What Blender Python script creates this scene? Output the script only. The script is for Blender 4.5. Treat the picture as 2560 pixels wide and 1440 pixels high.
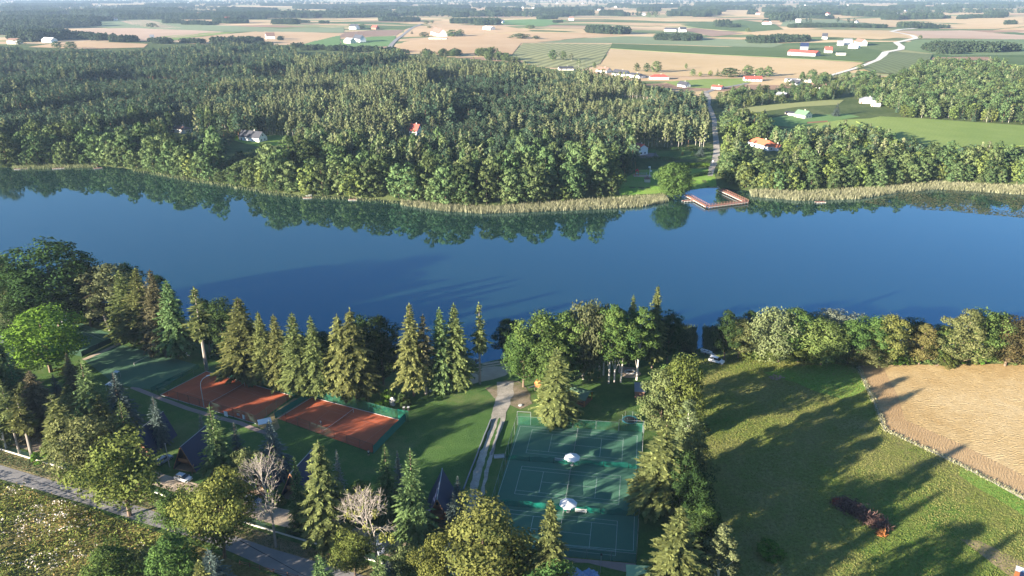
import bpy, bmesh, math, random
import numpy as np
from mathutils import Vector, Matrix
from mathutils.geometry import delaunay_2d_cdt
for o in list(bpy.data.objects): bpy.data.objects.remove(o)
scene = bpy.context.scene
COL = scene.collection
R = math.radians
PI = math.pi
# ------------------------------------------------------------------ camera, world, sun, exposure
CAM_F, CAM_P, CAM_H = 1890.0, R(21.441), 107.6
cd = bpy.data.cameras.new('camera'); cam = bpy.data.objects.new('camera', cd); COL.objects.link(cam)
cd.sensor_width = 36.0; cd.lens = CAM_F/2560*36.0; cd.clip_start = 1; cd.clip_end = 80000
cam.location = (0, 0, CAM_H); cam.rotation_euler = (PI/2-CAM_P, 0, 0)
scene.camera = cam
SUN_EL, SHADOW_AZ = R(12.5), R(57.5)          # shadows run towards +X +Y
world = bpy.data.worlds.new('World'); scene.world = world; world.use_nodes = True
wn = world.node_tree; bgn = wn.nodes['Background']
sky = wn.nodes.new('ShaderNodeTexSky'); sky.sky_type = 'NISHITA'; sky.sun_disc = False
sky.sun_elevation = SUN_EL; sky.sun_rotation = SHADOW_AZ+PI
sky.altitude = 100; sky.air_density = 1.0; sky.dust_density = 0.2; sky.ozone_density = 4.5
wn.links.new(sky.outputs[0], bgn.inputs[0]); bgn.inputs[1].default_value = 0.056
sd = bpy.data.lights.new('sun', 'SUN'); sd.energy = 5.0; sd.angle = R(0.53); sd.color = (1.0, 0.89, 0.74)
sun = bpy.data.objects.new('sun', sd); COL.objects.link(sun)
_d = Vector((math.sin(SHADOW_AZ)*math.cos(SUN_EL), math.cos(SHADOW_AZ)*math.cos(SUN_EL), -math.sin(SUN_EL)))
sun.rotation_euler = _d.to_track_quat('-Z', 'Y').to_euler(); sun.location = (-80, -60, 180)
scene.view_settings.view_transform = 'Standard'; scene.view_settings.look = 'None'
scene.view_settings.gamma = 1; scene.view_settings.use_curve_mapping = False
scene.view_settings.exposure = 2.3
scene.render.engine = 'CYCLES'
scene.cycles.max_bounces = 5; scene.cycles.diffuse_bounces = 2; scene.cycles.glossy_bounces = 2
scene.cycles.transparent_max_bounces = 10; scene.cycles.volume_bounces = 0
HAZE_DENSITY = 0.00006
rng = np.random.default_rng(7); random.seed(7)
WATER = -2.5
# ------------------------------------------------------------------ picture point -> place on a level
def G(u, v, z=0.0):
    x = (u-1280)/CAM_F; y = (720-v)/CAM_F
    dy = math.cos(CAM_P)+y*math.sin(CAM_P); dz = -math.sin(CAM_P)+y*math.cos(CAM_P)
    t = (z-CAM_H)/dz
    return (x*t, dy*t)
# ------------------------------------------------------------------ lake outline and terrain
NEAR_SHORE = [(-420,655),(-200,680),(0,705),(150,730),(300,765),(450,812),(600,850),(760,880),(900,893),(1050,903),(1180,905),(1260,892),(1300,868),(1450,852),(1600,848),(1690,845),(1740,850),(1752,885),(1762,850),(1820,838),(1900,842),(2050,850),(2300,862),(2560,858),(2800,850),(3100,845)]
FAR_SHORE = [(3200,480),(2800,474),(2560,470),(2420,464),(2340,460),(2200,474),(2000,484),(1880,480),(1810,472),(1770,471),(1725,476),(1712,488),(1665,492),(1550,500),(1400,508),(1300,516),(1200,522),(1100,516),(1000,505),(860,494),(760,492),(680,482),(600,468),(520,455),(430,441),(330,425),(240,415),(100,418),(0,420),(-300,415),(-600,400)]
LAKE = [G(u, v, WATER) for u, v in NEAR_SHORE]
LAKE = [(LAKE[0][0]-500, LAKE[0][1]+60)]+LAKE+[(LAKE[-1][0]+500, LAKE[-1][1])]
_f = [G(u, v, WATER) for u, v in FAR_SHORE]
LAKE += [(_f[0][0]+450, _f[0][1]+20)]+_f+[(_f[-1][0]-300, _f[-1][1]+40)]
LK = np.array(LAKE)
def lake_dist(x, y):
    x = np.atleast_1d(np.asarray(x, float)); y = np.atleast_1d(np.asarray(y, float))
    best = np.full(x.shape, 1e9); inside = np.zeros(x.shape, bool)
    n = len(LK)
    for i in range(n):
        x1, y1 = LK[i]; x2, y2 = LK[(i+1) % n]
        dx, dy = x2-x1, y2-y1
        t = np.clip(((x-x1)*dx+(y-y1)*dy)/(dx*dx+dy*dy), 0, 1)
        best = np.minimum(best, np.hypot(x-x1-t*dx, y-y1-t*dy))
        c = ((y1 > y) != (y2 > y)) & (x < (x2-x1)*(y-y1)/(y2-y1+1e-12)+x1)
        inside ^= c
    return np.where(inside, -best, best)
def sst(t): t = np.clip(t, 0, 1); return t*t*(3-2*t)
def hgt(x, y):
    x = np.atleast_1d(np.asarray(x, float)); y = np.atleast_1d(np.asarray(y, float))
    d = np.full(x.shape, 400.0)
    m = (y < 900) & (np.abs(x) < 1500)
    if m.any(): d[m] = lake_dist(x[m], y[m])
    far = y > 345
    hn = -2.75+2.75*sst(d/11)
    hf = -2.75+3.4*sst(d/16)+4.0*sst((d-16)/330)
    und = 3.0*np.sin(x/210+y/330+1)*np.sin(y/290-x/500)+2.0*np.sin(x/130-y/410)
    hf = hf+und*sst((y-750)/500)*(1-0.75*sst((y-3000)/3000))
    h = np.where(far, hf, hn)
    h = np.where(d < 0, -2.75-2.5*sst(-d/10), h)
    return h
def h1(x, y): return float(hgt(x, y)[0])
_T = np.concatenate([np.linspace(100, 700, 1200), np.geomspace(701, 14000, 2600)])
def at(u, v, off=0.0):
    x = (u-1280)/CAM_F; y = (720-v)/CAM_F
    dy = math.cos(CAM_P)+y*math.sin(CAM_P); dz = -math.sin(CAM_P)+y*math.cos(CAM_P)
    X = x*_T; Y = dy*_T; Z = CAM_H+dz*_T
    i = np.argmax(Z < hgt(X, Y)+off)
    if i == 0:
        gx, gy = G(u, v, 3.0); return (gx, gy, h1(gx, gy))
    a, b = _T[i-1], _T[i]
    for _ in range(12):
        m = (a+b)/2
        if CAM_H+dz*m < h1(x*m, dy*m)+off: b = m
        else: a = m
    return (x*b, dy*b, CAM_H+dz*b-off)
def proj(X, Y, Z):
    zc = Y*math.cos(CAM_P)-(Z-CAM_H)*math.sin(CAM_P); yc = Y*math.sin(CAM_P)+(Z-CAM_H)*math.cos(CAM_P)
    return 1280+CAM_F*X/zc, 720-CAM_F*yc/zc
def top_height(p, v):                                      # how tall a thing standing at p is when its top shows at row v
    y = (720-v)/CAM_F
    dy = math.cos(CAM_P)+y*math.sin(CAM_P); dz = -math.sin(CAM_P)+y*math.cos(CAM_P)
    return CAM_H+dz/dy*p[1]-p[2]
def mpp(p): return (p[1]*math.cos(CAM_P)-(p[2]-CAM_H)*math.sin(CAM_P))/CAM_F      # metres per picture pixel at p
# ------------------------------------------------------------------ materials
def new_mat(name):
    m = bpy.data.materials.new(name); m.use_nodes = True; nt = m.node_tree
    b = nt.nodes['Principled BSDF']; return m, nt, b
def mat(name, col, rough=0.8, metal=0.0, var=0.15, scale=3.0, bump=0.0, alpha=1.0, spec=0.3, coord='Object'):
    m, nt, b = new_mat(name); N = nt.nodes.new; L = nt.links.new
    tc = N('ShaderNodeTexCoord'); nz = N('ShaderNodeTexNoise'); nz.inputs['Scale'].default_value = scale; nz.inputs['Detail'].default_value = 5
    L(tc.outputs[coord], nz.inputs['Vector'])
    mx = N('ShaderNodeMix'); mx.data_type = 'RGBA'
    mx.inputs[6].default_value = (*[c*(1-var) for c in col], 1); mx.inputs[7].default_value = (*[min(1, c*(1+var)) for c in col], 1)
    L(nz.outputs['Fac'], mx.inputs[0]); L(mx.outputs[2], b.inputs['Base Color'])
    b.inputs['Roughness'].default_value = rough; b.inputs['Metallic'].default_value = metal
    b.inputs['Specular IOR Level'].default_value = spec; b.inputs['Alpha'].default_value = alpha
    if bump:
        bp = N('ShaderNodeBump'); bp.inputs['Strength'].default_value = bump; bp.inputs['Distance'].default_value = 0.1
        L(nz.outputs['Fac'], bp.inputs['Height']); L(bp.outputs[0], b.inputs['Normal'])
    return m
def ground_mat(name, cols, scales=(0.03, 0.25, 2.0), bump=0.3, rows=None, bdist=0.25, fine=0.25):
    """two or three ground colours mixed by broad and fine noise; rows = (scale, angle, strength) for drill lines"""
    m, nt, b = new_mat(name); N = nt.nodes.new; L = nt.links.new
    tc = N('ShaderNodeNewGeometry')
    n1 = N('ShaderNodeTexNoise'); n1.inputs['Scale'].default_value = scales[0]; n1.inputs['Detail'].default_value = 4
    n2 = N('ShaderNodeTexNoise'); n2.inputs['Scale'].default_value = scales[1]; n2.inputs['Detail'].default_value = 6; n2.inputs['Roughness'].default_value = 0.65
    n3 = N('ShaderNodeTexNoise'); n3.inputs['Scale'].default_value = scales[2]; n3.inputs['Detail'].default_value = 4; n3.inputs['Roughness'].default_value = 0.7
    for n in (n1, n2, n3): L(tc.outputs['Position'], n.inputs['Vector'])
    ad = N('ShaderNodeMath'); ad.operation = 'ADD'
    s1 = N('ShaderNodeMapRange'); s1.inputs[1].default_value = 0.35; s1.inputs[2].default_value = 0.65; s1.inputs[3].default_value = 0; s1.inputs[4].default_value = 0.6
    s2 = N('ShaderNodeMapRange'); s2.inputs[1].default_value = 0.35; s2.inputs[2].default_value = 0.65; s2.inputs[3].default_value = 0; s2.inputs[4].default_value = 0.4
    L(n1.outputs['Fac'], s1.inputs[0]); L(n2.outputs['Fac'], s2.inputs[0]); L(s1.outputs[0], ad.inputs[0]); L(s2.outputs[0], ad.inputs[1])
    rp = N('ShaderNodeValToRGB'); k = len(cols)
    while len(rp.color_ramp.elements) < k: rp.color_ramp.elements.new(0.5)
    for i, c in enumerate(cols): rp.color_ramp.elements[i].position = i/(k-1); rp.color_ramp.elements[i].color = (*c, 1)
    L(ad.outputs[0], rp.inputs[0])
    hs = N('ShaderNodeHueSaturation'); mr = N('ShaderNodeMapRange'); mr.inputs[1].default_value = 0.3; mr.inputs[2].default_value = 0.7
    mr.inputs[3].default_value = 1-fine; mr.inputs[4].default_value = 1+fine
    L(n3.outputs['Fac'], mr.inputs[0]); L(mr.outputs[0], hs.inputs['Value']); L(rp.outputs[0], hs.inputs['Color'])
    out = hs.outputs[0]; hsrc = n3.outputs['Fac']
    if rows:
        mp = N('ShaderNodeMapping'); mp.inputs['Rotation'].default_value = (0, 0, rows[1]); L(tc.outputs['Position'], mp.inputs[0])
        wv = N('ShaderNodeTexWave'); wv.inputs['Scale'].default_value = rows[0]; wv.inputs['Distortion'].default_value = rows[3] if len(rows) > 3 else 2.0
        wv.inputs['Detail'].default_value = 3; wv.inputs['Detail Scale'].default_value = 0.6; L(mp.outputs[0], wv.inputs[0])
        h2 = N('ShaderNodeHueSaturation'); m2 = N('ShaderNodeMapRange'); m2.inputs[3].default_value = 1-rows[2]; m2.inputs[4].default_value = 1+rows[2]*0.4
        L(wv.outputs['Fac'], m2.inputs[0]); L(m2.outputs[0], h2.inputs['Value']); L(out, h2.inputs['Color']); out = h2.outputs[0]
        a2 = N('ShaderNodeMath'); a2.operation = 'ADD'; L(wv.outputs['Fac'], a2.inputs[0]); L(n3.outputs['Fac'], a2.inputs[1]); hsrc = a2.outputs[0]
    L(out, b.inputs['Base Color']); b.inputs['Roughness'].default_value = 0.95; b.inputs['Specular IOR Level'].default_value = 0.08
    if bump:
        bp = N('ShaderNodeBump'); bp.inputs['Strength'].default_value = bump; bp.inputs['Distance'].default_value = bdist
        L(hsrc, bp.inputs['Height']); L(bp.outputs[0], b.inputs['Normal'])
    return m
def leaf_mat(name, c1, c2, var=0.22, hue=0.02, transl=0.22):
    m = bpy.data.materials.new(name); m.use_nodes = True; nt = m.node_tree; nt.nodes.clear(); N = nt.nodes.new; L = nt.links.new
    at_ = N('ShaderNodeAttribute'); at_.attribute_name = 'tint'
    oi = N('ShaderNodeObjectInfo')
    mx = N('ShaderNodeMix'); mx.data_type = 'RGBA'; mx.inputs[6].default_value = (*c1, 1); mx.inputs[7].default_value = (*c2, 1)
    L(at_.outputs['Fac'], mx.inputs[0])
    hs = N('ShaderNodeHueSaturation')
    a = N('ShaderNodeMapRange'); a.inputs[3].default_value = 1-var; a.inputs[4].default_value = 1+var; L(oi.outputs['Random'], a.inputs[0]); L(a.outputs[0], hs.inputs['Value'])
    w = N('ShaderNodeMath'); w.operation = 'MULTIPLY'; w.inputs[1].default_value = 7.31; L(oi.outputs['Random'], w.inputs[0])
    fr = N('ShaderNodeMath'); fr.operation = 'FRACT'; L(w.outputs[0], fr.inputs[0])
    c = N('ShaderNodeMapRange'); c.inputs[3].default_value = 0.5-hue; c.inputs[4].default_value = 0.5+hue; L(fr.outputs[0], c.inputs[0]); L(c.outputs[0], hs.inputs['Hue'])
    L(mx.outputs[2], hs.inputs['Color'])
    d = N('ShaderNodeBsdfDiffuse'); t = N('ShaderNodeBsdfTranslucent'); L(hs.outputs[0], d.inputs[0]); L(hs.outputs[0], t.inputs[0])
    ms = N('ShaderNodeMixShader'); ms.inputs[0].default_value = transl; L(d.outputs[0], ms.inputs[1]); L(t.outputs[0], ms.inputs[2])
    o = N('ShaderNodeOutputMaterial'); L(ms.outputs[0], o.inputs[0]); return m
def mesh_mat(name, col, cover):                            # open netting: thread of the given cover over clear gaps
    m = bpy.data.materials.new(name); m.use_nodes = True; nt = m.node_tree; nt.nodes.clear(); N = nt.nodes.new; L = nt.links.new
    d = N('ShaderNodeBsdfDiffuse'); d.inputs[0].default_value = (*col, 1); t = N('ShaderNodeBsdfTransparent'); ms = N('ShaderNodeMixShader'); ms.inputs[0].default_value = cover
    o = N('ShaderNodeOutputMaterial'); L(t.outputs[0], ms.inputs[1]); L(d.outputs[0], ms.inputs[2]); L(ms.outputs[0], o.inputs[0]); return m
M = {}
M['bark'] = mat('bark', (0.16, 0.115, 0.08), 0.95, var=0.35, scale=1.5)
M['birch_bark'] = mat('birch_bark', (0.50, 0.46, 0.40), 0.9, var=0.35, scale=2.5)
M['pine_bark'] = mat('pine_bark', (0.27, 0.15, 0.085), 0.95, var=0.3, scale=1.5)
M['grey_bark'] = mat('grey_bark', (0.27, 0.235, 0.20), 0.95, var=0.25, scale=1.5)
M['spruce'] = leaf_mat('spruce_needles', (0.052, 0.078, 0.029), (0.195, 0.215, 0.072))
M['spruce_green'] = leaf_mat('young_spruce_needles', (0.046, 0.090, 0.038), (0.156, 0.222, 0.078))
M['spruce_brown'] = leaf_mat('thin_spruce_needles', (0.052, 0.056, 0.028), (0.165, 0.145, 0.078))
M['spruce_blue'] = leaf_mat('blue_spruce_needles', (0.045, 0.070, 0.062), (0.130, 0.170, 0.150))
M['spruce_silver'] = leaf_mat('silver_spruce_needles', (0.100, 0.120, 0.100), (0.260, 0.280, 0.230))
M['green'] = leaf_mat('green_leaves', (0.039, 0.075, 0.023), (0.127, 0.190, 0.048))
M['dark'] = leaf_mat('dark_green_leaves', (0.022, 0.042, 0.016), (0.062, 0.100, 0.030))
M['bright'] = leaf_mat('bright_green_leaves', (0.050, 0.110, 0.018), (0.150, 0.260, 0.035))
M['yellow'] = leaf_mat('yellowing_leaves', (0.070, 0.095, 0.025), (0.190, 0.210, 0.055))
M['autumn'] = leaf_mat('autumn_leaves', (0.075, 0.085, 0.025), (0.215, 0.200, 0.060))
M['orange'] = leaf_mat('orange_brown_leaves', (0.075, 0.080, 0.025), (0.190, 0.155, 0.060))
M['russet'] = leaf_mat('russet_leaves', (0.045, 0.048, 0.020), (0.150, 0.105, 0.050))
M['olive'] = leaf_mat('olive_leaves', (0.069, 0.092, 0.034), (0.190, 0.207, 0.081))
M['pale'] = leaf_mat('pale_willow_leaves', (0.080, 0.105, 0.045), (0.200, 0.230, 0.105))
M['silver'] = leaf_mat('silver_leaves', (0.10, 0.12, 0.08), (0.27, 0.29, 0.20))
M['birch'] = leaf_mat('birch_leaves', (0.068, 0.085, 0.036), (0.190, 0.205, 0.098))
M['mistletoe'] = leaf_mat('mistletoe_leaves', (0.120, 0.140, 0.020), (0.300, 0.300, 0.040))
M['alder_far'] = leaf_mat('alder_leaves', (0.045, 0.078, 0.030), (0.150, 0.200, 0.078), var=0.38, hue=0.025)
M['birch_far'] = leaf_mat('far_birch_leaves', (0.085, 0.110, 0.048), (0.255, 0.280, 0.135), var=0.38, hue=0.022)
M['pine_far'] = leaf_mat('pine_needles', (0.030, 0.060, 0.036), (0.105, 0.150, 0.082), var=0.38, hue=0.022)
M['lime_far'] = leaf_mat('lime_leaves', (0.070, 0.105, 0.030), (0.215, 0.255, 0.075), var=0.3, hue=0.02)
M['distant'] = leaf_mat('distant_leaves', (0.030, 0.052, 0.030), (0.085, 0.115, 0.060), var=0.3, hue=0.02)
M['white'] = mat('white_paint', (0.78, 0.78, 0.76), 0.5, var=0.05)
M['offwhite'] = mat('cream_render', (0.62, 0.58, 0.50), 0.8, var=0.07)
M['line'] = mat('court_line', (0.42, 0.52, 0.46), 0.8, var=0.2, scale=6)
M['net_tape'] = mat('net_tape', (0.55, 0.55, 0.52), 0.8, var=0.05)
M['metal'] = mat('galvanised_steel', (0.36, 0.37, 0.38), 0.5, 0.6, var=0.1)
M['dark_metal'] = mat('dark_green_steel', (0.03, 0.05, 0.045), 0.6, 0.2, var=0.1)
M['black'] = mat('black_rubber', (0.02, 0.02, 0.022), 0.7, var=0.1)
M['glass'] = mat('window_glass', (0.03, 0.04, 0.05), 0.08, 0.0, var=0.05, spec=0.8)
M['wood'] = mat('weathered_wood', (0.27, 0.20, 0.14), 0.9, var=0.25, scale=4)
M['redwood'] = mat('reddish_stained_wood', (0.25, 0.125, 0.09), 0.85, var=0.2, scale=4)
M['orange_wood'] = mat('orange_stained_wood', (0.55, 0.20, 0.06), 0.7, var=0.15)
M['brown_wood'] = mat('brown_stained_boards', (0.22, 0.11, 0.06), 0.85, var=0.2, scale=5)
M['mesh_green'] = mesh_mat('green_fence_mesh', (0.04, 0.20, 0.14), 0.22)
M['mesh_dark'] = mesh_mat('dark_fence_mesh', (0.03, 0.06, 0.05), 0.24)
M['screen'] = mat('green_windscreen', (0.015, 0.16, 0.115), 0.9, var=0.12, scale=0.6)
M['screen_dark'] = mat('dark_green_windscreen', (0.010, 0.055, 0.045), 0.9, var=0.12, scale=0.6)
M['netting'] = mesh_mat('green_divider_netting', (0.01, 0.15, 0.11), 0.5)
M['tennis_net'] = mesh_mat('black_tennis_net', (0.03, 0.035, 0.03), 0.75)
M['clay'] = ground_mat('red_clay', [(0.40, 0.100, 0.045), (0.50, 0.13, 0.060)], (0.08, 0.6, 6), 0.1, fine=0.08)
M['hard'] = ground_mat('green_hard_court', [(0.060, 0.150, 0.098), (0.078, 0.180, 0.115)], (0.06, 0.5, 5), 0.05, fine=0.06)
M['hard2'] = ground_mat('worn_green_turf', [(0.075, 0.150, 0.085), (0.095, 0.180, 0.100)], (0.06, 0.5, 5), 0.05, fine=0.08)
M['roof_navy'] = mat('navy_metal_roof', (0.018, 0.028, 0.075), 0.55, var=0.12, scale=2)
M['roof_grey'] = mat('grey_roof', (0.22, 0.23, 0.25), 0.6, var=0.1, scale=2)
M['roof_dark'] = mat('dark_roof', (0.05, 0.052, 0.062), 0.6, var=0.12, scale=2)
M['roof_red'] = mat('red_tile_roof', (0.36, 0.075, 0.055), 0.7, var=0.15, scale=2)
M['roof_orange'] = mat('orange_tile_roof', (0.42, 0.13, 0.065), 0.7, var=0.15, scale=2)
M['roof_brown'] = mat('brown_tile_roof', (0.20, 0.12, 0.09), 0.8, var=0.15, scale=2)
M['roof_green'] = mat('green_metal_roof', (0.12, 0.20, 0.12), 0.6, var=0.1, scale=2)
M['roof_lime'] = mat('pale_green_roof', (0.30, 0.46, 0.24), 0.7, var=0.1, scale=1)
M['canvas'] = mat('white_canvas', (0.72, 0.72, 0.70), 0.8, var=0.06)
M['concrete'] = mat('pale_concrete', (0.42, 0.40, 0.37), 0.9, var=0.15, scale=2)
M['red'] = mat('red_plastic', (0.55, 0.04, 0.03), 0.5, var=0.05)
M['blue'] = mat('blue_tarp', (0.30, 0.40, 0.58), 0.5, var=0.25, scale=1)
M['skin'] = mat('skin', (0.45, 0.27, 0.2), 0.7, var=0.05)
M['cloth_dark'] = mat('dark_cloth', (0.03, 0.035, 0.05), 0.9, var=0.1)
M['tyre'] = M['black']
def paint(name, col):
    m = mat(name, col, 0.3, 0.0, var=0.03, spec=0.6); m.node_tree.nodes['Principled BSDF'].inputs['Coat Weight'].default_value = 0.5; return m
M['car_white'] = paint('white_car_paint', (0.72, 0.73, 0.74)); M['car_silver'] = paint('silver_car_paint', (0.42, 0.44, 0.47)); M['car_dark'] = paint('dark_car_paint', (0.03, 0.035, 0.05))
# ------------------------------------------------------------------ object helpers
def tag(o, label=None, cat=None, group=None, kind=None):
    if label: o['label'] = label
    if cat: o['category'] = cat
    if group: o['group'] = group
    if kind: o['kind'] = kind
    return o
def link(name, me, parent=None):
    o = bpy.data.objects.new(name, me); COL.objects.link(o)
    if parent: o.parent = parent
    return o
def thing(name, label, cat, loc=(0, 0, 0), rz=0.0, group=None):
    o = bpy.data.objects.new(name, None); COL.objects.link(o); o.empty_display_size = 0.3
    o.location = loc; o.rotation_euler = (0, 0, rz); return tag(o, label, cat, group)
class MB:
    def __init__(s): s.v = []; s.f = []; s.m = []
    def add(s, vs, fs, mi=0):
        k = len(s.v); s.v += [tuple(p) for p in vs]; s.f += [tuple(i+k for i in f) for f in fs]; s.m += [mi]*len(fs); return s
    def box(s, c, d, rz=0.0, mi=0):
        cx, cy, cz = c; a, b, h = d[0]/2, d[1]/2, d[2]/2; co, si = math.cos(rz), math.sin(rz)
        vs = [(cx+x*co-y*si, cy+x*si+y*co, cz+z) for z in (-h, h) for x, y in ((-a, -b), (a, -b), (a, b), (-a, b))]
        return s.add(vs, [(3, 2, 1, 0), (4, 5, 6, 7), (0, 1, 5, 4), (1, 2, 6, 5), (2, 3, 7, 6), (3, 0, 4, 7)], mi)
    def tube(s, a, b, r0, r1=None, n=6, mi=0, cap=True):
        r1 = r0 if r1 is None else r1; a = Vector(a); b = Vector(b); d = (b-a)
        if d.length < 1e-6: return s
        d.normalize(); u = d.orthogonal().normalized(); w = d.cross(u); vs = []
        for p, r in ((a, r0), (b, r1)):
            for i in range(n):
                t = 2*PI*i/n; vs.append(p+u*(math.cos(t)*r)+w*(math.sin(t)*r))
        fs = [(i, (i+1) % n, n+(i+1) % n, n+i) for i in range(n)]
        if cap: fs += [tuple(range(n))[::-1], tuple(range(n, 2*n))]
        return s.add(vs, fs, mi)
    def prism(s, pts, z0, z1, mi=0):                     # upright prism over a plan outline
        n = len(pts); vs = [(x, y, z0) for x, y in pts]+[(x, y, z1) for x, y in pts]
        return s.add(vs, [tuple(range(n))[::-1], tuple(range(n, 2*n))]+[(i, (i+1) % n, n+(i+1) % n, n+i) for i in range(n)], mi)
    def side(s, pts, y0, y1, mi=0):                      # outline in x,z pushed along y
        n = len(pts); vs = [(x, y0, z) for x, z in pts]+[(x, y1, z) for x, z in pts]
        return s.add(vs, [tuple(range(n)), tuple(range(n, 2*n))[::-1]]+[(i, n+i, n+(i+1) % n, (i+1) % n) for i in range(n)], mi)
    def mesh(s, name, mats):
        me = bpy.data.meshes.new(name); me.from_pydata(s.v, [], s.f)
        for m in (mats if isinstance(mats, (list, tuple)) else [mats]): me.materials.append(m)
        if any(s.m): me.polygons.foreach_set('material_index', s.m)
        bm = bmesh.new(); bm.from_mesh(me); bmesh.ops.recalc_face_normals(bm, faces=bm.faces); bm.to_mesh(me); bm.free()
        return me
    def build(s, name, mats, parent=None): return link(name, s.mesh(name, mats), parent)
def copy_tree(o, parent=None):
    c = o.copy(); COL.objects.link(c)
    if parent is not None: c.parent = parent
    for ch in list(o.children): copy_tree(ch, c)
    return c
def in_poly(x, y, P):
    x = np.asarray(x); y = np.asarray(y); r = np.zeros(x.shape, bool); n = len(P)
    for i in range(n):
        x1, y1 = P[i]; x2, y2 = P[(i+1) % n]
        if y1 != y2: r ^= ((y1 > y) != (y2 > y)) & (x < (x2-x1)*(y-y1)/(y2-y1)+x1)
    return r
def densify(P, step, closed=True):
    out = []; n = len(P)
    for i in range(n if closed else n-1):
        a = np.array(P[i]); b = np.array(P[(i+1) % n]); k = max(1, int(np.hypot(*(b-a))/step))
        out += [tuple(a+(b-a)*j/k) for j in range(k)]
    if not closed: out.append(tuple(P[-1]))
    return out
def sheet(name, P, off, material, step=6.0, kind='structure', wall=0.0, flat=None, jitter=0.0):
    """a plan outline draped over the terrain, off metres above it"""
    P = [p[:2] for p in P]; Pd = densify(P, step); n = len(Pd)
    if jitter: Pd = [(x+random.uniform(-jitter, jitter), y+random.uniform(-jitter, jitter)) for x, y in Pd]
    A = np.array(Pd); x0, y0 = A.min(0); x1, y1 = A.max(0)
    gx, gy = np.meshgrid(np.arange(x0+step/2, x1, step), np.arange(y0+step/2, y1, step)); gx = gx.ravel(); gy = gy.ravel()
    k = in_poly(gx, gy, Pd); gx, gy = gx[k], gy[k]
    pts = [Vector(p) for p in Pd]+[Vector((a, b)) for a, b in zip(gx, gy)]
    v, e, f, *_ = delaunay_2d_cdt(pts, [(i, (i+1) % n) for i in range(n)], [], 1, 1e-4)
    X = np.array([p[0] for p in v]); Y = np.array([p[1] for p in v])
    Z = hgt(X, Y)+off if flat is None else np.full(X.shape, flat)
    V = list(zip(X, Y, Z)); F = [tuple(t) for t in f]
    if wall:
        base = len(V); W = densify(P, step); hz = hgt(np.array([w[0] for w in W]), np.array([w[1] for w in W]))
        V += [(w[0], w[1], z+off) for w, z in zip(W, hz)]+[(w[0], w[1], z-0.1) for w, z in zip(W, hz)]
        m = len(W); F += [(base+i, base+(i+1) % m, base+m+(i+1) % m, base+m+i) for i in range(m)]
    me = bpy.data.meshes.new(name); me.from_pydata(V, [], F); me.materials.append(material)
    if not wall:
        me.update()
        if me.polygons and me.polygons[0].normal.z < 0: me.flip_normals()
    o = link(name, me); o['kind'] = kind; return o
def ribbon(P, w):                                          # centre line -> outline
    P = [Vector(p[:2]) for p in P]; L_, R_ = [], []
    for i, p in enumerate(P):
        d = (P[min(i+1, len(P)-1)]-P[max(i-1, 0)]).normalized(); n = Vector((-d.y, d.x)); ww = w[i] if isinstance(w, (list, tuple)) else w
        L_.append(tuple(p+n*ww/2)); R_.append(tuple(p-n*ww/2))
    return L_+R_[::-1]
def PX(L_, z=None): return [(at(u, v)[:2] if z is None else G(u, v, z)) for u, v in L_]
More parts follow.
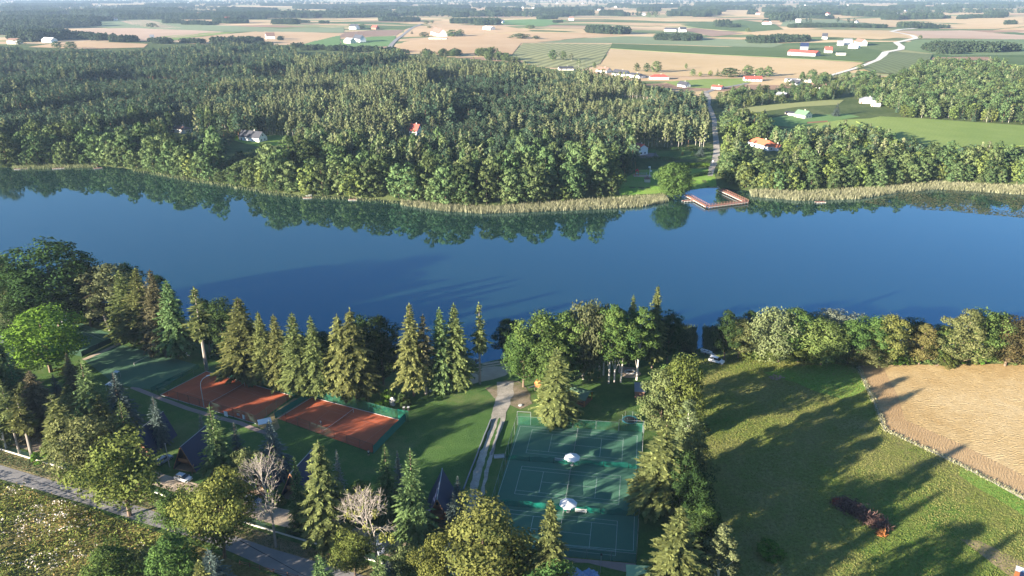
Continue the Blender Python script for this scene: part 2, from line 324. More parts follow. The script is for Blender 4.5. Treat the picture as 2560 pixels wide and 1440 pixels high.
# ------------------------------------------------------------------ ground, water, haze
M['ground'] = ground_mat('woodland_ground', [(0.045, 0.07, 0.022), (0.08, 0.11, 0.035), (0.13, 0.15, 0.06)], (0.02, 0.2, 1.5), 0.6, bdist=0.4)
def field_mat():
    """open farmland: strips of stubble, corn, beet and plough in a patchwork of long plots"""
    m, nt, b = new_mat('farmland'); N = nt.nodes.new; L = nt.links.new
    g = N('ShaderNodeNewGeometry')
    nz = N('ShaderNodeTexNoise'); nz.inputs['Scale'].default_value = 0.0012; nz.inputs['Detail'].default_value = 2; L(g.outputs['Position'], nz.inputs['Vector'])
    sub = N('ShaderNodeVectorMath'); sub.operation = 'SUBTRACT'; sub.inputs[1].default_value = (0.5, 0.5, 0.5); L(nz.outputs['Color'], sub.inputs[0])
    sc = N('ShaderNodeVectorMath'); sc.operation = 'SCALE'; sc.inputs['Scale'].default_value = 500; L(sub.outputs[0], sc.inputs[0])
    ad = N('ShaderNodeVectorMath'); L(g.outputs['Position'], ad.inputs[0]); L(sc.outputs[0], ad.inputs[1])
    mp = N('ShaderNodeMapping'); mp.inputs['Rotation'].default_value = (0, 0, 0.45); mp.inputs['Scale'].default_value = (1/270, 1/85, 0); L(ad.outputs[0], mp.inputs[0])
    vo = N('ShaderNodeTexVoronoi'); vo.voronoi_dimensions = '2D'; vo.distance = 'CHEBYCHEV'; vo.inputs['Scale'].default_value = 1; vo.inputs['Randomness'].default_value = 0.9; L(mp.outputs[0], vo.inputs['Vector'])
    rp = N('ShaderNodeValToRGB'); rp.color_ramp.interpolation = 'CONSTANT'
    cols = [(0.0, (0.48, 0.34, 0.20)), (0.16, (0.13, 0.17, 0.08)), (0.28, (0.55, 0.41, 0.25)), (0.42, (0.20, 0.22, 0.11)), (0.5, (0.43, 0.31, 0.20)), (0.62, (0.09, 0.14, 0.06)), (0.70, (0.50, 0.37, 0.21)), (0.84, (0.30, 0.20, 0.14)), (0.92, (0.26, 0.27, 0.14))]
    while len(rp.color_ramp.elements) < len(cols): rp.color_ramp.elements.new(0.5)
    for i, (p, c) in enumerate(cols): rp.color_ramp.elements[i].position = p; rp.color_ramp.elements[i].color = (*c, 1)
    sp = N('ShaderNodeSeparateColor'); L(vo.outputs['Color'], sp.inputs[0]); L(sp.outputs[0], rp.inputs[0])
    n2 = N('ShaderNodeTexNoise'); n2.inputs['Scale'].default_value = 0.02; n2.inputs['Detail'].default_value = 6; L(g.outputs['Position'], n2.inputs['Vector'])
    hs = N('ShaderNodeHueSaturation'); mr = N('ShaderNodeMapRange'); mr.inputs[3].default_value = 0.72; mr.inputs[4].default_value = 1.28; L(n2.outputs['Fac'], mr.inputs[0])
    L(mr.outputs[0], hs.inputs['Value']); L(rp.outputs[0], hs.inputs['Color']); L(hs.outputs[0], b.inputs['Base Color'])
    b.inputs['Roughness'].default_value = 1; b.inputs['Specular IOR Level'].default_value = 0; return m
M['farmland'] = field_mat()
def grid_sheet(name, xs, ys, mats, pick=None, hole=None):
    X, Y = np.meshgrid(xs, ys); Z = hgt(X.ravel(), Y.ravel()).reshape(X.shape); ny, nx = X.shape
    V = np.stack([X.ravel(), Y.ravel(), Z.ravel()], 1)
    i = np.arange((ny-1)*(nx-1)); r, c = i//(nx-1), i % (nx-1); a = r*nx+c
    F = np.stack([a, a+1, a+nx+1, a+nx], 1)
    me = bpy.data.meshes.new(name); me.from_pydata(V.tolist(), [], F.tolist())
    for m in mats: me.materials.append(m)
    if pick is not None:
        cx = (X[:-1, :-1]+X[1:, 1:]).ravel()/2; cy = (Y[:-1, :-1]+Y[1:, 1:]).ravel()/2
        me.polygons.foreach_set('material_index', pick(cx, cy).astype(int))
    me.polygons.foreach_set('use_smooth', [True]*len(F))
    o = link(name, me); o['kind'] = 'structure'; return o
FARM_EDGE = PX([(-600,118),(0,112),(150,104),(420,104),(560,116),(740,118),(900,130),(1300,158),(1420,178),(1540,196),(1780,250),(1860,225),(2000,220),(2100,205),(2200,196),(2290,180),(2330,150),(2560,150),(3000,160)])
def pick_farm(cx, cy):
    fx = np.array([p[0] for p in FARM_EDGE]); fy = np.array([p[1] for p in FARM_EDGE]); k = np.argsort(fx)
    edge = np.interp(cx, fx[k], fy[k]); return (cy > edge)
gx_ = np.concatenate([-np.geomspace(26000, 760, 34), np.arange(-720, 721, 6.0), np.geomspace(760, 26000, 34)])
gy_ = np.concatenate([-np.geomspace(14000, 60, 8), np.arange(0, 100, 25), np.arange(100, 720, 5.0), np.arange(720, 1500, 14.0), np.geomspace(1520, 26000, 130)])
grid_sheet('ground', gx_, gy_, [M['ground'], M['farmland']], pick_farm)
def water_mat():
    m, nt, b = new_mat('lake_water'); N = nt.nodes.new; L = nt.links.new
    g = N('ShaderNodeNewGeometry')
    n1 = N('ShaderNodeTexNoise'); n1.inputs['Scale'].default_value = 0.012; n1.inputs['Detail'].default_value = 4; L(g.outputs['Position'], n1.inputs['Vector'])
    mx = N('ShaderNodeMix'); mx.data_type = 'RGBA'; mx.inputs[6].default_value = (0.009, 0.028, 0.020, 1); mx.inputs[7].default_value = (0.013, 0.035, 0.026, 1); L(n1.outputs['Fac'], mx.inputs[0]); L(mx.outputs[2], b.inputs['Base Color'])
    n4 = N('ShaderNodeTexNoise'); n4.inputs['Scale'].default_value = 0.018; n4.inputs['Detail'].default_value = 3; mp4 = N('ShaderNodeMapping'); mp4.inputs['Scale'].default_value = (0.35, 1.2, 1); mp4.inputs['Rotation'].default_value = (0, 0, 0.25); L(g.outputs['Position'], mp4.inputs[0]); L(mp4.outputs[0], n4.inputs['Vector'])
    m4 = N('ShaderNodeMapRange'); m4.inputs[1].default_value = 0.5; m4.inputs[2].default_value = 0.75; m4.inputs[3].default_value = 0.02; m4.inputs[4].default_value = 0.10; L(n4.outputs['Fac'], m4.inputs[0]); L(m4.outputs[0], b.inputs['Roughness'])
    b.inputs['IOR'].default_value = 2.3; b.inputs['Specular Tint'].default_value = (0.0, 0.55, 1.0, 1); b.inputs['Specular IOR Level'].default_value = 0.5
    n2 = N('ShaderNodeTexNoise'); n2.inputs['Scale'].default_value = 0.55; n2.inputs['Detail'].default_value = 3
    mp = N('ShaderNodeMapping'); mp.inputs['Scale'].default_value = (0.6, 1.3, 1); L(g.outputs['Position'], mp.inputs[0]); L(mp.outputs[0], n2.inputs['Vector'])
    bp = N('ShaderNodeBump'); bp.inputs['Strength'].default_value = 0.06; bp.inputs['Distance'].default_value = 0.05; L(n2.outputs['Fac'], bp.inputs['Height']); L(bp.outputs[0], b.inputs['Normal'])
    return m
M['water'] = water_mat()
wb = MB(); wb.add([(-1600, 60, WATER), (1600, 60, WATER), (1600, 760, WATER), (-1600, 760, WATER)], [(0, 1, 2, 3)])
# the lake sheet only where the basin is: cut to the outline, a little under its banks
def grow(P, d):
    out = []; n = len(P); A = [Vector(p) for p in P]; area = sum(A[i].x*A[(i+1) % n].y-A[(i+1) % n].x*A[i].y for i in range(n)); s = 1 if area > 0 else -1
    for i in range(n):
        t = (A[(i+1) % n]-A[i-1]).normalized(); out.append((A[i].x+t.y*d*s, A[i].y-t.x*d*s))
    return out
sheet('lake_water', grow(LAKE, 2.5), 0, M['water'], step=60, flat=WATER)
hz = MB(); hz.box((0, 0, 56), (52500, 54000, 130)); hzm = bpy.data.materials.new('haze_air'); hzm.use_nodes = True; hn = hzm.node_tree; hn.nodes.clear()
hv = hn.nodes.new('ShaderNodeVolumePrincipled'); ho = hn.nodes.new('ShaderNodeOutputMaterial'); hn.links.new(hv.outputs[0], ho.inputs['Volume'])
hv.inputs['Density'].default_value = HAZE_DENSITY; hv.inputs['Color'].default_value = (0.52, 0.72, 1.0, 1); hv.inputs['Anisotropy'].default_value = 0.1
tag(hz.build('haze', hzm), 'pale blue haze lying over the farmland', None, None, 'stuff')
# ------------------------------------------------------------------ near grounds
M['lawn'] = ground_mat('mown_lawn', [(0.050, 0.105, 0.028), (0.075, 0.14, 0.035), (0.135, 0.165, 0.060)], (0.05, 0.35, 2.5), 0.5, fine=0.2)
M['meadow'] = ground_mat('rough_meadow', [(0.10, 0.18, 0.030), (0.17, 0.19, 0.050), (0.24, 0.21, 0.085)], (0.028, 0.22, 1.3), 1.0, bdist=0.6, fine=0.32)
M['meadow_green'] = ground_mat('lush_grass', [(0.11, 0.24, 0.035), (0.16, 0.27, 0.05), (0.21, 0.26, 0.07)], (0.06, 0.3, 1.5), 1.0, bdist=0.5, fine=0.3)
M['stubble'] = ground_mat('golden_stubble', [(0.42, 0.28, 0.12), (0.51, 0.365, 0.175), (0.59, 0.45, 0.245)], (0.03, 0.25, 1.6), 0.35, rows=(0.5, R(97), 0.13, 14), bdist=0.3, fine=0.16)
M['stubble_head'] = ground_mat('headland_stubble', [(0.36, 0.23, 0.11), (0.46, 0.32, 0.17)], (0.03, 0.3, 1.6), 0.2, rows=(0.5, R(38), 0.08, 14), bdist=0.3, fine=0.16)
M['dry'] = ground_mat('dry_grass', [(0.16, 0.16, 0.06), (0.26, 0.21, 0.11), (0.33, 0.26, 0.16)], (0.06, 0.5, 3), 0.8, fine=0.25)
M['dirt'] = ground_mat('pale_dirt', [(0.36, 0.28, 0.20), (0.47, 0.38, 0.28), (0.54, 0.45, 0.34)], (0.06, 0.4, 3), 0.5, fine=0.15)
M['gravel'] = ground_mat('grey_gravel', [(0.25, 0.23, 0.19), (0.37, 0.335, 0.28), (0.46, 0.42, 0.36)], (0.1, 0.8, 4), 0.6, fine=0.2)
M['worn'] = ground_mat('worn_trodden_ground', [(0.10, 0.12, 0.04), (0.21, 0.17, 0.11), (0.31, 0.25, 0.18)], (0.12, 0.5, 2.5), 0.5, fine=0.25)
M['sand'] = ground_mat('beach_sand', [(0.40, 0.30, 0.20), (0.50, 0.39, 0.27)], (0.1, 0.6, 4), 0.4, fine=0.12)
M['asphalt'] = ground_mat('worn_asphalt', [(0.22, 0.21, 0.205), (0.28, 0.27, 0.26)], (0.05, 0.6, 8), 0.2, fine=0.10)
M['paving'] = ground_mat('pinkish_paving', [(0.28, 0.20, 0.17), (0.35, 0.26, 0.22)], (0.2, 1.0, 6), 0.3, fine=0.1)
M['bramble'] = ground_mat('weedy_bank', [(0.09, 0.11, 0.03), (0.16, 0.16, 0.05), (0.24, 0.19, 0.08)], (0.05, 0.3, 1.2), 1.0, bdist=0.8, fine=0.3)
Z0 = 0.0
sheet('lawn', PX([(-300,760),(-100,840),(150,815),(330,830),(520,880),(640,915),(800,935),(1000,945),(1150,925),(1290,905),(1480,880),(1660,862),(1740,900),(1760,1100),(1800,1500),(1300,1700),(600,1500),(0,1130),(-350,980)], 0), 0.03, M['lawn'], 7)
sheet('meadow', PX([(1680,872),(1755,892),(1830,878),(2000,893),(2140,905),(2150,918),(2185,1000),(2212,1078),(2350,1140),(2480,1205),(2560,1248),(2720,1325),(3100,1500),(3000,1800),(1750,1800),(1790,1500),(1745,1200),(1735,1000),(1690,900)], 0), 0.055, M['meadow'], 7)
sheet('grass_strip', PX([(2400,1165),(2480,1203),(2560,1246),(2720,1322),(2700,1345),(2560,1288),(2450,1225),(2390,1185)], 0), 0.075, M['meadow_green'], 5, jitter=0.4)
sheet('grass_patch', PX([(1900,930),(2080,905),(2145,918),(2170,975),(2100,1000),(1990,960)], 0), 0.072, M['meadow_green'], 5, jitter=1.2)
sheet('stubble_field', PX([(2143,914),(2400,911),(2700,908),(3100,905),(3300,1100),(3100,1490),(2720,1322),(2560,1246),(2480,1203),(2350,1138),(2212,1076),(2185,1000)], 0), 0.07, M['stubble'], 7)
sheet('field_headland', PX([(2150,914),(2205,914),(2245,990),(2262,1050),(2400,1110),(2560,1190),(2780,1290),(2720,1320),(2560,1244),(2480,1201),(2350,1136),(2213,1074),(2187,1000)], 0), 0.078, M['stubble_head'], 5)
sheet('field_border', ribbon(PX([(2143,914),(2165,962),(2190,1015),(2213,1076),(2280,1107),(2350,1139),(2420,1173),(2480,1204),(2560,1247),(2720,1324)], 0), [0.4,0.5,0.5,0.45,0.5,0.45,0.6,0.8,1.0,1.0]), 0.10, mat('dry_border_stalks', (0.46, 0.40, 0.31), 0.95, var=0.45, scale=1.2), 2.2, jitter=0.12)
sheet('bare_patch', PX([(2400,1345),(2450,1350),(2530,1395),(2620,1445),(2600,1480),(2480,1415)], 0), 0.074, M['dry'], 4, jitter=0.6)
sheet('weed_bank', PX([(-500,1160),(0,1206),(210,1268),(390,1330),(520,1375),(640,1425),(760,1470),(800,1600),(300,1800),(-400,1700)], 0), 0.05, M['bramble'], 6)
sheet('verge', PX([(-400,1020),(0,1125),(180,1180),(300,1215),(420,1250),(560,1300),(700,1345),(860,1395),(1010,1440),(1100,1490),(1000,1540),(877,1432),(675,1372),(600,1346),(400,1284),(232,1232),(0,1164),(-400,1075)], 0), 0.06, M['dry'], 5)
sheet('road', PX([(-400,1070),(0,1163),(110,1196),(232,1231),(400,1284),(600,1345),(675,1371),(877,1430),(1100,1500),(1050,1600),(690,1433),(640,1408),(525,1358),(387,1317),(212,1260),(100,1226),(0,1198),(-400,1115)], 0), 0.085, M['asphalt'], 6)
for k, (a, b) in enumerate([((600,1352),(880,1500)), ((60,1195),(330,1278))]):
    sheet('road_crack', ribbon(PX([a, ((a[0]+b[0])/2, (a[1]+b[1])/2+3), b], 0), 0.14), 0.092, M['black'], 4, jitter=0.04)
sheet('dirt_lane', ribbon(PX([(-300,1005),(0,1078),(100,1112),(250,1160),(370,1192),(480,1225),(620,1270),(760,1307),(900,1346),(1050,1388),(1150,1415),(1230,1440)], 0), [6,6.5,5.5,4.8,4.5,4.6,4.8,5,5,5,5.5,6]), 0.07, M['dirt'], 4, jitter=0.25)
sheet('gravel_drive', ribbon(PX([(1262,955),(1262,990),(1252,1020),(1243,1060),(1222,1120),(1203,1180),(1192,1230),(1185,1290),(1165,1350),(1120,1400)], 0), [5,4.6,4.0,3.4,3.2,3.3,3.6,4.2,5,6]), 0.085, M['gravel'], 2, jitter=0.3)
sheet('worn_ground', PX([(1215,968),(1262,950),(1300,955),(1325,985),(1335,1012),(1300,1022),(1262,1012),(1238,992)], 0), 0.07, M['worn'], 2.5, jitter=0.7)
sheet('drive_grass', ribbon(PX([(1250,1045),(1228,1110),(1210,1170),(1198,1230)], 0), [0.5,0.8,0.6,0.9]), 0.10, M['lawn'], 1.2, jitter=0.15)
sheet('beach_path', PX([(1120,958),(1165,935),(1185,915),(1230,906),(1268,903),(1290,915),(1265,940),(1200,955),(1140,970)], 0), 0.06, M['sand'], 3, jitter=0.3)
sheet('beach', ribbon([G(u, v, -1.9) for u, v in [(1170,912),(1200,908),(1240,902),(1275,892)]], 5), 0.05, M['sand'], 2, jitter=0.2)
sheet('play_sand', PX([(1548,915),(1590,920),(1603,935),(1590,946),(1560,944),(1545,930)], 0), 0.07, M['sand'], 2)
# ------------------------------------------------------------------ farmland plots traced on the ground
def plot(name, pts, cols, off=0.35, **k):
    key = str(cols)+str(k.get('rows'))
    if key not in M: M[key] = ground_mat(name+'_ground', cols, (0.006, 0.05, 0.5), 0.0, rows=k.get('rows'), fine=0.08)
    return sheet(name, PX(pts), off, M[key], k.get('step', 28), wall=k.get('wall', 0))
WHEAT = [(0.46, 0.33, 0.17), (0.54, 0.40, 0.23)]; WHEAT2 = [(0.44, 0.29, 0.16), (0.52, 0.37, 0.22)]; PINK = [(0.42, 0.29, 0.20), (0.48, 0.35, 0.25)]
CORN = [(0.075, 0.115, 0.035), (0.105, 0.15, 0.05)]; GRASSF = [(0.10, 0.19, 0.06), (0.14, 0.23, 0.08)]; PALE = [(0.24, 0.25, 0.12), (0.30, 0.30, 0.14)]; GREY = [(0.17, 0.21, 0.11), (0.21, 0.25, 0.14)]; SOIL = [(0.26, 0.17, 0.12), (0.32, 0.22, 0.16)]; LIME = [(0.17, 0.24, 0.06), (0.25, 0.31, 0.09)]
plot('hay_field', [(1280,139),(1308,108),(1530,111),(1500,160),(1458,174),(1350,168),(1318,160)], PALE, rows=(0.02, R(20), 0.35, 2.0))
plot('wheat_field', [(1530,123),(1700,134),(2060,152),(2158,158),(2080,192),(1950,193),(1700,191),(1470,180),(1503,160)], WHEAT)
plot('corn_field', [(1530,109),(1700,114),(1950,120),(2120,124),(2160,120),(2210,128),(2195,148),(2160,156),(2060,150),(1900,142),(1700,132),(1525,121)], CORN, off=.5, wall=1)
plot('green_field', [(1340,107),(1440,97),(1560,91),(1700,92),(1850,99),(1960,110),(1930,119),(1700,112),(1530,108)], GREY)
plot('golden_field', [(985,122),(1010,105),(1090,90),(1200,86),(1330,84),(1480,82),(1570,86),(1440,96),(1335,106),(1303,108),(1280,137),(1200,136),(1090,132),(1000,124)], WHEAT2)
plot('grass_field', [(850,100),(930,92),(990,90),(985,102),(970,116),(860,118)], GRASSF)
plot('ploughed_field', [(850,82),(930,76),(1012,74),(990,89),(850,94)], SOIL, rows=(0.015, R(70), 0.4, 1.0))
plot('corn_field', [(870,62),(1040,65),(1010,75),(930,72),(880,70)], CORN, off=.5, wall=1)
plot('wheat_field', [(1880,73),(2060,74),(2225,78),(2270,92),(2200,99),(2060,92),(1900,96),(1880,85)], WHEAT)
plot('wheat_field', [(2245,77),(2400,76),(2560,80),(2800,84),(2800,100),(2560,99),(2300,95),(2285,85)], PINK)
plot('green_field', [(2290,100),(2560,98),(2800,104),(2800,140),(2560,138),(2380,140),(2260,125),(2262,108)], [(0.13, 0.19, 0.08), (0.17, 0.22, 0.10)])
plot('corn_field', [(2230,130),(2330,138),(2320,160),(2290,190),(2180,183),(2150,172),(2200,152)], [(0.12, 0.15, 0.065), (0.16, 0.19, 0.085)], off=1.2, rows=(0.03, R(10), 0.25, 1.0))
plot('corn_field', [(2470,142),(2800,150),(2800,175),(2560,165),(2500,160)], CORN, off=.5, wall=1)
plot('corn_field', [(2140,305),(2200,293),(2300,298),(2560,316),(2900,330),(2900,385),(2560,366),(2300,374),(2240,352),(2180,325)], LIME, off=.8, wall=1, step=10, rows=(0.10, R(-6), 0.25, 1.5))
plot('grass_field', [(1960,322),(2100,300),(2180,296),(2180,325),(2110,330),(2060,345),(1980,345)], LIME, off=0.12, step=10)
plot('strip_field', [(1832,272),(1930,262),(2060,251),(2110,250),(2095,262),(1990,268),(1900,280),(1840,284)], [(0.22, 0.24, 0.09), (0.28, 0.29, 0.12)], off=0.15, step=10)
plot('garden_lawn', [(1660,205),(1760,198),(1860,196),(1880,205),(1800,222),(1700,218)], LIME, off=0.2, step=12)
plot('garden_lawn', [(1905,300),(1960,290),(2120,285),(2150,292),(2080,303),(1980,318),(1920,312)], GRASSF, off=0.15, step=10)
plot('wheat_field', [(70,118),(170,104),(300,107),(370,110),(360,119),(200,123)], WHEAT2)
plot('wheat_field', [(150,80),(230,72),(340,70),(560,80),(470,92),(370,102),(300,98),(200,88)], PINK)
plot('pasture', [(400,92),(520,82),(600,80),(480,94),(420,104),(370,103)], LIME)
plot('green_field', [(200,66),(260,46),(400,42),(470,60),(700,72),(860,68),(860,82),(700,80),(560,80),(330,70)], GREY)
plot('wheat_field', [(470,97),(560,86),(640,79),(750,80),(868,84),(830,95),(740,113),(650,112),(520,108)], WHEAT2)
plot('wheat_field', [(300,53),(360,50),(460,70),(400,72),(330,62)], PINK)
plot('grass_field', [(740,118),(800,95),(850,88),(850,118)], GRASSF)
plot('grass_field', [(1210,52),(1330,48),(1420,50),(1360,66),(1250,62)], GRASSF)
plot('corn_field', [(1700,62),(1850,50),(1940,62),(1960,74),(1880,80),(1760,72)], CORN, off=.5, wall=1)
plot('ploughed_field', [(1700,74),(1740,70),(1860,84),(1780,92)], SOIL)
plot('wheat_field', [(1700,30),(1900,22),(2100,24),(2250,38),(2100,46),(1900,44)], WHEAT)
plot('wheat_field', [(2100,48),(2300,40),(2560,44),(2560,66),(2400,70),(2200,64)], WHEAT)
plot('grass_field', [(1960,52),(2100,50),(2200,66),(2080,72),(1950,66)], GREY)
plot('wheat_field', [(1010,72),(1100,60),(1260,66),(1330,78),(1200,84),(1090,88),(1010,90)], WHEAT2)
# far lanes
gr = [(2075,190),(2110,180),(2140,171),(2172,160),(2196,150),(2207,140),(2214,131),(2252,124),(2254,117),(2240,107),(2262,102),(2292,96),(2280,89),(2250,83),(2228,79),(2250,74),(2290,71)]
sheet('gravel_road', ribbon(PX(gr), [6,6,7,8,9,11,12,12,12,12,12,14,12,12,12,14,14]), 0.7, mat('white_gravel', (0.62, 0.58, 0.50), 0.9, var=0.1, scale=0.1), 20)
sheet('asphalt_road', ribbon(PX([(970,125),(980,110),(992,98),(1012,84),(1030,70),(1055,60)]), 9), 0.7, M['asphalt'], 20)
sheet('lane', ribbon(PX([(1762,228),(1772,245),(1770,262),(1778,278),(1786,300),(1787,325),(1790,350),(1792,380),(1789,402),(1780,418),(1775,440)]), [6,5,4.5,4.2,4.0,4.0,4.2,4.6,5,4,3]), 0.12, M['gravel'], 4)
sheet('village_road', ribbon(PX([(1762,232),(1790,222),(1830,216),(1870,208)]), 6), 0.25, M['asphalt'], 6)
sheet('garden', PX([(1590,372),(1775,378),(1782,398),(1590,400)]), 0.10, M['lawn'], 6)
sheet('garden_yard', PX([(1592,380),(1640,384),(1650,394),(1600,396)]), 0.16, mat('block_paving', (0.22, 0.17, 0.16), 0.9), 5)
sheet('park_lawn', PX([(1535,460),(1600,425),(1700,422),(1782,422),(1792,470),(1725,474),(1640,484),(1550,488)]), 0.10, M['meadow_green'], 5)
sheet('bathing_beach', [at(u, v)[:2] for u, v in [(1712,476),(1745,470),(1792,463),(1800,470),(1780,479),(1750,482),(1722,487)]], 0.08, M['sand'], 3)
sheet('house_lawn', PX([(580,350),(640,366),(720,362),(760,345),(700,338),(640,340),(590,340)]), 0.12, M['meadow_green'], 6)
# ------------------------------------------------------------------ tree shapes
def cards(C, Nn, S, asp, tint, rg, tri=False):
    """leaf clumps as small rhombs: centre, facing, half length, aspect"""
    n = len(C); N_ = Nn/np.maximum(np.linalg.norm(Nn, axis=1, keepdims=True), 1e-6)
    r = rg.normal(size=(n, 3)); U = np.cross(N_, r); U /= np.maximum(np.linalg.norm(U, axis=1, keepdims=True), 1e-6); W = np.cross(N_, U)
    a = S[:, None]; b = (S*asp)[:, None]
    if tri:
        V = np.stack([C+U*a, C-U*a*0.6+W*b, C-U*a*0.6-W*b], 1).reshape(-1, 3); F = np.arange(n*3).reshape(-1, 3)
    else:
        V = np.stack([C+U*a, C+W*b, C-U*a, C-W*b], 1).reshape(-1, 3); F = np.arange(n*4).reshape(-1, 4)
    return V, F, tint
def along_cards(C, D, Nn, S, asp, tint, rg):               # cards laid along a given direction D
    D = D/np.maximum(np.linalg.norm(D, axis=1, keepdims=True), 1e-6); W = np.cross(Nn, D); W /= np.maximum(np.linalg.norm(W, axis=1, keepdims=True), 1e-6)
    a = S[:, None]; b = (S*asp)[:, None]; V = np.stack([C+D*a, C+W*b, C-D*a, C-W*b], 1).reshape(-1, 3)
    return V, np.arange(len(C)*4).reshape(-1, 4), tint
def cat_parts(parts):
    V, F, T = [], [], []; k = 0
    for v, f, t in parts:
        V.append(v); F += (f+k).tolist(); T.append(t); k += len(v)
    return np.concatenate(V), F, np.concatenate(T)
def leaf_mesh(name, parts, mat_):
    V, F, T = cat_parts(parts); me = bpy.data.meshes.new(name); me.from_pydata(V.tolist(), [], F); me.materials.append(mat_)
    a = me.attributes.new('tint', 'FLOAT', 'FACE'); a.data.foreach_set('value', np.clip(T, 0, 1).astype(np.float32)); return me
def spruce(h, r, seed, clear=0.06, whorls=26, per=7, st=7, hang=0.5, size=0.55, gaps=0.1, power=0.85, up=0.25):
    g = np.random.default_rng(seed); C, D, Nn, S, T = [], [], [], [], []
    lob = g.uniform(0.8, 1.15, 12)
    for w in range(whorls):
        t = clear+(0.985-clear)*((w+g.uniform(-.3, .3))/whorls); t = min(max(t, clear), 0.985)
        Lr = r*min(1, (1-t)*1.25+0.02)**power*min(1, 0.55+(t-clear)*4)
        n = max(3, int(per*(0.55+0.6*(1-t))))
        for j in range(n):
            if g.random() < gaps: continue
            az = 2*PI*(j+g.uniform(-.35, .35))/n+w*1.3; ln = Lr*g.uniform(0.72, 1.18)*lob[int(az/(2*PI)*12) % 12]
            sl = up*(t*2-0.9)-0.12; m = max(2, int(st*ln/r+1.5))
            for q in range(m):
                f = (q+0.6+g.uniform(-.2, .2))/m; z = t*h+ln*f*sl*1.1-0.30*ln*f*f*(1-t)+0.12*ln*max(0, f-.7)
                p = np.array([math.cos(az)*ln*f, math.sin(az)*ln*f, z]); side = np.array([-math.sin(az), math.cos(az), 0])
                sz = size*(0.65+0.55*(1-t))*g.uniform(0.75, 1.25)
                for e in ((0,) if q == m-1 else (-1, 1)):
                    C.append(p+side*e*sz*0.55*(1.15-f)); D.append(np.array([math.cos(az), math.sin(az), sl-0.35*f*(1-t)])+side*e*0.9)
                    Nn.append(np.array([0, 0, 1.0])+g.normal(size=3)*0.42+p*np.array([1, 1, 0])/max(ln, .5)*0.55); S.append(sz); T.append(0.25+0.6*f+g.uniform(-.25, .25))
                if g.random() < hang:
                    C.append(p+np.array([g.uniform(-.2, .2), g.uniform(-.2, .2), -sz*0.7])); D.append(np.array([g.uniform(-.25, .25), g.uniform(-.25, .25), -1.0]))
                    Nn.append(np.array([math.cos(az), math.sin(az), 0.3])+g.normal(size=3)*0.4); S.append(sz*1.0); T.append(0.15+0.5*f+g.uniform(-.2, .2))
    for q in range(5):
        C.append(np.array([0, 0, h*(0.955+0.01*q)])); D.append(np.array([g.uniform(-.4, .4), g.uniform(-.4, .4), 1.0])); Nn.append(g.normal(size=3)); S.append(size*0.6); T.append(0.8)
    C, D, Nn, S, T = map(np.array, (C, D, Nn, S, T))
    return [along_cards(C, D, Nn, S, 0.42, T, g)]
def trunk_mb(h, r0, r1, bend=0.0, seed=0, limbs=(), n=7):
    g = random.Random(seed); mb = MB(); k = 5; P = [Vector((math.sin(i/k*2.2)*bend*h, math.sin(i/k*3+seed)*bend*0.5*h, h*i/k)) for i in range(k+1)]
    mb.tube((0, 0, -0.4), P[0], r0*1.5, r0*1.15, n, cap=False)
    for i in range(k): mb.tube(P[i], P[i+1], r0+(r1-r0)*i/k, r0+(r1-r0)*(i+1)/k, n, cap=False)
    for (t, az, ln, upv, rr) in limbs:
        i = min(int(t*k), k-1); p = P[i].lerp(P[i+1], t*k-i); e = p+Vector((math.cos(az)*ln, math.sin(az)*ln, ln*upv)); mid = p.lerp(e, .5)+Vector((0, 0, -ln*0.08)); mb.tube(p, mid, rr, rr*.7, 5, cap=False); mb.tube(mid, e, rr*.7, rr*.25, 5, cap=False)
    return mb
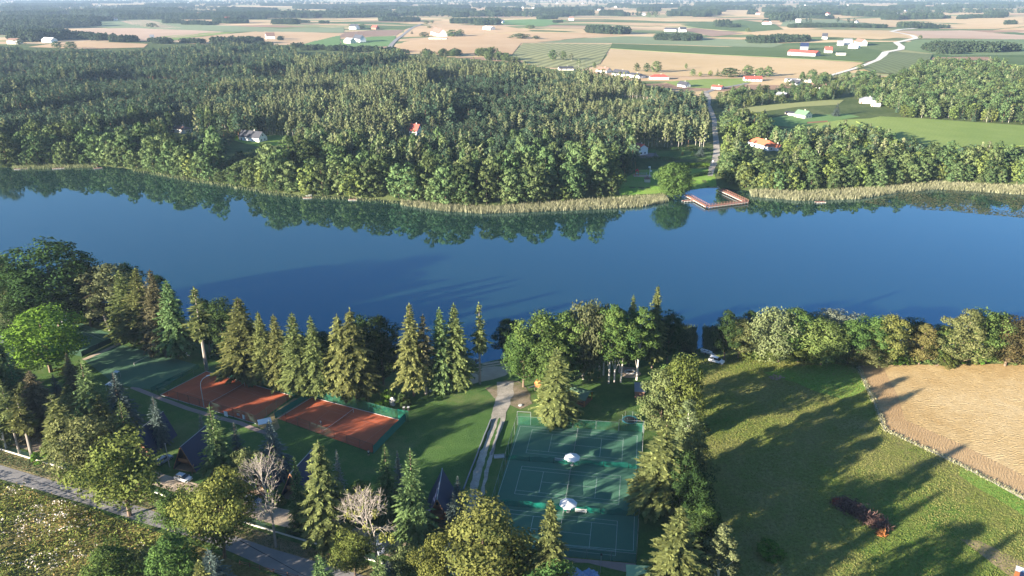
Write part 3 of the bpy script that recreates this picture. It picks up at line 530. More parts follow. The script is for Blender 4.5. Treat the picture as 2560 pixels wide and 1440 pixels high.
def broadleaf(h, r, seed, base=0.2, clumps=46, leaves=70, leaf=0.42, lobes=0.25, squash=1.0, shape='oval', weep=0.0, top=0.0, shell=0.62, offs=None, tri=False, jit=.38):
    g = np.random.default_rng(seed); parts = []
    zc0 = h*base; H_ = h-zc0
    ph = g.uniform(0, 6, 4)
    Cc, Rr, Ou = [], [], []
    for i in range(clumps):
        if i < clumps*0.8:
            z = 1-2*(i+0.5)/(clumps*0.8); a = i*2.39996+g.uniform(-.3, .3); f = g.uniform(shell, 0.86)
        else: z = g.uniform(-.6, .7); a = g.uniform(0, 6.28); f = g.uniform(0.1, 0.55)
        s = math.sqrt(max(0, 1-z*z)); lob = 1+lobes*math.sin(2*a+ph[0]+z*2)*0.6+lobes*math.sin(3*a+ph[1]-z*3)*0.6+g.normal()*lobes*0.3
        d = np.array([math.cos(a)*s, math.sin(a)*s, z])
        prof = 1.0
        if shape == 'cone': prof = 0.35+0.75*(1-(z+1)/2)**0.8
        if shape == 'egg': prof = 1.05-0.3*z-0.10*z*z
        rr = r*f*lob*prof
        p = np.array([d[0]*rr, d[1]*rr, zc0+H_*0.5*(1+z*f*1.12*(1+top*g.normal()*.1))])
        Cc.append(p); Rr.append(min(r, H_*.5)*g.uniform(0.26, 0.42)*(0.8 if shape == 'cone' else 1)); Ou.append(d)
    for p, cr, ou in zip(Cc, Rr, Ou):
        n = max(6, int(leaves*g.uniform(.7, 1.3))); v = g.normal(size=(n, 3)); v /= np.linalg.norm(v, axis=1, keepdims=True)
        v = v+ou*0.35+np.array([0, 0, .15]); v /= np.linalg.norm(v, axis=1, keepdims=True)
        rad = cr*g.uniform(0.55, 1.08, (n, 1)); c = p+v*rad*np.array([1.1, 1.1, 0.85])
        if weep: c[:, 2] -= np.abs(g.normal(size=n))*weep*cr*1.6
        nn = v+g.normal(size=(n, 3))*jit+np.array([0, 0, .15]); b = g.uniform(-.18, .18)
        t = 0.42+b+g.uniform(-.28, .28, n)+0.18*v[:, 2]*0
        s = leaf*g.uniform(.65, 1.3, n)
        if weep:
            D = np.stack([g.normal(size=n)*.25, g.normal(size=n)*.25, -np.ones(n)], 1); parts.append(along_cards(c, D, nn*np.array([1, 1, .4]), s*1.35, 0.38, t, g))
        else: parts.append(cards(c, nn, s, 0.62, t, g, tri))
    return parts, Cc
def limbs_to(Cc, h, base, rr, seed, n=9):
    g = random.Random(seed); out = []
    for c in g.sample(Cc, min(n, len(Cc))):
        t = min(0.9, max(base, (c[2]/h)-0.22)); ln = math.hypot(c[0], c[1]); out.append((t, math.atan2(c[1], c[0]), max(ln, .3), (c[2]-t*h)/max(ln, .3), rr*0.42))
    return out
PROTO = {}                                                 # kind -> list of (crown mesh, trunk mesh, height, radius)
def add_proto(kind, crown, trunk, h, r): PROTO.setdefault(kind, []).append((crown, trunk, h, r))
for s in range(4):
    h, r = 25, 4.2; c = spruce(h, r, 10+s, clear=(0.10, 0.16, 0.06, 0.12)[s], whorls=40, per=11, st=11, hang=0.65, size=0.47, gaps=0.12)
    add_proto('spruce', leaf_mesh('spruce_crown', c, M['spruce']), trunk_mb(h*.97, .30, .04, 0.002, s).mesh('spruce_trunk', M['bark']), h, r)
for s in range(2):
    h, r = 24, 4.6; c = spruce(h, r, 40+s, clear=0.08, whorls=30, per=9, st=13, hang=1.0, size=0.56, gaps=0.22, up=-0.25, power=0.7)
    add_proto('drooping', leaf_mesh('spruce_crown', c, M['spruce']), trunk_mb(h*.97, .32, .04, 0.003, s).mesh('spruce_trunk', M['bark']), h, r)
for s in range(3):
    h, r = 15, 3.6; c = spruce(h, r, 60+s, clear=0.04, whorls=30, per=11, st=10, hang=0.25, size=0.34, gaps=0.05, up=0.45, power=0.95)
    add_proto('fir', leaf_mesh('fir_crown', c, M['spruce_green']), trunk_mb(h*.97, .2, .03, 0.0, s).mesh('fir_trunk', M['bark']), h, r)
for s in range(2):
    h, r = 24, 3.4; c = spruce(h, r, 80+s, clear=0.42, whorls=24, per=7, st=6, hang=0.6, size=0.6, gaps=0.25)
    add_proto('bare_spruce', leaf_mesh('conifer_crown', c, M['spruce_brown']), trunk_mb(h*.97, .28, .05, 0.004, s).mesh('conifer_trunk', M['grey_bark']), h, r)
def bl(kind, n, h, r, seed, trunk='bark', tr=0.32, nl=9, bend=0.01, mat_='green', **k):
    for s in range(n):
        p, Cc = broadleaf(h, r, seed+s, **k); b = k.get('base', .2)
        add_proto(kind, leaf_mesh('leafy_crown', p, M[mat_]), trunk_mb(h*.80, tr, tr*.3, bend, seed+s, limbs_to(Cc, h*.8/0.8, max(b*.7, .1), tr, seed+s, nl)).mesh('tree_trunk', M[trunk]), h, r)
bl('round', 3, 18, 6, 100, base=0.16, clumps=58, leaves=165, leaf=0.27, lobes=.42)
bl('ball', 1, 14, 8, 110, base=0.0, clumps=80, leaves=150, leaf=0.34, lobes=.12, nl=4)
bl('egg', 3, 20, 5, 120, base=0.14, clumps=54, leaves=150, leaf=0.27, shape='egg', lobes=.4)
bl('tall', 3, 22, 3.8, 140, trunk='birch_bark', tr=.25, base=0.26, clumps=46, leaves=125, leaf=0.26, shape='egg', lobes=.42, shell=.5)
bl('weeping', 2, 22, 4.6, 160, trunk='birch_bark', tr=.28, mat_='birch', base=0.22, clumps=52, leaves=150, leaf=0.28, weep=0.9, lobes=.3, nl=12)
bl('birch', 2, 18, 2.8, 180, trunk='birch_bark', tr=.18, mat_='birch', base=0.12, clumps=42, leaves=110, leaf=0.21, shape='cone', lobes=.2)
bl('shrub', 3, 4, 2.4, 200, tr=.08, nl=5, base=0.0, clumps=22, leaves=60, leaf=0.22, lobes=.3)
bl('sparse', 2, 13, 4.6, 220, tr=.26, nl=20, bend=.03, mat_='yellow', base=0.22, clumps=64, leaves=115, leaf=0.22, lobes=.6, shell=.42)
def bare(h, r, seed):
    g = random.Random(seed); mb = MB(); tips = []
    def br(p, d, ln, rad, dep):
        e = p+d*ln; mb.tube(p, e, rad, rad*.68, 5 if dep < 2 else 3, cap=False)
        if dep >= 6: tips.append(e); return
        for _ in range(3 if dep < 6 else 2):
            nd = (d+Vector((g.gauss(0, 1), g.gauss(0, 1), g.gauss(0.12, .7)))*(.34+.07*dep)).normalized()
            br(e, nd, ln*g.uniform(.62, .86), rad*.62, dep+1)
    d0 = Vector((g.uniform(-.12, .12), g.uniform(-.1, .1), 1)).normalized(); mb.tube((0, 0, -.3), (0, 0, 0), .36, .30, 6)
    br(Vector((0, 0, 0)), d0, h*.24, .27, 0); return mb, tips
for s in range(3):
    mb, tips = bare(14, 5, 300+s); g = np.random.default_rng(s); c = []
    T_ = np.array([tuple(t) for t in tips]); k = g.random(len(T_)) < .30; C = T_[k]+g.normal(size=(k.sum(), 3))*.1
    c.append(cards(C, g.normal(size=C.shape), g.uniform(.10, .2, len(C)), .6, g.random(len(C)), g))
    zs = np.array([v[2] for v in mb.v]).max(); rs = np.percentile(np.hypot(*np.array([(v[0], v[1]) for v in mb.v]).T), 97)
    for j in range((2, 7, 3)[s]):
        q = T_[g.integers(len(T_))]*np.array([.85, .85, .8]); n = 110; v = g.normal(size=(n, 3)); v /= np.linalg.norm(v, axis=1, keepdims=True); c.append(cards(q+v*g.uniform(.3, .75, (n, 1)), v+g.normal(size=v.shape)*.4, g.uniform(.12, .24, n), .6, g.uniform(.5, 1, n), g))
    add_proto('bare', leaf_mesh('sparse_foliage', c, M['mistletoe']), mb.mesh('branches', M['grey_bark']), zs, rs)
def set_obj_mat(o, m):
    o.material_slots[0].link = 'OBJECT'; o.material_slots[0].material = m
_uses = {}
def tree(name, kind, mat_, p, h, r, label, group=None, lean=(0, 0), var=None, trunk=None, rz=None, cat='tree'):
    P_ = PROTO[kind]; i = _uses.get(kind, 0) if var is None else var; _uses[kind] = _uses.get(kind, 0)+1
    crown, tr, h0, r0 = P_[i % len(P_)]
    t = thing(name, label, cat, p, random.uniform(0, 6.28) if rz is None else rz, group); t.scale = (r/r0, r/r0, h/h0)
    if lean != (0, 0): t.rotation_mode = 'ZYX'; t.rotation_euler = (lean[0], lean[1], 0)
    c = link('crown', crown, t); b = link('trunk', tr, t)
    if mat_: set_obj_mat(c, M[mat_])
    if trunk: set_obj_mat(b, M[trunk])
    return t
# ------------------------------------------------------------------ near trees, each with its own place, height and width
def NT(bx, by, ty, w, kind, mat_, name, label, group=None, tx=None, **k):
    p = at(bx, by); h = max(1.5, top_height(p, ty)); mp = mpp(p); r = w/2*mp*(1.32 if kind in ('spruce', 'drooping', 'bare_spruce') else 1.16)
    lean = (0, 0)
    if tx is not None: lean = (0, math.atan2((tx-bx)*mp, h))
    return tree(name, kind, mat_, p, h, r, label, group, lean, **k)
G1 = 'tall spruces in the row between the tennis courts and the lake'
S_ = [
 (1688,1048,905,70,'egg','green','broadleaf_tree','added green tree behind the yellowish sunlit one, shading the upper meadow'),  # added behind the row to throw shade over the upper meadow
 (1662,1022,940,60,'egg','olive','broadleaf_tree','added dull green tree by the pale flat roofed shed, shading the upper meadow'),  # second added shade tree, keeps the top of the meadow dark
 (45,1000,905,90,'spruce','spruce','spruce_tree','dark spruce behind the green one at the left edge garden'),
 (100,1020,930,70,'fir','spruce_green','spruce_tree','green conifer below the bright maple, left garden'),
 (215,1130,1020,80,'fir','spruce_green','spruce_tree','small green conifer in front of the tall garden spruce'),
 (590,1300,1215,70,'egg','green','broadleaf_tree','green tree behind the yellow tufted roadside tree'),
 (1010,1450,1370,80,'sparse','olive','broadleaf_tree','scrubby olive tree right of the nearly bare tree at the bottom'),
 (1755,1360,1260,60,'egg','green','broadleaf_tree','green tree on the meadow side above the pale birch'),
 (80,1060,955,80,'egg','olive','broadleaf_tree','dark leafy tree in the middle of the crowded left garden'),
 (190,1060,960,70,'spruce','spruce','spruce_tree','dark spruce hidden behind the olive conifer of the left garden'),
 (275,1120,985,70,'spruce','spruce','spruce_tree','spruce filling the gap right of the tall green garden spruce'),
 (8,1075,930,80,'spruce','spruce','spruce_tree','spruce cut by the left edge above the long trunked trees'),
 (625,1240,1120,60,'egg','olive','broadleaf_tree','dark tree in the shade between big green spruce and bare grey tree'),
 (905,1300,1205,60,'egg','green','broadleaf_tree','small leafy tree in the shade left of the nearly bare tree'),
 (890,1440,1340,90,'sparse','yellow','broadleaf_tree','yellowish low tree under the nearly bare tree at the bottom'),
 (22,800,628,75,'weeping','birch','birch_tree','pale birch at the left edge of the near lakeshore, behind the courts'),
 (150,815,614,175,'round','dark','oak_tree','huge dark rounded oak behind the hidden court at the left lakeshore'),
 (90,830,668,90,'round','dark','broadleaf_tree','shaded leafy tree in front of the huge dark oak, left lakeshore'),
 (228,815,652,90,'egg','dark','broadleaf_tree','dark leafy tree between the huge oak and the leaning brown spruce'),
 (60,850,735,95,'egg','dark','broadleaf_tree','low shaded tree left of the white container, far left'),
 (198,800,725,46,'fir','spruce','spruce_tree','small half shaded spruce beside the leaning brown spruce'),
 (276,826,682,70,'bare_spruce','spruce_brown','spruce_tree','leaning brownish spruce with a long bare trunk beside the far green court'),
 (292,820,652,110,'tall','birch','broadleaf_tree','pale round topped tree just right of the leaning brown spruce'),
 (330,850,676,95,'spruce','spruce','spruce_tree','spruce behind the far corner of the windscreened green court'),
 (375,868,668,92,'spruce','spruce','spruce_tree','twin topped looking tall spruce left of the volleyball field post'),
 (412,880,672,88,'spruce','spruce_brown','spruce_tree','brownish tipped spruce right behind the volleyball field'),
 (448,890,698,82,'spruce','spruce_green','spruce_tree','greenish pointed spruce left of the spruce with the pink dead tip'),
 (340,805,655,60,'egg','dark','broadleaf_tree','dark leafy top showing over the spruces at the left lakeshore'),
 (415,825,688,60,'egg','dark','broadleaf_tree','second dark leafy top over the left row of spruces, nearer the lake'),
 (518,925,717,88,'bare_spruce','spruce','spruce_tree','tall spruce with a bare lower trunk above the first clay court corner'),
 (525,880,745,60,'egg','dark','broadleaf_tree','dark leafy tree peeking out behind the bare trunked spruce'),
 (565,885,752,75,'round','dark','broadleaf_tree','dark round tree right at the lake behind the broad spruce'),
 (622,948,742,112,'spruce','spruce','spruce_tree','broad full spruce beside the first clay court, widest of its row'),
 (668,962,778,72,'spruce','spruce','spruce_tree','slim spruce next right of the broad full one by the clay court'),
 (705,968,785,74,'spruce','spruce','spruce_tree','spruce in the middle of the tight group behind the clay court'),
 (752,985,780,82,'spruce','spruce','spruce_tree','highest spruce of the tight group of four behind the clay court'),
 (796,992,789,68,'spruce','spruce','spruce_tree','rightmost spruce of the tight group of four behind the clay court'),
 (860,990,784,86,'drooping','spruce','spruce_tree','left one of the two drooping spruces above the second clay court'),
 (893,996,768,98,'drooping','spruce','spruce_tree','big drooping spruce with long hanging boughs, right one of the pair'),
 (915,950,786,70,'egg','dark','broadleaf_tree','dark leafy tree behind the big drooping spruce'),
 (960,965,793,78,'egg','dark','broadleaf_tree','dark leafy tree filling the gap left of the five beach side spruces'),
 (800,905,835,70,'round','dark','broadleaf_tree','low dark tree at the waterline behind the four grouped spruces'),
 (1035,990,757,82,'spruce','spruce','spruce_tree','leftmost of the five spruces left of the beach path, pale and tall'),
 (1066,985,786,70,'bare_spruce','spruce_brown','spruce_tree','thin reddish brown spruce second of the five left of the beach'),
 (1105,976,768,72,'spruce','spruce_green','spruce_tree','spruce with a fresh green top, middle of the five by the beach'),
 (1140,972,757,78,'spruce','spruce','spruce_tree','yellowish green spruce fourth of the five, just left of the lone one'),
 (1200,960,756,60,'bare_spruce','spruce','spruce_tree','lone narrow spruce with pinkish tip beside the beach path'),
 (1272,900,795,62,'egg','dark','broadleaf_tree','dark tree leaning over the water right of the small beach'),
 (1308,968,830,85,'round','green','broadleaf_tree','round leafy tree with a pale trunk right of the beach path'),
 (1355,962,776,110,'egg','green','linden_tree','full green tree at the left of the grove by the shore'),
 (1412,958,782,80,'egg','green','broadleaf_tree','leafy tree between the full green one and the weeping birch'),
 (1382,985,850,90,'egg','green','broadleaf_tree','lower bulging green tree at the front of the shore grove'),
 (1458,948,748,95,'weeping','birch','birch_tree','white barked weeping birch with long hanging twigs in the grove'),
 (1498,925,752,75,'weeping','birch','birch_tree','second weeping birch half hidden behind the tall grove trees'),
 (1508,938,775,62,'tall','olive','broadleaf_tree','tall tree with the leftmost of the pale trunks over the sand circle'),
 (1522,958,762,66,'tall','green','broadleaf_tree','tall tree with the second pale trunk left of the sand circle'),
 (1535,955,758,64,'tall','green','broadleaf_tree','tall tree with the third pale trunk left of the sand circle'),
 (1552,956,778,60,'tall','green','broadleaf_tree','tall tree whose slanting pale trunk stands at the sand circle edge'),
 (1592,950,768,70,'tall','green','broadleaf_tree','airy tall tree with a thin dark trunk right of the sand circle'),
 (1573,915,735,48,'spruce','spruce','spruce_tree','spruce top poking out above the grove left of the tallest one'),
 (1630,920,712,66,'spruce','spruce','spruce_tree','tallest spruce of the shore grove with a long bare sunlit trunk'),
 (1668,908,775,62,'egg','dark','broadleaf_tree','dark leafy tree right behind the tallest spruce of the grove'),
 (1645,905,800,58,'egg','dark','broadleaf_tree','dark shaded tree at the water between the tall spruce and reeds'),
 (1388,1052,868,100,'spruce','spruce','spruce_tree','single big spruce in front of the green roofed pavilion'),
 (1692,1100,896,100,'round','yellow','broadleaf_tree','yellowish sunlit tree right of the trampoline, top of the hedge row'),
 (1648,1105,925,92,'egg','olive','broadleaf_tree','olive leafy tree just above the top right corner of the green courts'),
 (1706,1190,992,66,'birch','pale','birch_tree','light green slender birch in the tree row right of the green courts'),
 (1648,1275,1050,135,'spruce','spruce','spruce_tree','broad spruce overhanging the right side of the green courts'),
 (1722,1230,1058,75,'egg','olive','broadleaf_tree','dull green tree behind the broad spruce right of the courts'),
 (1612,1260,1165,70,'spruce','spruce','spruce_tree','lower darker spruce at the courts right edge under the broad one'),
 (1728,1330,1180,85,'egg','dark','broadleaf_tree','dark leafy tree in the middle of the row right of the green courts'),
 (1700,1290,1130,80,'egg','dark','broadleaf_tree','shaded tree between the broad spruce and the meadow'),
 (1678,1520,1266,150,'spruce','spruce','spruce_tree','large spruce at the bottom edge right of the green courts'),
 (1790,1490,1308,85,'birch','pale','birch_tree','pale grey green birch at the bottom edge next to the meadow'),
 (1742,1420,1285,80,'egg','dark','broadleaf_tree','dark tree between the bottom spruce and the pale birch'),
 (1210,1495,1283,185,'round','autumn','chestnut_tree','large yellowing chestnut at the bottom between road and green courts'),
 (1288,1480,1350,110,'egg','autumn','chestnut_tree','smaller yellowing tree at the right side of the large chestnut'),
 (1090,1500,1352,85,'sparse','yellow','broadleaf_tree','thin yellow green tree left of the large chestnut'),
 (1372,1500,1246,98,'spruce','spruce','spruce_tree','spruce standing in front of the lowest green court'),
 (1135,1325,1232,52,'fir','spruce_blue','spruce_tree','small blue spruce in front of the steep roof by the gravel drive'),
 (1146,1275,1188,38,'fir','spruce_blue','spruce_tree','dark narrow blue spruce close to the gravel drive'),
 (975,1480,1402,60,'fir','spruce_silver','spruce_tree','bluish young spruce at the bottom edge under the bare tree'),
 (945,1425,1225,165,'bare','yellow','bare_tree','nearly bare tree with yellow mistletoe tufts over the dirt lane','half bare trees along the lane'),
 (1037,1340,1118,108,'fir','spruce_green','spruce_tree','full pale green spruce above the nearly bare tree'),
 (973,1285,1110,76,'fir','spruce_green','spruce_tree','pointed green spruce left of the full pale green one'),
 (1000,1240,1124,40,'fir','spruce_blue','spruce_tree','slim blue spruce tip between the two pale green spruces'),
 (822,1362,1098,118,'drooping','spruce','spruce_tree','shaggy spruce with hanging boughs beside the parked silver car'),
 (755,1310,1140,62,'fir','spruce_green','spruce_tree','pale spruce behind the left side of the shaggy hanging one'),
 (855,1275,1122,42,'fir','spruce_silver','spruce_tree','thin silvery spruce on the dark lawn below the second clay court'),
 (690,1368,1128,135,'bare','yellow','bare_tree','bare grey tree with a crooked trunk beside the road','half bare trees along the lane'),
 (690,1190,1050,82,'fir','spruce_blue','spruce_tree','dark blue spruce by the white canopy between the clay courts'),
 (558,1225,1012,118,'fir','spruce_green','spruce_tree','big green spruce at the right side of the navy roofed cabin'),
 (604,1190,1054,60,'fir','spruce_blue','spruce_tree','shaded blue spruce behind the big green spruce by the cabin'),
 (514,1120,1030,30,'fir','spruce_silver','spruce_tree','narrow silvery spruce between the big green spruce and the clay court'),
 (404,1110,990,58,'fir','spruce_blue','spruce_tree','blue spruce on the lawn below the corner of the first clay court'),
 (338,1190,996,92,'fir','spruce_green','spruce_tree','sunlit green spruce left of the blue spruce on the lawn'),
 (243,1085,895,108,'fir','spruce_green','spruce_tree','tall green spruce in the left garden, standing above the others'),
 (312,1075,928,88,'fir','spruce_blue','spruce_tree','blue spruce beside the white garden roof, left side'),
 (128,930,782,158,'round','bright','maple_tree','bright green round maple in front of the leftmost court'),
 (25,975,853,46,'fir','spruce_silver','spruce_tree','silver blue spruce near the white building at the left edge'),
 (60,1050,893,74,'fir','spruce_green','spruce_tree','green spruce right below the silver blue spruce at the left edge'),
 (115,1095,925,92,'spruce','spruce_brown','pine_tree','olive brown conifer in the middle of the left garden'),
 (150,1010,933,38,'fir','spruce_blue','spruce_tree','little blue spruce in the shade under the bright green maple'),
 (195,1010,880,40,'spruce','spruce_brown','spruce_tree','brown dead looking spruce right beside the bright green maple'),
 (18,1128,955,72,'tall','olive','pine_tree','leftmost of the three long trunked trees at the green road fence','long trunked trees by the road fence'),
 (50,1136,965,62,'bare_spruce','spruce','pine_tree','middle of the three long trunked trees at the green road fence','long trunked trees by the road fence'),
 (80,1143,985,84,'bare_spruce','spruce','pine_tree','right one of the three long trunked trees at the green road fence','long trunked trees by the road fence'),
 (167,1152,985,96,'bare_spruce','spruce','pine_tree','tree with long pale trunk behind the fence, left of the hazy bush'),
 (190,1090,985,95,'egg','olive','broadleaf_tree','olive leafy tree in front of the tall green garden spruce'),
 (140,1150,1060,50,'spruce','spruce','spruce_tree','small dark spruce between the long trunks near the road fence'),
 (242,1215,1050,138,'sparse','olive','broadleaf_tree','greyish thinning round tree with yellow tufts by the lane'),
 (325,1290,1108,165,'sparse','yellow','broadleaf_tree','yellow green tree with a forked trunk standing at the road'),
 (270,1240,1150,90,'sparse','olive','broadleaf_tree','lower bushy tree left of the forked road tree'),
 (440,1335,1228,82,'sparse','green','broadleaf_tree','leafy green tree at the road, left of the yellow tufted one'),
 (562,1395,1200,140,'sparse','yellow','broadleaf_tree','large tree with yellow mistletoe tufts between road and lane'),
 (500,1345,1235,90,'sparse','yellow','broadleaf_tree','middle tree of the roadside group of three yellow green trees'),
 (395,1470,1372,95,'egg','olive','broadleaf_tree','pale leafy tree at the bottom edge on the weedy bank'),
 (450,1500,1345,110,'egg','green','broadleaf_tree','green tree rising from the bottom edge beside the dark spruce'),
 (545,1520,1372,110,'fir','spruce_blue','spruce_tree','dark blue spruce in shade at the bottom edge near the road'),
 (490,1480,1390,70,'fir','spruce_blue','spruce_tree','small dark spruce left of the dark blue one at the bottom edge'),
 (1810,898,776,52,'egg','dark','broadleaf_tree','dark tree on the shore right of the reed channel'),
 (1845,895,795,66,'egg','olive','broadleaf_tree','greyish green tree, first sunlit one right of the reed channel'),
 (1868,880,778,50,'egg','dark','broadleaf_tree','dark tree behind the greyish green one at the right shore'),
 (1925,900,766,100,'weeping','pale','willow_tree','pale weeping willow on the right shore'),
 (1982,900,770,78,'egg','green','broadleaf_tree','deep green tree touching the right side of the pale willow'),
 (1945,905,850,70,'egg','yellow','broadleaf_tree','low yellowish tree at the foot of the pale willow'),
 (1995,905,845,75,'egg','yellow','broadleaf_tree','second low yellowish tree right of the willow foot'),
 (2052,912,802,100,'round','lime_far','maple_tree','bright yellow green maple in front of the silver willow'),
 (2072,882,780,112,'round','silver','willow_tree','silvery white willow behind the bright maple on the right shore'),
 (2120,910,798,62,'egg','green','broadleaf_tree','green tree between the silver willow and the field corner'),
 (2175,905,788,88,'egg','green','broadleaf_tree','tall green tree behind the field corner post'),
 (2155,918,852,78,'egg','olive','broadleaf_tree','low dull tree at the very corner of the stubble field'),
 (2216,913,786,74,'egg','autumn','linden_tree','yellowish linden with a clear pale trunk at the stubble field'),
 (2280,895,797,68,'egg','dark','broadleaf_tree','dark tree between the yellowish linden and the orange brown tree'),
 (2296,911,810,56,'egg','orange','maple_tree','orange brown tree with two thin trunks at the field edge'),
 (2345,905,815,68,'egg','green','broadleaf_tree','leafy tree right of the orange brown one at the field edge'),
 (2340,915,865,50,'egg','yellow','broadleaf_tree','low yellow green tree at the field edge beside the leaning trunk'),
 (2382,916,775,86,'egg','olive','broadleaf_tree','large tree with a leaning pale trunk at the field edge'),
 (2440,910,782,92,'round','green','broadleaf_tree','large green tree behind the leaning one at the field edge'),
 (2475,900,778,60,'egg','dark','broadleaf_tree','dark green tree left of the russet maple'),
 (2512,915,800,98,'round','russet','maple_tree','russet brown maple, left one of the two at the right edge'),
 (2572,915,795,92,'round','russet','maple_tree','russet brown maple cut by the right edge of the picture'),
]
for q in S_:
    grp = q[8] if len(q) > 8 else ('spruces around the tennis courts' if 'spruce_tree' == q[6] else None)
    kw = {}
    if 'leaning brownish' in q[7]: kw['tx'] = 240
    if 'leaning trunk' in q[7] or 'leaning pale trunk' in q[7]: kw['tx'] = 2402
    if 'nearly bare' in q[7]: kw['var'] = 1
    if 'bare grey' in q[7]: kw['var'] = 0
    NT(*q[:8], group=grp, **kw)
# trees standing just below the frame, whose shadows fall into the picture
for i, (x, y, h, r, kd) in enumerate([(22, 96, 21, 5, 'spruce'), (34, 84, 20, 5, 'spruce'), (6, 102, 17, 5, 'egg'), (45, 98, 15, 5, 'egg'), (-14, 92, 18, 5, 'egg'), (60, 82, 17, 6, 'egg'), (-52, 100, 20, 5, 'spruce'),
                                      (-75, 112, 12, 5, 'egg'), (10, 70, 22, 5, 'spruce'), (-34, 106, 16, 5, 'fir'), (-24, 108, 14, 4, 'fir'), (-128, 166, 20, 5, 'spruce'), (-134, 176, 22, 5, 'spruce'), (-142, 171, 19, 6, 'egg'), (-140, 186, 20, 5, 'spruce'), (-150, 180, 22, 6, 'egg'), (-135, 158, 17, 5, 'egg'), (-152, 162, 20, 5, 'spruce'), (-146, 168, 22, 6, 'spruce')]):
    tree('spruce_tree' if kd != 'egg' else 'broadleaf_tree', kd, None, (x, y, 0), h, r, 'tree standing just outside the bottom of the picture', 'trees outside the bottom of the picture')
# shrubs and hedges
SH = [(p, 'low green bush at the foot of the trees along the stubble field', 'bushes along the stubble field edge', 'green') for p in [(x, 905+random.uniform(-4, 6), random.uniform(22, 34), random.uniform(30, 44)) for x in range(2190, 2600, 17)]]
SH += [(p, 'bush under the shore trees beside the meadow', 'bushes at the top of the meadow', 'olive') for p in [(x, 893+(x-1860)*0.055+random.uniform(-3, 4), random.uniform(18, 30), random.uniform(26, 40)) for x in range(1862, 2150, 17)]]
SH += [((972, 1005, 34, 26), 'small upright shrub beside the rock near the second clay court', None, 'bright'), ((955, 1022, 18, 44), 'spreading bright shrub on the lawn next to the clay court fence', None, 'bright'), ((1010, 1015, 30, 40), 'dark bush beside the two black bins', None, 'dark'),
       ((1000, 1330, 20, 40), 'bush at the foot of the pale green spruces', None, 'green'), ((740, 1330, 18, 40), 'bush between the bare tree and the shaggy spruce', None, 'green'), ((700, 1262, 24, 34), 'yellowish shrub beside the half hidden cabin', None, 'yellow'),
       ((1762, 1400, 30, 60), 'bush at the meadow edge near the pale birch', None, 'green'), ((1925, 1385, 16, 70), 'clump of tall green nettles in the meadow', None, 'bright'), ((1742, 1180, 34, 40), 'bush at the meadow side of the tree row', None, 'dark'), ((1740, 1090, 34, 46), 'bush below the yellowish tree at the meadow', None, 'dark'),
       ((1740, 1270, 40, 50), 'shaded bush halfway down the meadow side of the tree row', None, 'dark'), ((1240, 1470, 40, 60), 'bush under the large yellowing chestnut', None, 'olive'), ((175, 935, 20, 50), 'small golden leaved shrub under the bright maple', None, 'autumn'),
       ((110, 1150, 20, 60), 'sunlit bush behind the green road fence', None, 'bright'), ((210, 1165, 22, 60), 'bush along the fence under the greyish thinning tree', None, 'green')]
for (p, lab, grp, m_) in SH: NT(p[0], p[1], p[1]-p[2], p[3], 'shrub', random.choice(['green', 'yellow', 'olive', 'bright']) if grp else m_, 'shrub', lab, grp, cat='shrub')
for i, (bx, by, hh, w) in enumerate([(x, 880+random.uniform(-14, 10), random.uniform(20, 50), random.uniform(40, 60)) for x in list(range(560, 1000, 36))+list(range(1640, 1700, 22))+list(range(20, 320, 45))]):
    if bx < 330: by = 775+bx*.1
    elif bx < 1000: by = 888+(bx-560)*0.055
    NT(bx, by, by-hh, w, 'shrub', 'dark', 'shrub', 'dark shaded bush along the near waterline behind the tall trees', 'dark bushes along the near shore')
# ------------------------------------------------------------------ forest on the far side of the lake
def far_mesh(name, parts, leafm, trunk_mb_, trunkm):
    V, F, T = cat_parts(parts); k = len(V); V = V.tolist()+[tuple(p) for p in trunk_mb_.v]; F2 = [tuple(i+k for i in f) for f in trunk_mb_.f]
    me = bpy.data.meshes.new(name); me.from_pydata(V, [], F+F2); me.materials.append(leafm); me.materials.append(trunkm)
    me.polygons.foreach_set('material_index', [0]*len(F)+[1]*len(F2)); a = me.attributes.new('tint', 'FLOAT', 'FACE')
    a.data.foreach_set('value', np.concatenate([np.clip(T, 0, 1), np.full(len(F2), .5)]).astype(np.float32)); return me
FAR = {}
def fp(kind, me, h): FAR.setdefault(kind, []).append((me, h))
for s in range(4):
    p, Cc = broadleaf(16, 4.6, 500+s, base=0.04, clumps=34, leaves=26, leaf=0.62, lobes=.28, shape='egg', jit=.22); fp('alder', far_mesh('alder_tree', p, M['alder_far'], trunk_mb(12, .2, .08, .01, s, n=5), M['bark']), 16)
for s in range(4):
    p, Cc = broadleaf(16, 2.6, 520+s, base=0.16, clumps=26, leaves=20, leaf=0.52, lobes=.3, shape='cone', jit=.22); fp('birch', far_mesh('birch_tree', p, M['birch_far'], trunk_mb(14, .14, .05, .01, s, n=5), M['birch_bark']), 16)
for s in range(4):
    p, Cc = broadleaf(14, 3.0, 540+s, base=0.34, clumps=24, leaves=20, leaf=0.52, lobes=.35, shape='oval', jit=.22); fp('pine', far_mesh('pine_tree', p, M['pine_far'], trunk_mb(12, .18, .08, .01, s, n=5), M['pine_bark']), 14)
for s in range(3):
    p, Cc = broadleaf(13, 4.8, 560+s, base=0.05, clumps=30, leaves=24, leaf=0.62, lobes=.28, shape='oval', jit=.22); fp('lime', far_mesh('linden_tree', p, M['lime_far'], trunk_mb(9, .22, .08, .01, s, n=5), M['bark']), 13)
for s in range(3):
    p = spruce(15, 2.8, 580+s, clear=0.05, whorls=13, per=6, st=3, hang=0.2, size=0.85, gaps=0.05); fp('spruce', far_mesh('spruce_tree', p, M['pine_far'], trunk_mb(14, .16, .05, .0, s, n=5), M['pine_bark']), 15)
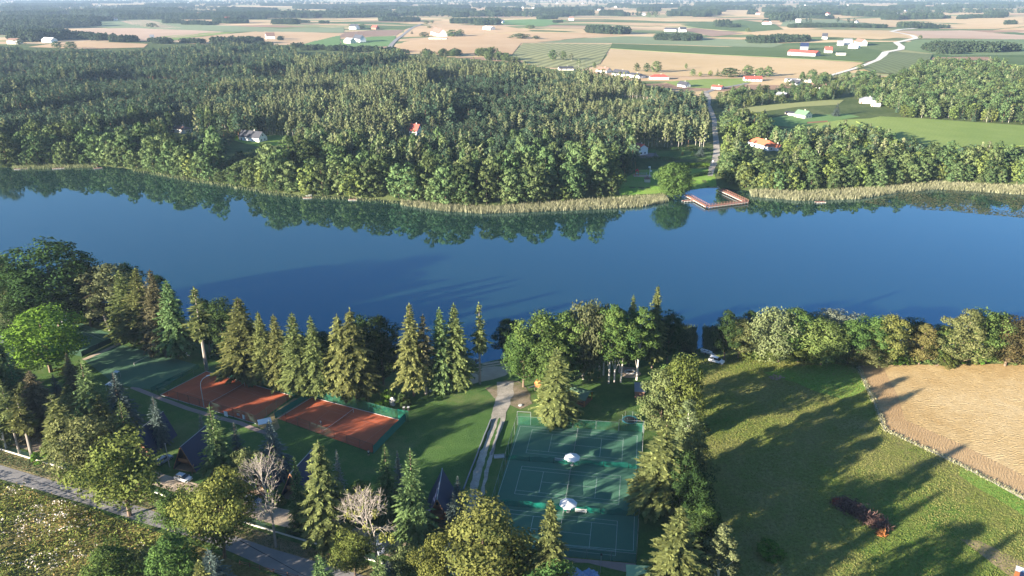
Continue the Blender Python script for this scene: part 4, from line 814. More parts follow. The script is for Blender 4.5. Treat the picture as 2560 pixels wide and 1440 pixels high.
for s in range(3):                                          # coarse crowns for trees a kilometre and more away
    p, Cc = broadleaf(14, 5, 590+s, base=0.0, clumps=14, leaves=18, leaf=1.3, lobes=.3); fp('distant', far_mesh('distant_tree', p, M['distant'], trunk_mb(7, .25, .1, 0, s, n=4), M['bark']), 14)
KINDS = ['alder', 'birch', 'pine', 'lime', 'spruce', 'distant']
VLIST = [(k, i) for k in KINDS for i in range(len(FAR[k]))]
SRC = {}
def src_objects():                                          # the wood copies the shapes of real trees that stand in view
    return SRC
def scatter(name, pts, label, kind='stuff'):
    """pts: rows x, y, z, variant index, scale xy, scale z, turn -> one object of instanced trees"""
    A = np.array(pts, float); me = bpy.data.meshes.new(name); me.from_pydata(A[:, :3].tolist(), [], [])
    a = me.attributes.new('variant', 'INT', 'POINT'); a.data.foreach_set('value', A[:, 3].astype(np.int32))
    s = me.attributes.new('size', 'FLOAT_VECTOR', 'POINT'); s.data.foreach_set('vector', np.stack([A[:, 4], A[:, 4], A[:, 5]], 1).astype(np.float32).ravel())
    r = me.attributes.new('turn', 'FLOAT_VECTOR', 'POINT'); r.data.foreach_set('vector', np.stack([A[:, 6]*0, A[:, 6]*0, A[:, 6]], 1).astype(np.float32).ravel())
    o = link(name, me); o['kind'] = 'stuff'; o['label'] = label
    md = o.modifiers.new('trees', 'NODES'); md.node_group = wood_group(); return o
_wg = []
def wood_group():
    if _wg: return _wg[0]
    ng = bpy.data.node_groups.new('wood', 'GeometryNodeTree'); ng.interface.new_socket('Geometry', in_out='INPUT', socket_type='NodeSocketGeometry'); ng.interface.new_socket('Geometry', in_out='OUTPUT', socket_type='NodeSocketGeometry')
    N = ng.nodes.new; L = ng.links.new; gi = N('NodeGroupInput'); go = N('NodeGroupOutput'); jn = N('GeometryNodeJoinGeometry')
    def attr(nm, ty):
        n = N('GeometryNodeInputNamedAttribute'); n.data_type = ty; n.inputs['Name'].default_value = nm; return n
    va = attr('variant', 'INT'); sz = attr('size', 'FLOAT_VECTOR'); tn = attr('turn', 'FLOAT_VECTOR')
    for idx, key in enumerate(VLIST):
        oi = N('GeometryNodeObjectInfo'); oi.inputs['Object'].default_value = SRC[key]; oi.transform_space = 'ORIGINAL'; oi.inputs['As Instance'].default_value = False
        cp = N('FunctionNodeCompare'); cp.data_type = 'INT'; cp.operation = 'EQUAL'; ins = [s for s in cp.inputs if s.type == 'INT']; L(va.outputs['Attribute'], ins[0]); ins[1].default_value = idx
        ip = N('GeometryNodeInstanceOnPoints'); L(gi.outputs[0], ip.inputs['Points']); L(cp.outputs[0], ip.inputs['Selection']); L(oi.outputs['Geometry'], ip.inputs['Instance'])
        L(tn.outputs['Attribute'], ip.inputs['Rotation']); L(sz.outputs['Attribute'], ip.inputs['Scale']); L(ip.outputs[0], jn.inputs[0])
    L(jn.outputs[0], go.inputs[0]); _wg.append(ng); return ng
def vi(kind): return VLIST.index((kind, random.randrange(len(FAR[kind]))))
# outlines of woods and clearings, given where they stand in the picture and put down on the terrain
WOOD = PX([(-700,152),(-300,146),(0,142),(200,140),(430,138),(560,130),(738,136),(745,160),(800,152),(905,152),(1000,156),(1180,170),(1300,186),(1320,200),(1420,208),(1540,228),(1600,238),(1765,262),(1770,262),(1775,300),(1780,330),(1782,372),(1590,371),(1580,420),(1600,425),(1540,462),(1552,490),(1400,508),(1300,516),(1200,522),(1100,516),(1000,505),(860,494),(760,492),(680,480),(600,467),(520,454),(430,440),(330,424),(240,414),(100,417),(0,419),(-300,414),(-700,400)])
PINEW = PX([(-700,150),(0,140),(560,129),(738,134),(742,190),(700,222),(560,240),(500,290),(420,320),(300,330),(200,360),(0,395),(-700,400)])
RIGHTW = [PX(P) for P in ([(2192,232),(2250,205),(2290,180),(2330,170),(2480,174),(2560,200),(3000,220),(3000,325),(2560,312),(2400,302),(2200,290),(2170,268),(2230,240)],
   [(1797,250),(1830,240),(1900,235),(2000,232),(2110,225),(2200,215),(2230,238),(2180,250),(2100,248),(2000,254),(1930,262),(1832,272),(1800,276)],
   [(1800,300),(1850,300),(1900,318),(1915,345),(1960,362),(2040,356),(2110,345),(2180,352),(2250,385),(2310,408),(2560,402),(3000,415),(3000,474),(2560,466),(2420,458),(2340,455),(2200,468),(2000,478),(1880,474),(1810,466),(1797,420),(1800,340)],
   [(1940,205),(2050,200),(2190,195),(2220,215),(2110,225),(1990,228)])]
def ell(cx, cy, rx, ry):
    p = at(cx, cy); q = at(cx+rx, cy); s = at(cx, cy-ry); t = at(cx, cy+ry); return (p[0], (s[1]+t[1])/2, abs(q[0]-p[0]), abs(s[1]-t[1])/2)
CLEAR = [ell(*e) for e in [(650,375,92,32),(505,322,44,20),(452,346,42,18),(1035,356,24,26),(1568,262,70,16),(1290,352,22,26),(700,200,40,8),(1005,300,18,16),(860,262,60,12),(1640,395,62,26),(1430,372,40,10),
   (1912,392,62,34),(2010,308,78,26),(2170,272,50,24),(1950,245,20,8),(2050,222,30,8),(2240,250,40,10),(1990,212,40,9),(1885,200,40,9),(1790,222,36,8),(1780,325,14,90),(2110,300,60,12),(985,380,22,8),(400,250,90,5),(250,215,120,4),(560,170,120,3),(1300,230,70,4),(1150,330,16,14)]]
LOW = [ell(*e) for e in [(650,420,105,42),(490,375,85,32),(1035,392,34,26),(1912,432,60,16),(2010,338,70,16),(1430,392,40,14),(320,212,120,11),(560,182,70,9),(690,196,60,9),(60,192,80,10),(230,152,80,5),(1250,252,90,9),(830,238,50,9),(1180,302,60,9),(1400,330,60,9),(920,186,80,6),(1120,208,60,6),(1480,270,60,10)]]
def lowzone(x, y): return any(((x-a)/c)**2+((y-b)/d)**2 < 1 for a, b, c, d in LOW)
def cleared(x, y):
    m = np.zeros(x.shape, bool)
    for (a, b, c, d) in CLEAR: m |= ((x-a)/c)**2+((y-b)/d)**2 < 1
    return m
_cells = np.random.default_rng(3); CX = _cells.uniform(-900, 700, 260); CY = _cells.uniform(380, 1400, 260); CH = _cells.uniform(0.68, 1.3, 260); CB = _cells.random(260)
def jgrid(P, sp, seed):
    g = np.random.default_rng(seed); A = np.array(P); x0, y0 = A.min(0); x1, y1 = A.max(0)
    X, Y = np.meshgrid(np.arange(x0, x1, sp), np.arange(y0, y1, sp)); X = X.ravel()+g.uniform(-.45, .45, X.size)*sp; Y = Y.ravel()+g.uniform(-.45, .45, Y.size)*sp
    k = in_poly(X, Y, P) & ~cleared(X, Y); X, Y = X[k], Y[k]
    lane = np.array([at(u, v)[:2] for u, v in [(1762,228),(1770,262),(1778,278),(1786,300),(1787,325),(1790,350),(1792,380),(1789,402),(1780,418)]])
    dm = np.full(X.shape, 1e9)
    for i in range(len(lane)-1):
        a, b = lane[i], lane[i+1]; t = np.clip(((X-a[0])*(b-a)[0]+(Y-a[1])*(b-a)[1])/((b-a)**2).sum(), 0, 1); dm = np.minimum(dm, np.hypot(X-a[0]-t*(b-a)[0], Y-a[1]-t*(b-a)[1]))
    k = dm > 6.0; return X[k], Y[k], g
ALL = []                                                   # x, y, z, kind, sxy, sz
def vis(x, y): return (np.abs(x) < y*0.715+40)
X, Y, g = jgrid(WOOD, 5.9, 11); k = vis(X, Y); X, Y = X[k], Y[k]
D = lake_dist(X, Y); Zs = hgt(X, Y); ip = in_poly(X, Y, PINEW); cell = np.array([np.argmin((CX-a)**2+(CY-b)**2*0.6) for a, b in zip(X, Y)])
for x, y, z, d, pn, c in zip(X, Y, Zs, D, ip, cell):
    u = g.random()
    if d < 34+12*math.sin(x/31):
        if g.random() < .52 and d > 5: continue
        s = g.uniform(.9, 1.55); ALL.append((x, y, z, 'alder' if u > .07 else 'lime', s, s*g.uniform(.85, 1.12))); continue
    H = CH[c]
    if math.sin(x/17+2*math.sin(y/37))+math.sin(y/23-1.7*math.sin(x/41))+g.normal()*.35 > 1.55: continue
    if pn:
        kd = 'pine' if u < .72 else ('spruce' if u < .9 else 'birch'); s = g.uniform(.8, 1.15)*(.75+.25*H); ALL.append((x, y, z, kd, s, H*g.uniform(.78, 1.2)))
    else:
        b = CB[c]; kd = ('birch' if u < .9 else 'pine') if b < .55 else (('birch' if u < .45 else 'pine') if b < .8 else ('pine' if u < .75 else 'spruce'))
        if d < 110 and u > .5: kd = 'pine' if u < .72 else 'alder'
        s = g.uniform(.8, 1.15); ALL.append((x, y, z, kd, s*(.8 if kd == 'alder' else 1), H*g.uniform(.75, 1.22)))
for wi, P in enumerate(RIGHTW):
    X, Y, g = jgrid(P, (6.8, 8, 6.4, 9)[wi], 21+wi); k = vis(X, Y); X, Y = X[k], Y[k]; D = lake_dist(X, Y); Zs = hgt(X, Y)
    for x, y, z, d in zip(X, Y, Zs, D):
        u = g.random()
        if wi == 2 and d > 30 and u < .22 and x < 210: continue
        if wi in (1, 3) and u < .25: continue
        kd = ['alder', 'alder', 'alder', 'lime', 'birch', 'spruce'][int(g.random()*6)] if wi != 2 else (['alder', 'alder', 'lime', 'lime'][int(g.random()*4)] if d < 32 else ['alder', 'birch', 'lime', 'pine'][int(g.random()*4)])
        s = g.uniform(.75, 1.15)*(.72 if wi in (1, 3) else 1.0); ALL.append((x, y, z, kd, s, s*g.uniform(.8, 1.05)))
LOOK = {'alder': 'rounded green alder', 'birch': 'narrow pale birch', 'pine': 'bluish green pine', 'lime': 'yellowish leafy tree', 'spruce': 'pointed dark spruce'}
def where(x, y, z, d, kd, sz):
    u = proj(x, y, z)[0]; s = 'tall' if sz > 1.08 else ('short' if sz < .88 else 'middling')
    if u < 330: w = 'above the left fishing jetties'
    elif u < 560: w = 'below the grey roofed wood houses'
    elif u < 800: w = 'around the white house clearing'
    elif u < 1080: w = 'below the half timbered house'
    elif u < 1320: w = 'at the middle of the far shore'
    elif u < 1785: w = 'left of the bathing lawn'
    elif u < 2010: w = 'near the orange roofed house'
    elif u < 2280: w = 'below the grey roofed farmhouse'
    else: w = 'along the bay at far right'
    r_ = 'at the water' if d < 12 else ('just behind the shore row' if d < 40 else ('inside the wood' if d < 110 else 'deep in the wood'))
    return '%s %s %s %s' % (s, LOOK[kd], r_, w), '%s %ss %s %s' % (s, LOOK[kd], r_, w)
NAME = {'alder': 'alder_tree', 'birch': 'birch_tree', 'pine': 'pine_tree', 'lime': 'linden_tree', 'spruce': 'spruce_tree'}
SHP = densify([G(u, v, WATER) for u, v in FAR_SHORE if -200 < u < 2800], 4.2, closed=False); gs_ = np.random.default_rng(77)
for x, y in SHP:
    x += gs_.normal()*1.2; y += 2.2+gs_.random()*4; u = proj(x, y, WATER)[0]
    if 1540 < u < 1865 or gs_.random() < .18: continue
    s = gs_.uniform(.38, .85); ALL.append((x, y, h1(x, y), 'alder' if gs_.random() < .85 else 'lime', s*1.1, s))
ALL = [(x, y, z, kd, sx*.6, sz*.38) if lowzone(x, y) else (x, y, z, kd, sx, sz) for x, y, z, kd, sx, sz in ALL]
rest = []; cnt = {k: 0 for k in KINDS}
for (x, y, z, kd, sx, sz) in sorted(ALL, key=lambda t: t[1]):
    lim = 175 if kd == 'spruce' else 240
    if cnt[kd] < lim:
        v = cnt[kd] % len(FAR[kd]); cnt[kd] += 1; me, h0 = FAR[kd][v]; o = link(NAME[kd], me); o.location = (x, y, z); o.scale = (sx, sx, sz); o.rotation_euler = (0, 0, g.uniform(0, 6.28))
        lb, gp = where(x, y, z, float(lake_dist(x, y)[0]), kd, sz); tag(o, lb, 'tree', gp); SRC.setdefault((kd, v), o)
    else: rest.append((x, y, z, kd, sx, sz, g.uniform(0, 6.28)))
# lone and grouped trees out in the fields
FT = [(1382,150,22,26,'alder'),(1408,150,18,22,'alder'),(1428,152,14,18,'birch'),(1446,168,14,20,'birch'),(1486,170,10,14,'alder'),(1592,178,15,20,'alder'),(1617,180,16,22,'alder'),(1640,182,27,30,'alder'),(1732,190,14,18,'alder'),(1750,192,10,10,'lime'),(1775,190,12,14,'lime'),(1793,190,12,18,'spruce'),
      (1824,193,48,24,'alder'),(1870,190,30,26,'alder'),(1898,192,26,22,'alder'),(1920,192,24,26,'alder'),(2030,196,30,22,'alder'),(2060,200,30,20,'alder'),(2150,172,18,10,'lime'),(2160,210,46,34,'alder'),(2210,215,30,24,'lime'),(1715,172,8,8,'alder'),
      (50,112,24,14,'alder'),(145,122,24,18,'alder'),(178,124,30,20,'alder'),(1300,96,50,12,'alder'),(1340,98,20,8,'alder'),(1325,72,26,10,'alder'),(1060,92,24,12,'alder'),(1130,92,30,18,'alder'),(1150,90,20,16,'alder'),(1030,85,10,8,'spruce'),(1066,60,14,8,'alder'),(1080,58,10,7,'alder'),(1074,70,12,5,'lime'),
      (2452,120,26,10,'alder'),(2300,97,12,6,'alder'),(1870,80,14,10,'alder'),(1622,43,12,12,'alder'),(1640,42,14,14,'alder'),(1600,40,18,8,'alder'),(380,68,26,10,'alder'),(890,72,30,12,'spruce'),(905,72,18,12,'alder'),(935,73,14,8,'spruce')]
for (bx, by, w, hh, kd) in FT:
    p = at(bx, by); mp = mpp(p); me, h0 = FAR[kd][random.randrange(len(FAR[kd]))]; o = link(NAME[kd], me); o.location = p
    rr = {'alder': 4.6, 'birch': 2.6, 'lime': 4.8, 'spruce': 2.8, 'pine': 3}[kd]; sx = w/2*mp/rr; o.scale = (sx, sx, max(.5, hh*mp/h0)); o.rotation_euler.z = random.uniform(0, 6)
    tag(o, 'lone leafy tree standing out in the open fields beyond the village' if kd != 'spruce' else 'pointed conifer beside a distant farmhouse', 'tree', 'single trees in the open farmland')
    SRC.setdefault((kd, 0), o)
# coarse far trees: one real one as the pattern
for v in range(3):
    p = at((1655, 1690, 1740)[v], (98, 99, 101)[v]); me, h0 = FAR['distant'][v]; o = link('distant_tree', me); o.location = p; o.scale = (1.1, 1.1, 1.1)
    tag(o, 'bushy tree in the copse before the white farm in the middle distance', 'tree', 'trees of the copse before the white farm'); SRC[('distant', v)] = o
for key in VLIST: assert key in SRC, key
pw = [t for t in rest if in_poly(np.array([t[0]]), np.array([t[1]]), PINEW)[0]]; ids = set(map(id, pw)); xr = [t for t in rest if id(t) not in ids]
rw = [t for t in xr if t[0] > .245*t[1]]; mw = [t for t in xr if t[0] <= .245*t[1]]
def rows(L_): return [(x, y, z, vi(kd), sx, sz, r_) for x, y, z, kd, sx, sz, r_ in L_]
scatter('pine_wood', rows(pw), 'dense bluish pine forest covering the land at upper left'); scatter('birch_wood', rows(mw), 'pale birch and pine wood in the middle behind the far shore'); scatter('village_wood', rows(rw), 'leafy woods around the farmsteads at upper right')
# copses and woodlots
CP = [(1700,101,118,13),(1705,96,60,13),(1525,84,110,17),(1500,82,60,17),(1575,82,40,8),(1955,106,150,16),(1900,100,40,14),(2300,70,90,13),(2350,70,60,8),(2420,130,180,22),(2500,128,120,20),(2380,135,60,16),(2100,68,250,9),(2040,66,70,9),
      (1990,44,140,20),(1960,50,60,16),(2080,36,130,10),(2060,46,60,8),(1810,66,40,16),(1835,68,30,9),(2272,48,24,9),(2368,46,20,8),(2408,47,26,7),(2190,25,110,16),(2260,22,60,14),(2130,24,60,12),(2440,20,200,12),(2340,24,80,8),(2500,12,140,18),(2290,12,80,12),
      (1180,58,110,12),(1150,42,40,12),(1110,34,70,16),(1160,34,60,14),(1200,38,50,10),(1240,30,50,12),(1290,40,60,12),(1385,42,50,12),(1370,34,70,12),(1420,28,60,12),(1530,38,60,14),(1560,40,30,10),(1395,56,24,7),(1330,30,40,8),(1620,20,90,12),(1670,18,60,12),(1700,30,40,8),(1770,20,60,8),(1800,12,120,8),(1900,10,120,8),
      (880,42,140,16),(960,42,60,12),(1030,38,50,8),(1040,26,80,10),(950,22,140,12),(880,18,120,8),(790,22,120,8),(700,14,100,6),(250,100,60,16),(210,98,50,18),(300,104,70,15),(330,104,30,12),(120,100,60,26),(60,104,90,28),(170,98,50,20),
      (430,48,330,12),(520,47,280,14),(640,44,300,14),(760,42,240,12),(860,44,120,8),(560,36,200,10),(360,40,200,10),(250,40,160,14),(330,30,120,10),(420,16,120,12),(340,20,80,8),(160,36,180,14),(60,42,160,18),(100,56,240,18),(60,70,200,20),(150,66,160,14),(30,86,160,20),(100,88,100,16),(190,60,60,14),(230,52,80,12),
      (480,61,60,10),(520,62,40,9),(760,56,24,6),(808,58,24,6),(560,111,70,18),(610,108,80,16),(480,108,60,10),(400,108,50,14),(380,104,30,10),(650,116,60,8),(780,125,60,12),(840,126,60,12),(740,118,30,10),(900,130,80,14),(960,132,50,14),(1000,138,40,12),(1070,140,40,12),(1120,140,50,14),(1140,136,30,12),(1215,140,60,18),(1240,150,60,18),(1280,158,40,14),
      (100,16,200,10),(30,24,140,12),(540,14,60,5),(600,26,60,6),(180,8,300,6),(1000,10,200,5),(1240,14,120,7),(1480,24,60,8),(1550,16,60,8),(1950,22,60,6),(2050,12,100,6),(2420,6,200,6),(2200,6,160,5),(700,100,10,4)]
gc = random.Random(12)
CP += [(gc.uniform(0, 2560), gc.triangular(8, 74, 22), gc.uniform(20, 110), gc.uniform(8, 15)) for _ in range(80)]
CP = [c for c in CP if not (1500 < c[0] < 2250 and c[1] > 72 and c[2] < 60)]
for (cx, cy, w, hh) in CP:
    p = at(cx, cy+1); mp = mpp(p); W = w*mp; Hh = hh*mp; th = min(max(Hh*0.95, 9), 22); W = min(W, 420) if len(CP) and cy < 1e9 and (cx, cy, w, hh) in CP[-80:] else W; dep = max(14, min(W*0.6, 75, max(0.0, Hh*1.2-th)*p[1]/CAM_H*1.0+22)); n = int(min(900, max(6, W*dep/26)))
    pts = []
    for _ in range(n):
        a = random.uniform(-1, 1); b = random.uniform(-.5, .5)
        if random.random() > 1.25-abs(a)**3: continue
        x = p[0]+a*W/2; y = p[1]+dep*.4+b*dep*math.sqrt(max(0.05, 1-a*a*.8))+math.sin(a*3+cx)*dep*.1; s = random.uniform(.75, 1.15)
        if p[1] < 1300: v = vi(random.choice(['alder', 'alder', 'birch', 'spruce'] if cx > 1100 else ['alder', 'pine', 'alder']))
        else: v = vi('distant')
        pts.append((x, y, h1(x, y), v, s*min(1.35, .65+th/25), s*th/14, random.uniform(0, 6)))
    if pts:
        far = 'far hazy' if cy < 35 else ('distant' if cy < 90 else 'nearer')
        scatter('copse', pts, '%s belt of trees standing among the fields beyond the village' % far)['group'] = 'belts of trees among the fields, '+far
# faintest bands near the horizon
pts = []
for i in range(9000):
    y = 3400*math.exp(random.random()*1.05); x = random.uniform(-.75, .75)*y; nv = math.sin(x/700+y/420)+math.sin(y/260-x/1500)+math.sin(x/330+3)*.7
    lim = 0.85 if y < 7000 else -0.4
    if x < -.25*y: lim -= .5
    if nv < lim: continue
    s = random.uniform(.9, 1.5); pts.append((x, y, h1(x, y), vi('distant'), s*1.5, s, random.uniform(0, 6)))
scatter('horizon_woods', pts, 'blue hazy woods along the horizon')
# ------------------------------------------------------------------ tennis courts
def quad_lines(mb, o, ux, uy, segs, w, z):
    """flat painted strips in a court's own plan: o origin, ux along, uy across"""
    for (a, b, c, d) in segs:
        p = Vector((o[0]+ux.x*a+uy.x*b, o[1]+ux.y*a+uy.y*b)); q = Vector((o[0]+ux.x*c+uy.x*d, o[1]+ux.y*c+uy.y*d)); t = (q-p).normalized()*w/2; n = Vector((-t.y, t.x)); p = p-t; q = q+t
        mb.add([(p.x+n.x, p.y+n.y, z), (p.x-n.x, p.y-n.y, z), (q.x-n.x, q.y-n.y, z), (q.x+n.x, q.y+n.y, z)], [(0, 1, 2, 3)])
L_, W_ = 23.77, 10.97
COURT = [(0,0,L_,0),(0,W_,L_,W_),(0,1.37,L_,1.37),(0,W_-1.37,L_,W_-1.37),(0,0,0,W_),(L_,0,L_,W_),(5.485,1.37,5.485,W_-1.37),(L_-5.485,1.37,L_-5.485,W_-1.37),(5.485,W_/2,L_-5.485,W_/2)]
def net(o, ux, uy, label, z=0.1, ln=12.8, grp='tennis nets', col='tennis_net'):
    c = Vector((o[0], o[1]))+ux*L_/2+uy*(W_/2-ln/2); rz = math.atan2(uy.y, uy.x); t = thing('tennis_net', label, 'net', (c.x, c.y, z), rz, grp)
    for x in (0, ln): MB().tube((x, 0, 0), (x, 0, 1.12), .06, n=6).build('post', M['net_tape'], t)
    mb = MB(); n = 12
    for i in range(n):
        a, b = ln*i/n, ln*(i+1)/n; s = lambda x: 1.05-.14*math.sin(PI*x/ln); mb.add([(a, 0, .04), (b, 0, .04), (b, 0, s(b)), (a, 0, s(a))], [(0, 1, 2, 3)])
    mb.build('netting', M[col], t)
    mb = MB()
    for i in range(n): mb.tube((ln*i/n, 0, 1.07-.14*math.sin(PI*i/n)), (ln*(i+1)/n, 0, 1.07-.14*math.sin(PI*(i+1)/n)), .035, n=4)
    mb.build('top_band', M['net_tape'], t); return t
def fence(name, label, P, h, spacing, meshm, postm, cat='fence', group=None, z=0.0, pr=.045, toprail=True, hs=None, postn='post'):
    P = [Vector(p[:2]) for p in P]; t = thing(name, label, cat, (P[0].x, P[0].y, z), 0, group); O = P[0]; pm = None
    for a, b in zip(P[:-1], P[1:]):
        ln = (b-a).length; n = max(1, round(ln/spacing))
        for i in range(n+1):
            q = a.lerp(b, i/n)-O
            if pm is None: pm = MB().tube((0, 0, 0), (0, 0, h+.05), pr, n=5).mesh(postn, postm)
            o = link(postn, pm, t); o.location = (q.x, q.y, 0)
        for i in range(n):
            u = a.lerp(b, i/n)-O; v = a.lerp(b, (i+1)/n)-O
            MB().add([(u.x, u.y, .04), (v.x, v.y, .04), (v.x, v.y, h), (u.x, u.y, h)], [(0, 1, 2, 3)]).build('mesh_panel', meshm, t)
        if toprail: MB().tube((*(a-O), h), (*(b-O), h), pr*.6, n=4).build('top_rail', postm, t)
    return t
def screen(name, label, a, b, h, material, z=0.05, cat='windscreen', group=None, sag=0.0, posts=True):
    a = Vector(a[:2]); b = Vector(b[:2]); d = b-a; ln = d.length; t = thing(name, label, cat, (a.x, a.y, z), math.atan2(d.y, d.x), group)
    mb = MB(); n = max(4, int(ln/1.2)); g = random.Random(int(ln*10))
    top = [h-(sag*abs(math.sin(i*.9+1))*.6 if sag else 0)+g.uniform(-.04, .04)*(3 if sag else 1) for i in range(n+1)]; off = [g.uniform(-.10, .10)*(3 if sag else 1) for _ in range(n+1)]
    for i in range(n): mb.add([(ln*i/n, off[i]*.3, 0.02), (ln*(i+1)/n, off[i+1]*.3, 0.02), (ln*(i+1)/n, off[i+1], top[i+1]), (ln*i/n, off[i], top[i])], [(0, 1, 2, 3)])
    mb.build('fabric', material, t)
    if posts:
        for i in range(0, int(ln/6)+1): MB().tube((min(i*6, ln), -.12, 0), (min(i*6, ln), -.12, h), .04, n=5).build('post', M['dark_metal'], t)
    return t
gpad = [G(u, v) for u, v in [(1295,1062),(1606,1081),(1589,1408),(1420,1392),(1202,1372),(1230,1285)]]
sheet('green_court_pad', gpad, 0.09, M['hard'], 6)
fit = [((5.358, 171.786), -.171), ((2.412, 155.26), -.168), ((-.470, 138.714), -.166)]
ml = MB(); GC = []
for i, (o, th) in enumerate(fit):
    ux = Vector((math.cos(th), math.sin(th))); uy = Vector((math.sin(th), -math.cos(th))); quad_lines(ml, o, ux, uy, COURT, .075, .097); GC.append((o, ux, uy))
    net(o, ux, uy, ('black net of the topmost green court', 'black net of the middle green court between the two parasols', 'black net of the lowest green court by the spruce')[i], .095)
bl_ = [G(u, v) for u, v in [(1301,1066),(1593,1090),(1583,1378),(1408,1362)]]; bq = [Vector(p) for p in bl_]; l0 = G(1231, 1282)
for a, b in ((bq[0], bq[1]), (bq[1], bq[2]), (bq[2], Vector(G(1215, 1345))), (bq[0], Vector(l0))):
    d = (b-a); t = d.normalized()*0.04; n = Vector((-t.y, t.x)); ml.add([(a.x+n.x, a.y+n.y, .0975), (a.x-n.x, a.y-n.y, .0975), (b.x-n.x, b.y-n.y, .0975), (b.x+n.x, b.y+n.y, .0975)], [(0, 1, 2, 3)])
lo = ml.build('court_lines', M['line']); lo['kind'] = 'structure'
gl = lambda u, v: G(u, v)
fence('court_fence', 'green mesh fence along the left side of the green courts', [gl(1293,1063), gl(1228,1283), gl(1200,1373)], 3.6, 4.5, M['mesh_green'], M['metal'], group=None)
fence('court_fence', 'low open fence with pale posts along the top of the green courts', [gl(1295,1062), gl(1375,1066), gl(1606,1081)], 2.6, 5.8, M['mesh_green'], M['metal'])
fence('court_fence', 'fence along the right side of the green courts under the spruces', [gl(1608,1082), gl(1590,1408)], 3.2, 5.0, M['mesh_green'], M['metal'])
fence('court_fence', 'fence along the bottom of the green courts above the pink paving', [gl(1405,1390), gl(1590,1408)], 2.4, 5.0, M['mesh_dark'], M['metal'])
def frame(label, p, w, h, rz, col='metal', netc=None):
    t = thing('ball_stop', label, 'frame', (*p[:2], .05), rz, 'pale pipe frames behind the green court')
    for x in (0, w): MB().tube((x, 0, 0), (x, 0, h), .06, n=6).build('post', M[col], t)
    MB().tube((0, 0, h), (w, 0, h), .06, n=6).build('crossbar', M[col], t)
    MB().add([(0, .1, 0), (w, .1, 0), (w, .1, h*.85), (0, .1, h*.85)], [(0, 1, 2, 3)]).build('netting', M['mesh_green'], t)
frame('pale pipe frame with netting at the top left corner of the green courts', gl(1293,1061), 3.6, 3.9, R(-6))
frame('pale pipe frame at the top right corner of the green courts by the trampoline', gl(1546,1078), 6.6, 3.4, R(-6))
screen('divider_net', 'sagging green netting between the upper two green courts', gl(1263,1150), gl(1592,1173), 1.7, M['netting'], sag=.7, group=None)
screen('divider_net', 'sagging green netting between the lower two green courts', gl(1232,1263), gl(1588,1292), 1.9, M['netting'], sag=.7)
screen('windscreen', 'pale green windscreen at the left corner of the green courts', gl(1293,1066), gl(1262,1160), 3.0, M['mesh_green'], posts=False)
sheet('paved_strip', [gl(u, v) for u, v in [(1398,1393),(1590,1410),(1588,1432),(1560,1430),(1470,1408),(1396,1405)]], .08, M['paving'], 4)
def parasol(p, r, h, label):
    t = thing('parasol', label, 'parasol', (*p[:2], .1), R(10), 'white parasols between the green courts')
    MB().tube((0, 0, 0), (0, 0, h), .04, n=8).build('pole', M['metal'], t); MB().tube((0, 0, 0), (0, 0, .12), .45, .4, 12).build('base', M['concrete'], t)
    cv = MB(); n = 8; rib = MB()
    for i in range(n):
        a, b = 2*PI*i/n, 2*PI*(i+1)/n; A = (math.cos(a)*r, math.sin(a)*r, h-.55); B = (math.cos(b)*r, math.sin(b)*r, h-.55); Mi = ((A[0]+B[0])/2*.97, (A[1]+B[1])/2*.97, h-.5)
        cv.add([(0, 0, h+.1), A, Mi, B], [(0, 1, 2), (0, 2, 3)]); cv.add([A, Mi, B, (B[0], B[1], h-.75), (Mi[0], Mi[1], h-.70), (A[0], A[1], h-.75)], [(0, 1, 4, 5), (1, 2, 3, 4)])
        MB().tube((0, 0, h), (A[0], A[1], h-.58), .018, n=4).build('rib', M['metal'], t)
    cv.build('canopy', M['canvas'], t); MB().tube((0, 0, h), (0, 0, h+.28), .05, .02, 6).build('finial', M['metal'], t)
parasol(G(1430,1163), 2.0, 2.7, 'white octagonal parasol at the upper divider of the green courts')
parasol(G(1420,1280), 2.05, 2.7, 'white octagonal parasol at the lower divider of the green courts')
def bench(p, rz, label, col='wood', ln=1.9, grp=None):
    t = thing('bench', label, 'bench', p if len(p) == 3 else (*p, .08), rz, grp)
    for k in range(3): MB().box((0, -.18+.18*k, .45), (ln, .14, .04)).build('seat_plank', M[col], t)
    for k in range(2): MB().box((0, .27, .62+.18*k), (ln, .04, .13)).build('back_plank', M[col], t)
    for x in (-ln*.4, ln*.4): MB().box((x, 0, .21), (.07, .42, .42)).build('leg', M['metal'], t)
bench(G(1402,1155), R(-8), 'grey bench beside the upper white parasol', 'net_tape', 3.0)
bench(G(1452,1283), R(-8), 'pale bench beside the lower white parasol', 'net_tape', 2.6)
bench(G(745,983), R(-25), 'pale bench in the shade behind the clay courts', 'net_tape'); bench(G(1088,981), R(12), 'white bench under the five spruces by the beach path', 'net_tape', 3.2)
